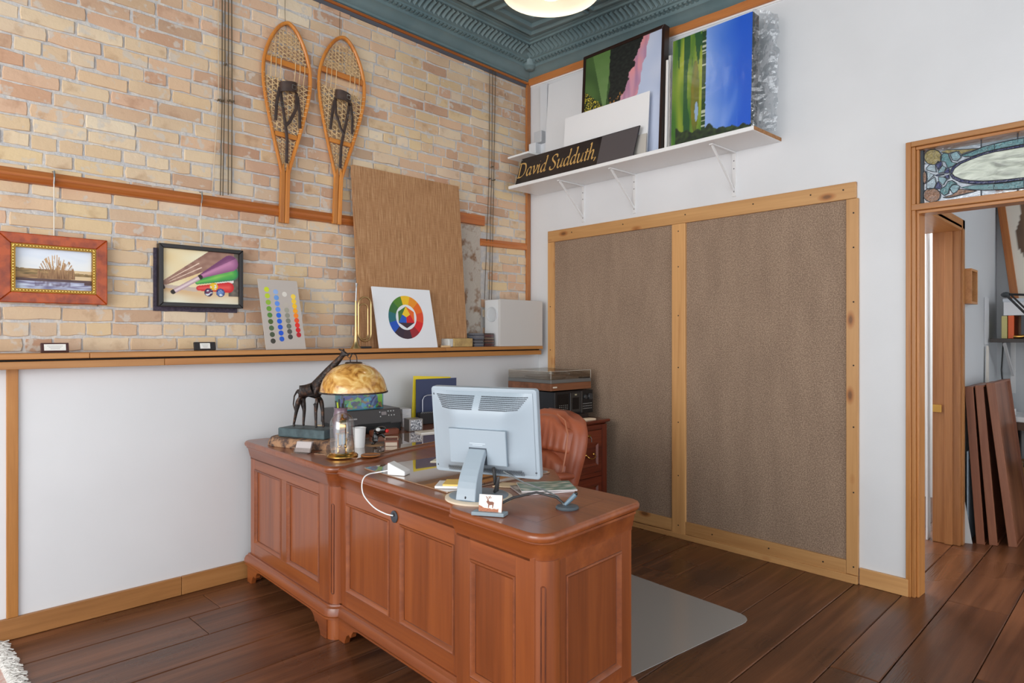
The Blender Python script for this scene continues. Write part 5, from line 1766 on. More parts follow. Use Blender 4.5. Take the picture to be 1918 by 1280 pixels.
# ---- printer with a box of trinkets on top
o = thing('printer', 'dark grey inkjet printer at the back of the desk', 'printer', at(2.005, 3.375, ZL + 0.001, -8))
GREYP = mat('dark_grey_plastic', (74, 70, 70), 0.4)
MB().box(0.0, 0.385, 0.0, 0.29, 0.0, 0.055).build('tray_section', BLACKP, o, bev=0.004)
MB().prism([(-0.012, 0.052), (0.30, 0.052), (0.30, 0.138), (0.02, 0.138)], -0.006, 0.391, 'x').build('scanner_body', GREYP, o, bev=0.006)
MB().box(0.10, 0.31, -0.013, -0.004, 0.045, 0.060).build('output_slot', mat('slot_black', (12, 12, 12), 0.5), o)
mb = MB()
P_ = lambda s: (-0.012 + 0.032 * s, 0.052 + 0.086 * s)
pan = MB()
pan.add([(0.27, -0.0105 + 0.018, 0.10), (0.30, 0.0075, 0.10), (0.30, 0.0125, 0.115), (0.27, 0.0125, 0.115)], [(0, 1, 2, 3)])
def btn(x, s, w=0.004):
    y, z = P_(s)
    mb.ball((x, y - 0.001, z), w, 0.002, w, 8, 5)
for i in range(3):
    for j in range(2):
        btn(0.305 + i * 0.018, 0.55 + 0.28 * j)
btn(0.25, 0.8); btn(0.25, 0.5)
mb.build('buttons', mat('button_white', (206, 206, 206), 0.4), o)
y, z = P_(0.7)
MB(Matrix.Translation((0.275, y - 0.001, z)) @ Matrix.Rotation(R(-20), 4, 'X')).box(-0.016, 0.016, -0.001, 0.001, -0.010, 0.010).build('display', mat('display_grey', (150, 140, 140), 0.2), o)
y, z = P_(0.45)
MB(Matrix.Translation((0.075, y - 0.001, z)) @ Matrix.Rotation(R(-20), 4, 'X')).box(-0.024, 0.024, -0.0008, 0.0008, -0.004, 0.004).build('maker_mark', mat('mark_grey', (170, 168, 168), 0.4), o)


def toys(u, v):
    c = mixc((30, 120, 170), (20, 60, 130), 0.5 + nz(u * 9, v * 7))
    for k_, (sc, th, col) in enumerate(((4, 0.26, (40, 180, 214)), (5, 0.30, (60, 180, 70)), (6, 0.40, (206, 226, 50)), (7, 0.46, (236, 130, 60)), (6, 0.44, (90, 60, 170)), (8, 0.46, (20, 30, 60)))):
        if nz(u * sc + k_ * 5.3, v * sc * 0.6 + k_ * 2.1, k_ * 3.7) > th - 0.14:
            c = col
    return c


o = thing('trinket_box', 'clear turquoise box of colourful bits on the printer under the lamp shade', 'box', at(2.02, 3.405, ZL + 0.141, -7))
canvas('contents', 0.268, 0.118, 110, 50, toys, o, at(0.137, 0.008, 0.006))
MB().box(0.003, 0.271, 0.009, 0.07, 0.006, 0.125).build('contents_bulk', mat('teal_bits', (36, 112, 150), 0.5, c2=(60, 170, 90), nscale=22), o)
MB().box(0.0, 0.274, 0.0, 0.08, 0.0, 0.128).build('shell', thin_glass('turquoise_plastic', (190, 236, 244), 0.3), o)
MB().box(0.0, 0.274, 0.0, 0.08, 0.0, 0.006).build('base', mat('turquoise', (40, 170, 200), 0.3), o)
mb = MB(at(2.105, 3.205, ZL + 0.001, -8)); mb.rbox(0, 0.175, 0, 0.055, 0, 0.038, 0.016)
tag(mb.build('pencil_case', mat('brown_leather_case', (128, 70, 48), 0.35), smooth=40, bev=0.008), 'long brown leather case lying in front of the printer', 'case')
for (x, y, r_, h, c, lb) in ((1.955, 3.53, 0.022, 0.055, (222, 196, 158), 'small cream candle on the desk behind the giraffe'), (1.985, 3.44, 0.024, 0.05, (190, 122, 76), 'small terracotta pot on the desk behind the giraffe')):
    mb = MB(at(x, y, ZL + 0.001)); mb.lathe([(r_ * 0.9, 0), (r_, 0.01), (r_, h - 0.004), (r_ * 0.9, h), (0.001, h - 0.003)], 18)
    tag(mb.build('candle' if c[0] > 200 else 'small_pot', mat('pot_%d' % c[0], c, 0.6), smooth=40), lb, 'candle' if c[0] > 200 else 'pot')

# ---- folders in a wire rack, photo cube, papers
o = thing('folder_rack', 'silver wire rack holding blue and yellow folders by the wall', 'rack', at(2.66, 3.50, ZL + 0.001, -10))
WIRE = mat('silver_wire', (196, 198, 202), 0.3, 0.8)
MB().box(-0.018, 0.29, 0.01, 0.013, 0.0, 0.292).build('folder', mat('navy_folder', (52, 62, 96), 0.5), o)
MB(Matrix.Rotation(R(3), 4, 'Y')).box(-0.042, 0.24, 0.03, 0.034, 0.006, 0.312).build('folder', mat('yellow_folder', (238, 210, 40), 0.5), o)
MB(Matrix.Rotation(R(2), 4, 'Y')).box(0.06, 0.30, 0.045, 0.048, 0.0, 0.295).build('folder', mat('white_folder', (226, 226, 224), 0.6), o)
for x0, y0, h in ((0.022, -0.006, 0.185), (0.10, -0.03, 0.10), (0.13, -0.04, 0.08)):
    pts = [(x0, y0, 0.0), (x0, y0, h - 0.03), (x0 + 0.012, y0, h - 0.008), (x0 + 0.035, y0, h), (x0 + 0.085, y0, h), (x0 + 0.108, y0, h - 0.008), (x0 + 0.12, y0, h - 0.03), (x0 + 0.12, y0, 0.0)]
    MB().tube(pts, 0.0028, 6).build('wire_loop', WIRE, o, smooth=50)
mb = MB()
for q in range(16):
    mb.tube([(-0.015 + q * 0.013, -0.055, 0.072), (-0.009 + q * 0.013, -0.055, 0.080), (-0.002 + q * 0.013, -0.055, 0.072)], 0.0018, 5)
mb.build('spiral_edge', WIRE, o)
MB().box(-0.02, 0.2, -0.054, -0.012, 0.0, 0.075).build('rack_tray', mat('black_mesh', (34, 32, 34), 0.5), o, bev=0.002)
tag(MB(at(2.475, 3.43, ZL + 0.001, -12)).box(0, 0.06, 0, 0.10, 0, 0.115).build('paper_block', mat('ruled_white', (230, 228, 226), 0.6, c2=(206, 206, 210), nscale=30, stretch=(1, 1, 6)), bev=0.002), 'block of white paper standing between printer and folders', 'paper')
o = thing('photo_cube', 'small photo cube with grey pictures beside the folder rack', 'photo cube', at(2.385, 3.235, ZL + 0.001, -14))
MB().box(0, 0.088, 0, 0.085, 0, 0.075).build('frame', mat('pewter', (150, 144, 140), 0.35, 0.6), o, bev=0.002)
canvas('picture', 0.072, 0.06, 40, 34, lambda u, v: mixc((238, 238, 240), (90, 94, 104), 0.5 + 1.1 * nz(u * 7, v * 6, 3)), o, at(0.044, -0.0012, 0.008))
o = thing('memo_pad', 'pale memo pad lying at the front of the folder rack', 'notepad', at(2.36, 3.085, ZL + 0.001, -10))
MB().box(0, 0.13, 0, 0.085, 0, 0.012).build('pages', PAPER, o, bev=0.001)
MB().box(0, 0.13, 0, 0.085, 0.012, 0.0128).build('top_sheet', mat('cream_sheet', (222, 214, 200), 0.7), o)
o = thing('memo_pad', 'thin white note sheets beside the photo cube near the monitor', 'notepad', at(2.52, 3.12, ZL + 0.001, -16))
MB().box(0, 0.16, 0, 0.10, 0, 0.006).build('pages', PAPER, o, bev=0.001)

# ---- monitor seen from the back
MM = at(1.668, 1.80, 1.005) @ Matrix.Rotation(math.atan2(-0.408, 0.151), 4, 'Z') @ Matrix.Rotation(R(7), 4, 'X')
mon = thing('monitor', 'pale grey flat monitor seen from behind on a slanted stand', 'monitor', at(1.61, 1.765, ZC))
iT = mon.matrix_world.inverted() @ MM       # local: x right, y away (screen side), z up
MG_ = mat('silver_blue_plastic', (164, 176, 186), 0.4)
MG2 = mat('silver_blue_dark', (132, 146, 158), 0.4)
hw_, hh = 0.2175, 0.166
mb = MB(iT)
mb.prism(rrect(-hw_, hw_, -hh, hh, 0.012, 4), 0.0, 0.030, 'y')
mb.build('screen_bezel', MG_, mon, bev=0.004)
MB(iT).box(-0.19, 0.19, 0.030, 0.0315, -0.13, 0.14).build('screen', mat('screen_black', (16, 18, 20), 0.15), mon)
mb = MB(iT)
def hump(i, j):
    u, v = i / 20 * 2 - 1, j / 16 * 2 - 1
    x, z = u * 0.203, v * 0.152
    e = abs(u) ** 2.2
    side = max(0, min(1, (1 - abs(u) - 0.10 * (1 - abs(v)) ** 0.8 * 0) / 0.32))
    curve = 0.25 + 0.30 * (1 - v * v)
    s = max(0.0, min(1.0, (1 - abs(u)) / curve))
    t_ = max(0.0, min(1.0, (1 - v) / 0.42)) * max(0.0, min(1.0, (1 + v) / 0.34))
    return (x, -0.002 - 0.048 * min(s, 1) ** 1.2 * min(t_ + 0.0, 1) ** 0.8, z)
vs = [hump(i, j) for j in range(17) for i in range(21)]
mb.add(vs, [(j * 21 + i, j * 21 + i + 1, (j + 1) * 21 + i + 1, (j + 1) * 21 + i) for j in range(16) for i in range(20)])
mb.build('back_shell', MG_, mon, smooth=45)


def grill(x0, x1, z0, z1, nx, nz_, slant, mtl, diag=False):
    g = MB(iT)
    def surf(x, z):
        u, v = x / 0.203, z / 0.152
        curve = 0.25 + 0.30 * (1 - v * v)
        s = max(0.0, min(1.0, (1 - abs(u)) / curve))
        t_ = max(0.0, min(1.0, (1 - v) / 0.42)) * max(0.0, min(1.0, (1 + v) / 0.34))
        return -0.0030 - 0.048 * s ** 1.2 * t_ ** 0.8 - 0.0010
    for j in range(nz_):
        f = j / max(1, nz_ - 1)
        z = z0 + (z1 - z0) * f
        a, b = x0 + slant[0] * (1 - f), x1 + slant[1] * (1 - f)
        for i in range(nx):
            x = a + (b - a) * (i + 0.5) / nx
            w, h = (b - a) / nx * 0.33, (z1 - z0) / nz_ * 0.36
            if diag:
                pts = [(x - w, z - h), (x + w * 0.2, z - h), (x + w * 2.2, z + h), (x + w, z + h)]
            else:
                pts = [(x - w, z - h), (x + w, z - h), (x + w, z + h), (x - w, z + h)]
            g.add([(p, surf(p, q) - 0.0006, q) for p, q in pts], [(0, 1, 2, 3)])
    g.build('vent_grille', mtl, mon, kind='stuff')


VENT = mat('vent_dark', (78, 84, 92), 0.6)
grill(-0.190, -0.022, 0.095, 0.138, 30, 8, (0.030, 0.0), VENT)
grill(0.006, 0.188, 0.095, 0.138, 32, 8, (0.0, -0.034), VENT)
grill(-0.155, 0.160, -0.146, -0.118, 60, 1, (0, 0), VENT, True)
grill(-0.150, 0.155, -0.134, -0.120, 60, 1, (0, 0), VENT, True)
MB(iT).box(-0.118, 0.115, -0.0575, -0.049, -0.108, 0.022).build('port_cover', MG_, mon, bev=0.003)
for x0, x1, z0, z1 in ((-0.118, 0.115, 0.0215, 0.0235), (0.1145, 0.1165, -0.108, 0.0225)):
    MB(iT).box(x0, x1, -0.0585, -0.050, z0, z1).build('cover_seam', MG2, mon)
for q, w in ((-0.030, 0.032), (-0.036, 0.020)):
    MB(iT).box(-w, w, -0.0588, -0.0570, q, q + 0.0022).build('embossed_line', mat('emboss_pale', (208, 218, 226), 0.4), mon)
mb = MB(iT)
for x, z in ((-0.205, 0.138), (0.198, 0.138), (-0.205, -0.14), (0.203, -0.14)):
    mb.lathe([(0.0045, 0), (0.0045, 0.001), (0.001, 0.001)], 8, (0, 0, 0)) if False else mb.ball((x, -0.001, z), 0.0042, 0.0018, 0.0042, 8, 5)
mb.build('corner_screws', mat('screw_grey', (92, 98, 106), 0.4, 0.5), mon)
MB(iT).box(-0.036, 0.036, -0.0582, -0.045, -0.108, -0.045).build('neck_recess', mat('recess_blue_grey', (70, 78, 88), 0.6), mon)
# slanted neck and round foot
p0 = iT @ Vector((0.0, -0.05, -0.05))
mb = MB()
ax = (iT.to_3x3() @ Vector((1, 0, 0))); ax.z = 0; ax.normalize()
fw_ = Vector((-ax.y, ax.x, 0)) * -1
def neck(t_):
    c = Vector((p0.x, p0.y, 0)) * (1 - t_) + (Vector((0, 0, 0)) + fw_ * 0.075) * t_
    z = p0.z * (1 - t_) + 0.012 * t_
    c = c + fw_ * 0.020 * math.sin(math.pi * t_)
    return Vector((c.x, c.y, z))
rings = []
for q in range(9):
    c = neck(q / 8)
    w, d = 0.033 + 0.006 * (q / 8), 0.014 + 0.014 * (q / 8)
    rings.append([tuple(c + ax * a + fw_ * b) for a, b in ((-w, -d), (w, -d), (w, d), (-w, d))])
mb.rings(rings)
mb.build('neck', mat('neck_silver', (156, 168, 178), 0.35), mon, bev=0.003)
mb = MB(); mb.lathe([(0.122, 0.0), (0.122, 0.006), (0.112, 0.011), (0.001, 0.013)], 48); mb.build('foot', mat('cream_edge', (222, 204, 180), 0.4), mon, smooth=35)
mb = MB(); mb.lathe([(0.108, 0.0118), (0.104, 0.014), (0.001, 0.0165)], 48); mb.build('foot_cover', MG2, mon, smooth=35)
c = neck(0.93) + fw_ * 0.0285
MB(Matrix.Translation(c)).ball((0, 0, 0), 0.0025, 0.0025, 0.005, 8, 5).build('lock_slot', BLACKP, mon)
# cables of the monitor
q0 = iT @ Vector((0.05, -0.04, -0.12)); q1 = iT @ Vector((0.075, -0.03, -0.13))
MB().tube([tuple(q0), (q0.x + 0.0, q0.y - 0.01, q0.z - 0.06), (0.045, -0.055, 0.075), (0.040, -0.05, 0.03), (0.05, -0.03, 0.02)], [0.005, 0.005, 0.006, 0.009, 0.006], 8).build('power_cable', DARKP, mon, smooth=60)
MB().tube([tuple(q0 + Vector((0, -0.004, 0))), (q0.x + 0.012, q0.y - 0.004, q0.z - 0.05), (0.055, -0.045, 0.06), (0.06, -0.03, 0.02)], 0.004, 8).build('signal_cable', DARKP, mon, smooth=60)

# ---- small gooseneck microphone with its cords
mic = thing('microphone', 'small grey stub microphone on a round foot with its cord', 'microphone', at(1.722, 1.443, ZC))
mb = MB(); mb.lathe([(0.038, 0.0), (0.040, 0.004), (0.036, 0.010), (0.024, 0.012), (0.001, 0.011)], 28); mb.build('foot', mat('mic_grey', (76, 84, 90), 0.4), mic, smooth=40)
MB().tube([(-0.005, 0.006, 0.012), (0.006, -0.006, 0.028), (0.020, -0.020, 0.048)], [0.006, 0.0075, 0.0085], 10).build('stem', mat('mic_blue_grey', (100, 122, 136), 0.35), mic, smooth=60)
MB().ball((0.0215, -0.0215, 0.0505), 0.006, n=10, m=6).build('capsule', BLACKP, mic, smooth=60)
def w2m(x, y, z): return (x - 1.722, y - 1.443, z - ZC)
MB().tube([w2m(1.72, 1.45, ZC + 0.012), w2m(1.72, 1.49, ZC + 0.030), w2m(1.695, 1.56, ZC + 0.040), w2m(1.62, 1.60, ZC + 0.028), w2m(1.545, 1.615, ZC + 0.008), w2m(1.51, 1.635, ZC + 0.005)], 0.0045, 8).build('cord', DARKP, mic, smooth=60)
e1 = MM @ Vector((0.085, -0.03, -0.135))
MB().tube([w2m(1.715, 1.45, ZC + 0.012), w2m(1.735, 1.50, ZC + 0.030), w2m(1.77, 1.60, ZC + 0.032), w2m(1.76, 1.68, ZC + 0.045), w2m(e1.x, e1.y, e1.z)], 0.0032, 8).build('thin_cord', mat('grey_cord', (124, 128, 128), 0.4), mic, smooth=60)

# ---- business card holder with the elk card
o = thing('card_holder', 'grey card holder with an elk picture card at the desk corner', 'card holder', at(1.478, 1.568, ZC + 0.001, -60))
MB().prism([(-0.058, -0.018), (0.052, -0.018), (0.058, 0.018), (-0.052, 0.018)], 0.0, 0.012).build('base', mat('slate_grey', (134, 148, 156), 0.4), o, bev=0.002)


def elk(u, v):
    c = mixc((252, 226, 212), (250, 240, 232), 0.5 + nz(u * 3, v * 3))
    ridge = 0.24 + 0.16 * (0.30 - u) * (u < 0.3) * 3 + 0.06 * nz(u * 7, 3) - 0.05 * math.exp(-((u - 0.6) / 0.15) ** 2)
    if v < ridge and u < 0.86:
        c = mixc((150, 84, 52), (176, 110, 72), 0.5 + nz(u * 14, v * 14))
    body = [(0.32, 0.62), (0.40, 0.72), (0.46, 0.62), (0.60, 0.62), (0.66, 0.55), (0.64, 0.40), (0.62, 0.24), (0.59, 0.24), (0.58, 0.42), (0.46, 0.40), (0.44, 0.24), (0.41, 0.24), (0.40, 0.46), (0.34, 0.54)]
    if inpoly((u, v), body):
        c = (122, 70, 48)
    for x0, y0, x1, y1 in ((0.38, 0.70, 0.30, 0.90), (0.38, 0.70, 0.48, 0.92), (0.34, 0.80, 0.40, 0.88), (0.43, 0.80, 0.54, 0.84)):
        t_ = max(0, min(1, ((u - x0) * (x1 - x0) + (v - y0) * (y1 - y0)) / ((x1 - x0) ** 2 + (y1 - y0) ** 2)))
        if math.hypot(u - x0 - t_ * (x1 - x0), v - y0 - t_ * (y1 - y0)) < 0.018:
            c = (122, 70, 48)
    return c


canvas('elk_card', 0.078, 0.056, 78, 56, elk, o, at(0.002, -0.004, 0.010, 0, -12))
MB(at(0.002, -0.003, 0.010, 0, -12)).box(-0.039, 0.039, 0.0005, 0.008, 0, 0.055).build('card_stack', mat('rust_cards', (160, 96, 60), 0.6), o)

# ---- papers, magazines, adapter on the desk
o = thing('memo_pad', 'yellow memo pad on white tray between glass sheet and monitor', 'notepad', at(1.665, 1.94, ZG, -50))
MB().box(-0.085, 0.065, -0.05, 0.05, 0.0, 0.010).build('tray', mat('tray_white', (236, 236, 236), 0.4), o, bev=0.002)
MB().box(-0.055, 0.065, -0.045, 0.045, 0.010, 0.016).build('yellow_sheets', mat('yellow_note', (246, 206, 110), 0.6), o)
tag(MB(at(1.84, 1.80, ZC + 0.001, -52)).prism([(-0.09, -0.03), (0.07, -0.04), (0.09, 0.03), (-0.06, 0.04)], 0, 0.004).build('note_sheet', mat('cream_note', (240, 214, 176), 0.7)), 'cream note sheet on the desk behind the monitor neck', 'paper')
tag(MB(at(1.965, 2.40, ZG, -40)).prism([(-0.06, -0.045), (0.05, -0.05), (0.075, 0.03), (-0.03, 0.045)], 0, 0.003).build('note_sheet', mat('pale_note', (226, 220, 200), 0.7)), 'pale oval note sheet on the glass left of the monitor', 'paper')
for i, (x, y, rz, lb, c1, c2) in enumerate(((1.885, 1.685, -38, 'green and white magazine on top of the pile right of the monitor', (96, 148, 136), (226, 226, 214)), (1.865, 1.69, -28, 'dark magazine under the green one right of the monitor', (92, 84, 72), (206, 196, 188)))):
    z = ZC + 0.001 + (0.0065 if i == 0 else 0)
    o = thing('magazine', lb, 'magazine', at(x, y, z, rz), 'magazines on the desk')
    MB().box(-0.105, 0.105, -0.075, 0.075, 0, 0.0052).build('pages', mat('magazine_pages_%d' % i, (214, 206, 206), 0.6), o)
    cv = canvas('cover', 0.21, 0.15, 60, 44, (lambda a, b, s: (lambda u, v: mixc(a, b, 0.25 + 1.3 * nz(u * 5, v * 6, s))))(c1, c2, i * 4.0), o, at(0, -0.075, 0.0056, 0, -90), vcol('glossy_print', 0.2))
o = thing('adapter', 'white wedge adapter with white cable running into the desk grommet', 'adapter', at(1.625, 2.295, ZG, -62))
WP = mat('gloss_white', (240, 240, 240), 0.25)
MB().prism([(-0.028, 0.0), (0.052, 0.0), (0.052, 0.018), (-0.022, 0.050), (-0.028, 0.050)], -0.028, 0.028, 'y').build('body', WP, o, bev=0.004)
inv = o.matrix_world.inverted()
gw = MD @ Vector((1.452, FC - 0.008, 0.645))
pts = [MD @ Vector(p) for p in ((1.30, 0.125, ZG + 0.012), (1.298, 0.085, ZG + 0.010), (1.294, 0.05, ZG + 0.008), (1.298, 0.022, ZC + 0.002), (1.308, 0.008, 0.745), (1.332, 0.006, 0.71), (1.38, 0.022, 0.672), (1.425, 0.045, 0.652))] + [gw]
pts = [pts[0].lerp(o.matrix_world @ Vector((-0.02, -0.027, 0.02)), 1.0)] + pts[1:]
sp = []
for i in range(len(pts) - 1):
    a, b, c, d = pts[max(i - 1, 0)], pts[i], pts[i + 1], pts[min(i + 2, len(pts) - 1)]
    for q in range(5):
        t_ = q / 5
        sp.append(inv @ (0.5 * (2 * b + (c - a) * t_ + (2 * a - 5 * b + 4 * c - d) * t_ ** 2 + (3 * b - a - 3 * c + d) * t_ ** 3)))
sp.append(inv @ pts[-1])
MB().tube([tuple(p) for p in sp], 0.0028, 7).build('cable', WP, o, smooth=60)

# ================================================================ CHAIR, CABINET, STEREO
ch = thing('office_chair', 'brown leather office chair with padded back behind the desk', 'chair', at(2.42, 2.46, 0, -100))
# local: x = sideways (right arm towards the camera side), y = backwards, front faces -y
LEA = NT('cognac_leather')
tcn = LEA.n('TexCoord'); nn = LEA.n('TexNoise', Scale=5.0, Detail=4.0); LEA.l(tcn, 'Object', nn, 'Vector')
rp = LEA.ramp([(0.35, (142, 70, 44)), (0.6, (170, 92, 62))]); LEA.l(nn, 'Fac', rp, 0); LEA.l(rp, 0, LEA.b, 'Base Color')
LEA.b.inputs['Roughness'].default_value = 0.36
n2_ = LEA.n('TexNoise', Scale=160.0, Detail=3.0); LEA.l(tcn, 'Object', n2_, 'Vector')
bn = LEA.n('Bump', Strength=0.12, Distance=0.003); LEA.l(n2_, 'Fac', bn, 'Height'); LEA.l(bn, 0, LEA.b, 'Normal')
LEA = LEA.m
CH = Matrix.Rotation(R(180), 4, 'Z')


def cushion(name, w, z0, z1, y0, dep, wrinkle, seed, parent, top_round=0.5, side=0.10):
    nxq, nzq = 40, 30
    def sil(v):                       # half width over height
        return w * (1 - top_round * max(0, (v - 0.45) / 0.55) ** 2.6 * 0.55)
    fr, bk = [], []
    for j in range(nzq + 1):
        v = j / nzq
        for i in range(nxq + 1):
            u = i / nxq * 2 - 1
            zc = z0 + (z1 - z0) * v
            drop = (abs(u) ** 3.0) * 0.07 * max(0, (v - 0.5) * 2) ** 2
            e = max(0.0, 1 - abs(u) ** 5) ** 0.5 * max(0.0, 1 - abs(2 * v - 1) ** 8) ** 0.5
            wr = wrinkle * (0.5 + 0.5 * math.sin(u * 26 + seed + 2.2 * nz(u * 3, v * 2, seed))) * max(0, 1 - abs(u) ** 2) * max(0, 1 - abs(v - 0.25) * 1.3) * max(0, 0.7 + nz(u * 4, v * 3, seed + 3))
            yb = y0 + 0.05 * v
            fr.append((u * sil(v), yb - dep * e + wr, zc - drop))
            bk.append((u * sil(v), yb + dep * 0.35 * e, zc - drop))
    k_ = nxq + 1
    quad = [(j * k_ + i, j * k_ + i + 1, (j + 1) * k_ + i + 1, (j + 1) * k_ + i) for j in range(nzq) for i in range(nxq)]
    n_ = len(fr)
    fs = quad + [tuple(n_ + q for q in f[::-1]) for f in quad]
    return MB().add(fr + bk, fs).build(name, LEA, parent, smooth=70)


bk_ = MB()
# outer shell of the back with rolled sides
def shell(v):
    return 0.275 * (1 - 0.30 * max(0, (v - 0.55) / 0.45) ** 2.4) * (0.90 + 0.10 * min(1, v * 2))
rows_ = []
for j in range(25):
    v = j / 24
    zc = 0.51 + 0.445 * v
    w = shell(v) * (1.0 if v < 0.92 else max(0.55, 1 - ((v - 0.92) / 0.08) ** 2 * 0.40))
    yb = 0.25 + 0.11 * v
    ring = []
    for q in range(20):
        a = 2 * math.pi * q / 20
        ca, sa = math.cos(a), math.sin(a)
        ring.append((w * math.copysign(abs(ca) ** 0.45, ca), yb + 0.055 * math.copysign(abs(sa) ** 0.7, sa) * (1 if v < 0.93 else max(0.3, 1 - (v - 0.93) * 9)), zc + (-0.06 * max(0, abs(ca) - 0.6) * (v > 0.8) * (v - 0.8) * 5)))
    rows_.append(ring)
bk_.rings(rows_)
bk_.build('backrest', LEA, ch, smooth=70)
cushion('head_cushion', 0.222, 0.745, 0.935, 0.272, 0.060, 0.022, 1.0, ch, 0.6)
cushion('lumbar_cushion', 0.215, 0.52, 0.752, 0.218, 0.060, 0.024, 4.0, ch, 0.0)
mb = MB()
for s in (-1, 1):
    mb.tube([(s * 0.218, 0.19, 0.53), (s * 0.232, 0.20, 0.65), (s * 0.236, 0.225, 0.76), (s * 0.222, 0.25, 0.85), (s * 0.175, 0.27, 0.918), (s * 0.10, 0.28, 0.944)], 0.004, 6)
mb.build('piping', mat('leather_seam', (186, 116, 84), 0.5), ch, smooth=60)
mb = MB()
seat = []
for z, k_ in ((0.40, 0.9), (0.415, 1.0), (0.46, 1.02), (0.49, 0.96), (0.50, 0.8)):
    seat.append([(x * k_, y * k_, z) for x, y in rrect(-0.26, 0.26, -0.27, 0.24, 0.08, 5)])
mb.rings(seat)
mb.build('seat', LEA, ch, smooth=70)
for s in (-1, 1):
    mb = MB()
    mb.tube([(s * 0.30, -0.17, 0.655), (s * 0.305, -0.10, 0.668), (s * 0.305, 0.05, 0.668), (s * 0.30, 0.16, 0.66), (s * 0.285, 0.22, 0.65)], [0.022, 0.030, 0.032, 0.030, 0.022], 12, flat=0.65, up=(0, 0, 1))
    ar = mb.build('armrest', LEA, ch, smooth=60)
    MB().tube([(s * 0.30, -0.15, 0.65), (s * 0.31, -0.17, 0.56), (s * 0.29, -0.10, 0.45), (s * 0.22, 0.0, 0.42)], 0.014, 8).build('arm_support', BLACKP, ar, smooth=60)
mb = MB(); mb.lathe([(0.035, 0.08), (0.035, 0.22), (0.022, 0.22), (0.022, 0.40)], 16); mb.build('column', BLACKP, ch, smooth=40)
for q in range(5):
    a = R(72 * q + 20)
    c, s = math.cos(a), math.sin(a)
    lg = MB().tube([(0.03 * c, 0.03 * s, 0.11), (0.18 * c, 0.18 * s, 0.095), (0.29 * c, 0.29 * s, 0.075)], [0.026, 0.022, 0.018], 8).build('leg', BLACKP, ch, smooth=50)
    mb = MB(Matrix.Translation((0.29 * c, 0.29 * s, 0.03)) @ Matrix.Rotation(a, 4, 'Z') @ Matrix.Rotation(R(90), 4, 'Y'))
    mb.lathe([(0.001, -0.022), (0.026, -0.020), (0.026, 0.020), (0.001, 0.022)], 14); mb.build('caster', BLACKP, lg, smooth=40)

# ---- file cabinet
fc = thing('file_cabinet', 'dark cherry two drawer file cabinet with brass handles in the corner', 'cabinet', at(3.14, 2.86, 0, -1))
def mahog(ax): return wood('mahogany', (74, 26, 14), (128, 54, 30), ax, 0.26, 9, mid=(100, 38, 20), along=0.06, coat=0.5)
MB().box(0.01, 0.69, 0.02, 0.56, 0.0, 0.735).build('carcass', mahog('z'), fc)
sl = [(0.012, 0.735), (0.0, 0.742), (-0.014, 0.752), (-0.018, 0.762), (-0.012, 0.770)]
MB().rings([[(d, d, z), (0.70 - d, d, z), (0.70 - d, 0.57 - d, z), (d, 0.57 - d, z)] for d, z in sl]).build('top', mahog('x'), fc, smooth=30)
for a, b in ((0.0, 0.055), (0.645, 0.70)):
    MB().box(a, b, 0.0, 0.03, 0.0, 0.735).build('stile', mahog('z'), fc, bev=0.002)
for za, zb in ((0.70, 0.735), (0.372, 0.40), (0.03, 0.07)):
    MB().box(0.055, 0.645, 0.004, 0.03, za, zb).build('rail', mahog('x'), fc, bev=0.002)
for za, zb in ((0.402, 0.698), (0.072, 0.370)):
    dr = MB().box(0.058, 0.642, 0.0, 0.024, za, zb).build('drawer', mahog('x'), fc, bev=0.003)
    mo = MB()
    a, b, c, d = 0.105, 0.595, za + 0.045, zb - (0.085 if za > 0.3 else 0.05)
    mo.rings([[(a, -0.001, c), (b, -0.001, c), (b, -0.001, d), (a, -0.001, d)], [(a + 0.006, -0.010, c + 0.006), (b - 0.006, -0.010, c + 0.006), (b - 0.006, -0.010, d - 0.006), (a + 0.006, -0.010, d - 0.006)], [(a + 0.022, -0.001, c + 0.022), (b - 0.022, -0.001, c + 0.022), (b - 0.022, -0.001, d - 0.022), (a + 0.022, -0.001, d - 0.022)]], cap=False)
    mo.build('moulding', mahog('x'), dr)
    zc = (c + d) / 2 + 0.005
    for hx_ in (0.20, 0.50):
        hb = MB()
        for s in (-0.042, 0.042):
            hb.ball((hx_ + s, -0.006, zc), 0.011, 0.008, 0.011, 10, 6)
        hb.tube([(hx_ - 0.042, -0.012, zc), (hx_ - 0.040, -0.028, zc - 0.012), (hx_ - 0.015, -0.032, zc - 0.024), (hx_ + 0.015, -0.032, zc - 0.024), (hx_ + 0.040, -0.028, zc - 0.012), (hx_ + 0.042, -0.012, zc)], 0.0042, 8)
        hb.build('handle', BRASS, dr, smooth=60)
    if za > 0.3:
        lk = MB(Matrix.Translation((0.50, -0.001, zb - 0.035)) @ Matrix.Rotation(R(90), 4, 'X'))
        lk.lathe([(0.013, 0.0), (0.012, 0.005), (0.001, 0.006)], 16)
        lk.build('lock', BRASS, dr, smooth=40)
        MB().tube([(0.502, -0.008, zb - 0.036), (0.512, -0.012, zb - 0.052), (0.512, -0.012, zb - 0.075)], 0.003, 6).build('key', STEEL, dr)
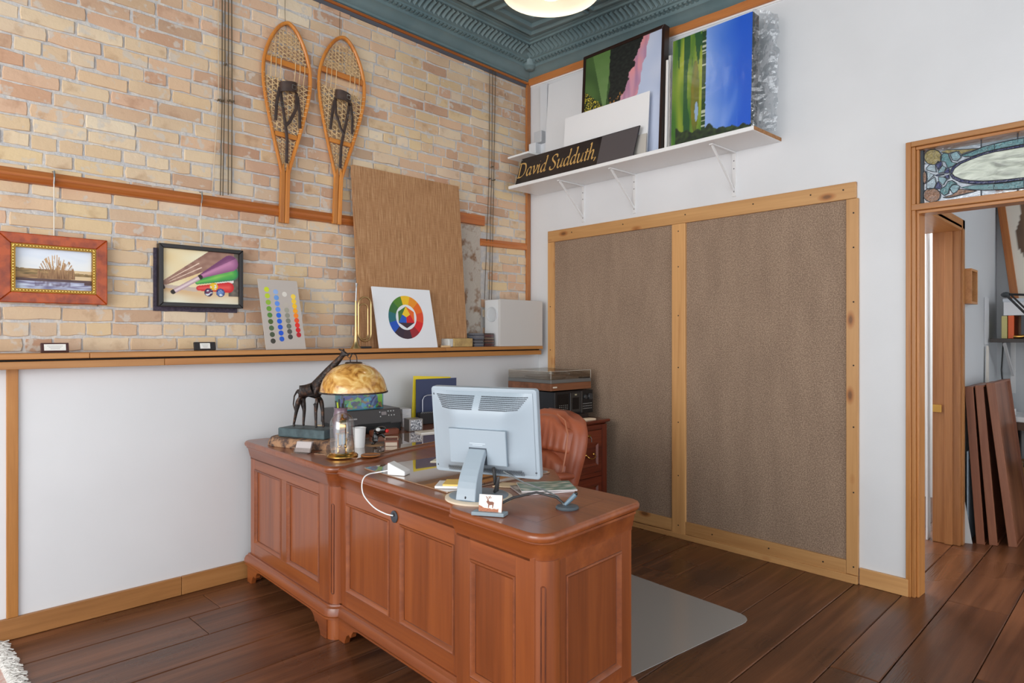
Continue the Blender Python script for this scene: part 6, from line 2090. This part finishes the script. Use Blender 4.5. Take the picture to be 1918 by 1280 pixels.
# ---- CD changer on a riser board
tag(MB(at(3.40, 2.985, 0.7705, -3)).box(0.02, 0.40, 0.02, 0.34, 0, 0.028).build('riser_board', mat('dark_board', (44, 34, 30), 0.5), bev=0.002), 'dark low board under the black CD changer', 'board')
cd = thing('cd_changer', 'black CD changer with knobs on the file cabinet', 'stereo', at(3.50, 3.045, 0.799, -4))
SB = mat('stereo_black', (40, 42, 46), 0.38)
MB().box(0.0, 0.395, 0.012, 0.34, 0.0, 0.165).build('case', SB, cd, bev=0.003)
MB().box(-0.002, 0.397, 0.0, 0.014, 0.0, 0.167).build('front_panel', mat('stereo_face', (26, 26, 28), 0.3), cd, bev=0.003)
MB().box(0.025, 0.135, -0.002, 0.0, 0.025, 0.15).build('display', mat('smoked_black', (14, 14, 16), 0.1), cd)
MB().box(0.150, 0.262, -0.006, 0.0, 0.012, 0.155).build('disc_door', mat('door_grey', (52, 50, 48), 0.25), cd, bev=0.003)
MB().box(0.172, 0.238, -0.0075, -0.006, 0.035, 0.12).build('door_window', MATS['smoked_black'], cd)
MB().box(0.268, 0.274, -0.006, 0.0, 0.006, 0.160).build('chrome_strip', mat('soft_chrome', (150, 152, 156), 0.25, 0.9), cd)
for x, r_ in ((0.310, 0.016), (0.362, 0.023)):
    MB(Matrix.Translation((x, 0, 0.118)) @ Matrix.Rotation(R(90), 4, 'X')).lathe([(r_, 0), (r_, 0.010), (r_ * 0.85, 0.014), (0.001, 0.014)], 20).build('knob', mat('knob_dark', (58, 58, 60), 0.3), cd, smooth=40)
mb = MB()
for i in range(5):
    for j in range(3):
        mb.box(0.040 + i * 0.019, 0.050 + i * 0.019, -0.003, -0.002, 0.042 + j * 0.013, 0.046 + j * 0.013)
for i in range(6):
    for j in range(3):
        mb.box(0.288 + i * 0.017, 0.297 + i * 0.017, -0.002, 0.0, 0.030 + j * 0.018, 0.036 + j * 0.018)
mb.build('keys', mat('key_print', (130, 128, 124), 0.5), cd, kind='stuff')
MB().box(0.195, 0.215, -0.0082, -0.0075, 0.135, 0.145).build('badge', mat('badge_gold', (170, 160, 130), 0.4), cd)
# ---- turntable
tt = thing('turntable', 'wooden turntable with a clear dust cover on the CD changer', 'turntable', at(3.475, 3.06, 0.968, -3))
MB().box(0.0, 0.425, 0.0, 0.45, 0.006, 0.058).build('plinth', wood('walnut_plinth', (92, 54, 34), (134, 86, 58), 'x', 0.35, 16), tt, bev=0.002)
MB().box(0.0, 0.425, 0.0, 0.45, 0.058, 0.084).build('deck', mat('grey_deck', (120, 120, 118), 0.35, 0.4), tt, bev=0.003)
mb = MB(); mb.lathe([(0.152, 0.084), (0.154, 0.096), (0.150, 0.102), (0.001, 0.102)], 40, (0.18, 0.235, 0)); mb.build('platter', mat('platter_grey', (150, 142, 132), 0.3, 0.6), tt, smooth=40)
ta = MB(); ta.lathe([(0.028, 0.084), (0.026, 0.11), (0.014, 0.112), (0.012, 0.13)], 16, (0.375, 0.37, 0)); ta.tube([(0.375, 0.40, 0.128), (0.375, 0.37, 0.128), (0.365, 0.20, 0.122), (0.32, 0.12, 0.112)], 0.005, 8); ta.build('tonearm', STEEL, tt, smooth=50)
MB().box(0.335, 0.42, 0.004, 0.045, 0.084, 0.094).build('control_pad', BLACKP, tt, bev=0.002)
cv = MB()
zc0, zc1 = 0.086, 0.142
for b_ in ((0.002, 0.423, 0.002, 0.005, zc0, zc1), (0.002, 0.423, 0.445, 0.448, zc0, zc1), (0.002, 0.005, 0.005, 0.445, zc0, zc1), (0.420, 0.423, 0.005, 0.445, zc0, zc1), (0.002, 0.423, 0.002, 0.448, zc1, zc1 + 0.003)):
    cv.box(*b_)
cv.build('dust_cover', thin_glass('dust_cover_acrylic', (242, 238, 232), 0.25), tt)
edg = MB()
for p in (((0.002, 0.002), (0.423, 0.002)), ((0.423, 0.002), (0.423, 0.448)), ((0.423, 0.448), (0.002, 0.448)), ((0.002, 0.448), (0.002, 0.002))):
    edg.tube([(p[0][0], p[0][1], zc1 + 0.0015), (p[1][0], p[1][1], zc1 + 0.0015)], 0.0014, 4)
edg.tube([(0.002, 0.002, zc0), (0.002, 0.002, zc1)], 0.0014, 4)
edg.tube([(0.423, 0.002, zc0), (0.423, 0.002, zc1)], 0.0014, 4)
edg.build('cover_edge', mat('edge_glint', (206, 200, 190), 0.3), tt)
MB().box(0.02, 0.06, -0.0012, 0.0, 0.026, 0.036).build('maker_badge', mat('badge_silver', (216, 206, 190), 0.3), tt)
o = thing('cloth', 'folded cream cloth on the file cabinet edge', 'cloth', at(3.66, 2.895, 0.7705, -12))
mb = MB(); mb.rings([[(x * k_, y * k_, z) for x, y in rrect(-0.075, 0.085, -0.03, 0.03, 0.028, 4)] for z, k_ in ((0, 0.95), (0.004, 1.0), (0.010, 0.95), (0.014, 0.6))])
mb.build('folds', mat('cream_cloth', (222, 200, 172), 0.8), o, smooth=60)

# ---- chair mat
CM = NT('frosted_vinyl')
CM.b.inputs['Base Color'].default_value = rgb((158, 153, 149))
CM.b.inputs['Roughness'].default_value = 0.16
CM.b.inputs['Alpha'].default_value = 1.0
def rc(poly, r_, n=6):
    out = []
    m = len(poly)
    for i in range(m):
        p0, p1, p2 = Vector(poly[i - 1]), Vector(poly[i]), Vector(poly[(i + 1) % m])
        a, b = p1 + (p0 - p1).normalized() * r_, p1 + (p2 - p1).normalized() * r_
        for q in range(n + 1):
            t_ = q / n
            v = a * (1 - t_) ** 2 + p1 * 2 * t_ * (1 - t_) + b * t_ * t_
            out.append((v.x, v.y))
    return out
tag(MB(Matrix.Translation((0, 0, 0.0005))).prism(rc([(1.95, 1.545), (3.075, 1.405), (3.20, 2.72), (2.06, 2.80)], 0.10), 0.0, 0.003).build('chair_mat', CM.m, bev=0.001), 'grey translucent chair mat on the floor behind the desk', 'floor mat')

# ---- fringed rug at the lower left
rug = thing('fringed_rug', 'pink and blue woven rug with white fringe at the lower left', 'rug', at(0.46, 3.15, 0.0))
def rugc(u, v):
    if u > 0.93:
        return mixc((214, 160, 144), (226, 206, 196), 0.5 + nz(u * 60, v * 60))
    return mixc((110, 116, 140), (206, 160, 150), 0.5 + 1.2 * nz(u * 16, v * 14))
rc_ = canvas('pile', 1.1, 1.0, 90, 90, rugc, rug, Matrix.Translation((-0.565, -0.5, 0.009)) @ Matrix.Rotation(R(-90), 4, 'X') @ Matrix.Scale(1, 4), vcol('rug_wool', 0.95))
MB().box(-1.115, -0.015, -0.5, 0.5, 0.0005, 0.0085).build('rug_body', mat('rug_edge', (196, 150, 138), 0.95), rug)
fr = MB()
rs = random.Random(9)
for q in range(330):
    y = -0.5 + q / 330 * 1.0 + rs.uniform(-0.004, 0.004)
    x = -0.02
    ang = rs.uniform(-0.7, 0.7)
    L = rs.uniform(0.045, 0.075)
    pts = [(x, y, 0.008)]
    for k_ in range(1, 5):
        x += L / 4 * math.cos(ang)
        y += L / 4 * math.sin(ang)
        ang += rs.uniform(-0.5, 0.5)
        pts.append((x, y, 0.006 + rs.uniform(0, 0.012) * (k_ < 4)))
    fr.tube(pts, 0.0034, 5)
fr.build('fringe', mat('white_fringe', (226, 222, 216), 0.9), rug, kind='stuff')

# ---- ceiling lamp
lx, ly, lz = 2.925, 2.575, 3.385
lamp = thing('ceiling_lamp', 'round cream dish ceiling lamp with glowing bulb under the tin ceiling', 'lamp', at(lx, ly, lz))
zr = 3.70 + zt(lx, ly) - lz
mb = MB()
prof = [(0.290, 0.0), (0.292, 0.006), (0.27, 0.035), (0.20, 0.075), (0.11, 0.10), (0.05, 0.11)]
mb.lathe(prof + [(r_ - 0.004, z + (0.0 if i else -0.004)) for i, (r_, z) in list(enumerate(prof))[::-1]], 48, cap=False)
mb.build('dish', mat('cream_enamel', (246, 236, 216), 0.4), lamp, smooth=50)
mb = MB(); mb.lathe([(0.05, 0.105), (0.06, 0.13), (0.06, 0.17), (0.03, 0.18), (0.02, zr - 0.03), (0.065, zr - 0.025), (0.07, zr)], 24); mb.build('stem', BRASS, lamp, smooth=40)
t = NT('glowing_glass')
t.b.inputs['Base Color'].default_value = (1, 1, 1, 1)
t.b.inputs['Emission Color'].default_value = rgb((255, 246, 230))
t.b.inputs['Emission Strength'].default_value = 3.2
mb = MB(); mb.ball((0, 0, 0.035), 0.085, 0.085, 0.07, 24, 14); mb.build('bulb', t.m, lamp, smooth=60)

# ================================================================ THE BACK ROOM THROUGH THE DOOR
wb = thing('wall_back_room', None, None, kind='structure')
MB().box(5.125, 6.46, 0.955, 1.10, -0.06, 3.2).build('wall_panel', GREYWALL, wb)
MB().box(4.16, 5.125, 0.955, 1.13, 2.08, 3.2).build('wall_over_door', GREYWALL, wb)
MB().box(6.45, 6.57, -3.2, 1.13, -0.06, 3.2).build('wall_end', GREYWALL, wb)
MB().box(4.12, 6.57, -3.2, 3.8, 3.0, 3.1).build('ceiling_panel', mat('plain_white_ceiling', (225, 225, 225), 0.7), wb)
MB().box(6.45, 6.57, 1.13, 3.8, -0.06, 3.2).build('wall_far', WHITE, wb)
d2 = thing('door_2', None, None, kind='structure')
MB().box(5.075, 5.125, 0.945, 1.100, 0.0, 2.06).build('jamb', wood('door_fir_dark', (150, 94, 50), (186, 128, 78), 'z', 0.36, 18, along=0.04), d2, bev=0.003)
MB().box(5.060, 5.075, 0.985, 1.03, 0.0, 2.045).build('jamb_stop', MATS['door_fir_dark_z'], d2, bev=0.002)
MB().box(5.105, 5.165, 0.935, 0.955, 0.0, 2.12).build('casing', fir('z'), d2, bev=0.002)
MB().box(4.17, 5.075, 0.935, 1.155, 2.045, 2.08).build('head', fir('x'), d2, bev=0.003)
MB().box(4.14, 5.165, 0.935, 0.955, 2.06, 2.12).build('casing', fir('x'), d2, bev=0.002)
MB().box(5.058, 5.0745, 1.045, 1.095, 0.86, 0.91).build('strike_plate', BRASS, d2, bev=0.001)
MB().box(5.085, 5.16, 1.13, 1.14, 0.0, 2.06).build('casing', SHELFWHITE, d2)
# things seen through the second door
sh2 = thing('storage_shelf', 'shelf of supplies seen through the narrow inner doorway', 'shelf', at(5.6, 1.95, 0))
MB().box(-0.3, 0.75, 0.0, 0.35, 0.0, 2.3).build('back_panel', mat('pale_panel', (214, 218, 220), 0.5), sh2) if False else None
for z in (0.35, 0.80, 1.2, 1.62):
    MB().box(-0.35, 0.75, 0.0, 0.35, z, z + 0.025).build('shelf_board', mat('shelf_tan', (176, 140, 90), 0.5), sh2)
for x in (-0.35, 0.73):
    MB().box(x, x + 0.02, 0.0, 0.35, 0.0, 2.2).build('side', SHELFWHITE, sh2)
for i, (x, z, w, h, c, nm, lb) in enumerate(((-0.30, 1.645, 0.4, 0.28, (226, 230, 234), 'supply_box', 'white box on the top shelf through the inner doorway'), (0.0, 1.225, 0.3, 0.22, (92, 104, 118), 'supply_box', 'blue grey box on the middle shelf through the inner doorway'), (-0.2, 0.825, 0.3, 0.24, (52, 150, 92), 'supply_box', 'green box on the lower shelf through the inner doorway'), (-0.1, 0.375, 0.5, 0.30, (44, 46, 50), 'supply_box', 'black box on the bottom shelf through the inner doorway'))):
    o = thing(nm, lb, 'box', at(5.6 + x, 2.0, z + 0.001))
    MB().box(0, w, 0, 0.25, 0, h * 0.8).build('body', mat('box_%d_%d' % (c[0], c[1]), c, 0.5), o, bev=0.003)
    MB().box(-0.004, w + 0.004, -0.004, 0.254, h * 0.8, h).build('lid', mat('box_%d_%d' % (c[0], c[1]), c, 0.5), o, bev=0.003)

# small box frame on the grey wall
o = thing('box_frame', 'small pale wood box frame on the grey back room wall', 'picture frame', at(5.27, 0.955, 1.575))
mb = MB()
for b_ in ((-0.10, 0.10, -0.055, 0.0, 0.0, 0.015), (-0.10, 0.10, -0.055, 0.0, 0.215, 0.23), (-0.10, -0.08, -0.055, 0.0, 0.015, 0.215), (0.08, 0.10, -0.055, 0.0, 0.015, 0.215)):
    mb.box(*b_)
mb.build('frame', pine('x'), o, bev=0.001)
canvas('picture', 0.16, 0.20, 30, 24, lambda u, v: mixc((206, 210, 212), (90, 96, 100), 0.4 + 1.2 * nz(u * 3, v * 4, 2)), o, at(0, -0.012, 0.02))
tag(MB(at(6.0, 0.954, 1.30)).box(-0.08, 0.08, -0.006, 0.0, 0.0, 0.35).build('wall_panel_cover', mat('cover_white', (206, 209, 212), 0.5), bev=0.003), 'pale access cover plate on the grey back room wall', 'cover')
# framed abstract leaning on the upper shelf
def figures(u, v):
    c = (226, 220, 206)
    for k_, (sx_, w, col) in enumerate(((0.22, 0.16, (122, 92, 66)), (0.45, 0.14, (92, 70, 56)), (0.62, 0.12, (176, 136, 92)), (0.85, 0.14, (110, 84, 66)))):
        if abs(u - sx_ - 0.12 * nz(v * 3, k_ * 3.3)) < w * (0.55 + 0.5 * nz(v * 4, k_ * 7.7)):
            c = mixc(col, (60, 48, 40), 0.3 + 0.6 * nz(u * 8, v * 6, k_))
    return c
o = thing('framed_painting', 'large brown abstract painting leaning in the back room', 'painting', at(6.36, 0.455, 1.36, -90, 0) @ Matrix.Rotation(R(-3), 4, 'X') @ Matrix.Rotation(R(-7), 4, 'Y'))
mb = MB(); frame4(mb, -0.36, 0.36, 0.0, 1.5, 0.05, -0.03, 0.0); mb.build('frame', wood('amber_frame', (150, 84, 34), (186, 116, 54), 'z', 0.35, 14), o, bev=0.003)
canvas('canvas', 0.63, 1.41, 50, 90, figures, o, at(0, -0.012, 0.045))
# wall shelf with books, table, lamp, chair
o = thing('book_shelf', 'dark wall shelf on white brackets in the back room', 'shelf', at(6.45, 0.25, 1.315))
MB().box(-0.42, 0.0, -1.2, 0.685, 0.0, 0.028).build('shelf_board', mat('shelf_dark', (66, 58, 54), 0.5), o, bev=0.002)
for y in (0.60, 0.2, -0.3):
    b = MB().box(-0.012, 0.0, y - 0.015, y + 0.015, -0.40, 0.0).build('bracket', MATS['white_steel'], o)
    MB().tube([(-0.40, y, -0.01), (-0.01, y, -0.26)], 0.012, 4).build('brace', MATS['white_steel'], b)
for i, (y, w, h, c, lb) in enumerate(((0.855, 0.035, 0.168, (196, 186, 120), 'olive book at the end of the back room shelf'), (0.815, 0.035, 0.17, (226, 96, 42), 'orange book on the back room shelf'), (0.70, 0.11, 0.17, (70, 74, 80), 'dark grey binder on the back room shelf'))):
    o = thing('book', lb, 'book', at(6.08, y, 1.344))
    MB().box(0, 0.2, -w / 2, w / 2, 0, h).build('cover', mat('book_%d' % c[0], c, 0.5), o, bev=0.002)
    MB().box(0.004, 0.198, -w / 2 + 0.003, w / 2 - 0.003, h, h + 0.001).build('pages', PAPER, o)
o = thing('storage_box', 'white storage box lying on the books in the back room', 'box', at(6.08, 0.62, 1.516))
MB().box(0, 0.25, -0.22, 0.24, 0, 0.10).build('body', mat('box_white', (228, 230, 232), 0.5), o, bev=0.003)
MB().box(-0.004, 0.254, -0.224, 0.244, 0.10, 0.125).build('lid', mat('lid_blue_white', (206, 214, 222), 0.5), o, bev=0.003)
o = thing('brass_tool', 'small brass fitting lying on the back room shelf', 'fitting', at(6.08, 0.80, 1.345))
MB().tube([(0, 0.0, 0.012), (0.0, -0.05, 0.014), (0.01, -0.09, 0.02)], [0.011, 0.014, 0.009], 10).build('body', BRASS, o, smooth=50)
MB().ball((0.01, -0.10, 0.022), 0.016, n=10, m=6).build('knob', BRASS, o, smooth=50)
tb = thing('work_table', 'white topped work table in the back room', 'table', at(6.15, 0.22, 0))
MB().box(-0.15, 0.28, -1.0, 0.66, 0.735, 0.772).build('table_top', SHELFWHITE, tb, bev=0.003)
MB().box(-0.14, -0.11, -0.98, 0.64, 0.675, 0.733).build('apron', mat('apron_brown', (92, 62, 44), 0.5), tb)
for x, y in ((-0.10, 0.60), (0.24, 0.60), (-0.10, -0.94), (0.24, -0.94)):
    MB().box(x - 0.025, x + 0.025, y - 0.025, y + 0.025, 0.0, 0.735).build('leg', BLACKP, tb)
o = thing('white_gadget', 'small white gadget with black cord on the work table', 'gadget', at(6.10, 0.82, 0.773))
MB().rbox(-0.04, 0.04, -0.03, 0.03, 0, 0.05, 0.015).build('body', WP, o, smooth=40)
MB().tube([(-0.03, 0.03, 0.02), (-0.06, 0.05, 0.03), (-0.09, 0.07, 0.008)], 0.012, 8).build('cord', BLACKP, o, smooth=50)
tag(MB(at(6.16, 0.62, 0.773, -8)).box(-0.10, 0.12, -0.20, 0.10, 0, 0.018).build('cutting_board', mat('tan_board', (150, 108, 76), 0.5), bev=0.002), 'tan board lying on the work table', 'board')
tag(MB(at(6.36, 0.90, 0.70)).tube([(0, 0, 0.62), (0.0, 0.012, 0.4), (0.0, 0.0, 0.2), (-0.01, 0.0, 0.0), (-0.02, -0.02, -0.2)], 0.005, 6).build('power_lead', BLACKP, smooth=50), 'black cord hanging in the grey wall corner of the back room', 'cord')
o = thing('desk_lamp', 'black spring arm lamp reaching over the back room shelf', 'lamp', at(6.06, 0.30, 0.773))
MB().tube([(-0.31, 0.497, 0.877), (-0.15, 0.24, 0.54), (0.0, 0.0, 0.20)], 0.008, 6).build('lower_arm', BLACKP, o)
MB().tube([(-0.30, 0.47, 0.877), (-0.14, 0.215, 0.54), (0.01, -0.02, 0.20)], 0.006, 6).build('lower_arm', BLACKP, o)
MB().tube([(-0.31, 0.50, 0.885), (-0.38, 0.37, 0.87), (-0.45, 0.25, 0.85)], 0.008, 6).build('upper_arm', BLACKP, o)
MB().ball((-0.31, 0.50, 0.88), 0.030, 0.030, 0.02, 10, 6).build('joint', mat('joint_grey', (60, 66, 70), 0.5), o, smooth=50)
mb = MB(); mb.lathe([(0.08, 0), (0.08, 0.02), (0.02, 0.03), (0.015, 0.2)], 20); mb.build('base', BLACKP, o, smooth=40)
# chair with a grey jacket at the right edge
o = thing('jacket_chair', 'dark chair draped with a grey jacket at the right edge', 'chair', at(5.50, 0.42, 0, 4))
skin = MB()
rows_ = []
for j in range(13):
    v = j / 12
    z = 0.50 + 0.38 * v
    w = 0.25 - 0.08 * v ** 2
    ring = []
    for q in range(18):
        a = 2 * math.pi * q / 18
        k_ = 1 + 0.10 * nz(math.cos(a) * 2, math.sin(a) * 2, v * 3)
        ring.append((0.10 * math.cos(a) * k_ * (1 - 0.3 * v), w * math.sin(a) * k_, z + 0.02 * nz(math.cos(a) * 3, math.sin(a) * 3, v)))
    rows_.append(ring)
skin.rings(rows_)
skin.build('jacket', mat('jacket_grey', (66, 64, 66), 0.85, c2=(50, 48, 50), nscale=12), o, smooth=60)
MB().rbox(0.0, 0.42, -0.22, 0.2, 0.44, 0.49, 0.04).build('seat', BLACKP, o, bev=0.006)
for x, y in ((0.38, -0.18), (0.38, 0.17), (0.03, -0.18), (0.03, 0.17)):
    MB().tube([(x, y, 0.0), (x, y, 0.45)], 0.014, 8).build('leg', BLACKP, o)
o = thing('cardboard_box', 'brown cardboard box on the floor under the work table', 'box', at(6.02, 0.60, 0.0005, 4))
MB().box(0, 0.35, -0.20, 0.16, 0, 0.42).build('body', mat('cardboard', (184, 132, 82), 0.8), o, bev=0.002)
MB().box(0.15, 0.20, -0.2006, 0.1606, 0.4201, 0.4208).build('tape', mat('packing_tape', (200, 160, 110), 0.3), o)

# ---- wooden drawers and boards leaning behind the door
def oak(ax): return wood('red_oak', (116, 68, 46), (160, 104, 74), ax, 0.4, 12, mid=(138, 84, 58), along=0.05)
for i, (x, y, ang, h, w, lb) in enumerate(((5.215, 0.838, 3.6, 1.03, 0.55, 'shallow oak drawer leaning on the wall, nearest the doorway'), (5.250, 0.775, 4.3, 1.04, 0.58, 'shallow oak drawer leaning on the wall, the middle one'), (5.300, 0.68, 6.5, 1.06, 0.62, 'oak drawer showing its flat bottom, the front one of the three'))):
    M = at(x, y, 0.001, 0) @ Matrix.Rotation(R(-ang), 4, 'X')
    o = thing('oak_drawer', lb, 'drawer', M, 'oak drawers leaning in the back room')
    # local x = width to the right, y = depth to the back, z = height
    MB().box(0.006, w - 0.006, 0.012, 0.018, 0.005, h - 0.005).build('bottom_panel', oak('z'), o)
    for a, b in ((0.0, 0.012), (w - 0.012, w)):
        MB().box(a, b, -0.002, 0.044, 0.0, h).build('side', oak('z'), o, bev=0.002)
    for a, b in ((0.0, 0.012), (h - 0.012, h)):
        MB().box(0.012, w - 0.012, -0.002, 0.044, a, b).build('end', oak('x'), o, bev=0.002)
tag(MB(at(5.17, 0.945, 0.001, -70)).prism([(0, 0), (0.05, 0), (0.002, 0.32)], 0, 0.01, 'y').build('grey_offcut', mat('grey_laminate', (188, 190, 190), 0.5)), 'grey triangular offcut leaning behind the oak drawers', 'board')
tag(MB(at(5.20, 0.925, 0.001, 0)).box(0, 0.4, 0, 0.006, 0.0, 0.60).build('blue_grey_sheet', mat('blue_grey_card', (150, 166, 180), 0.6)), 'blue grey sheet behind the oak drawers', 'sheet')
tag(MB(at(5.80, 0.93, 0.001, 0)).prism([(0.0, 0.0), (0.16, 0.0), (0.16, 1.28), (0.13, 1.29)], 0, 0.012, 'y').build('white_stick', mat('pale_strip', (222, 216, 206), 0.6)), 'thin pale board standing behind the oak drawers', 'board')
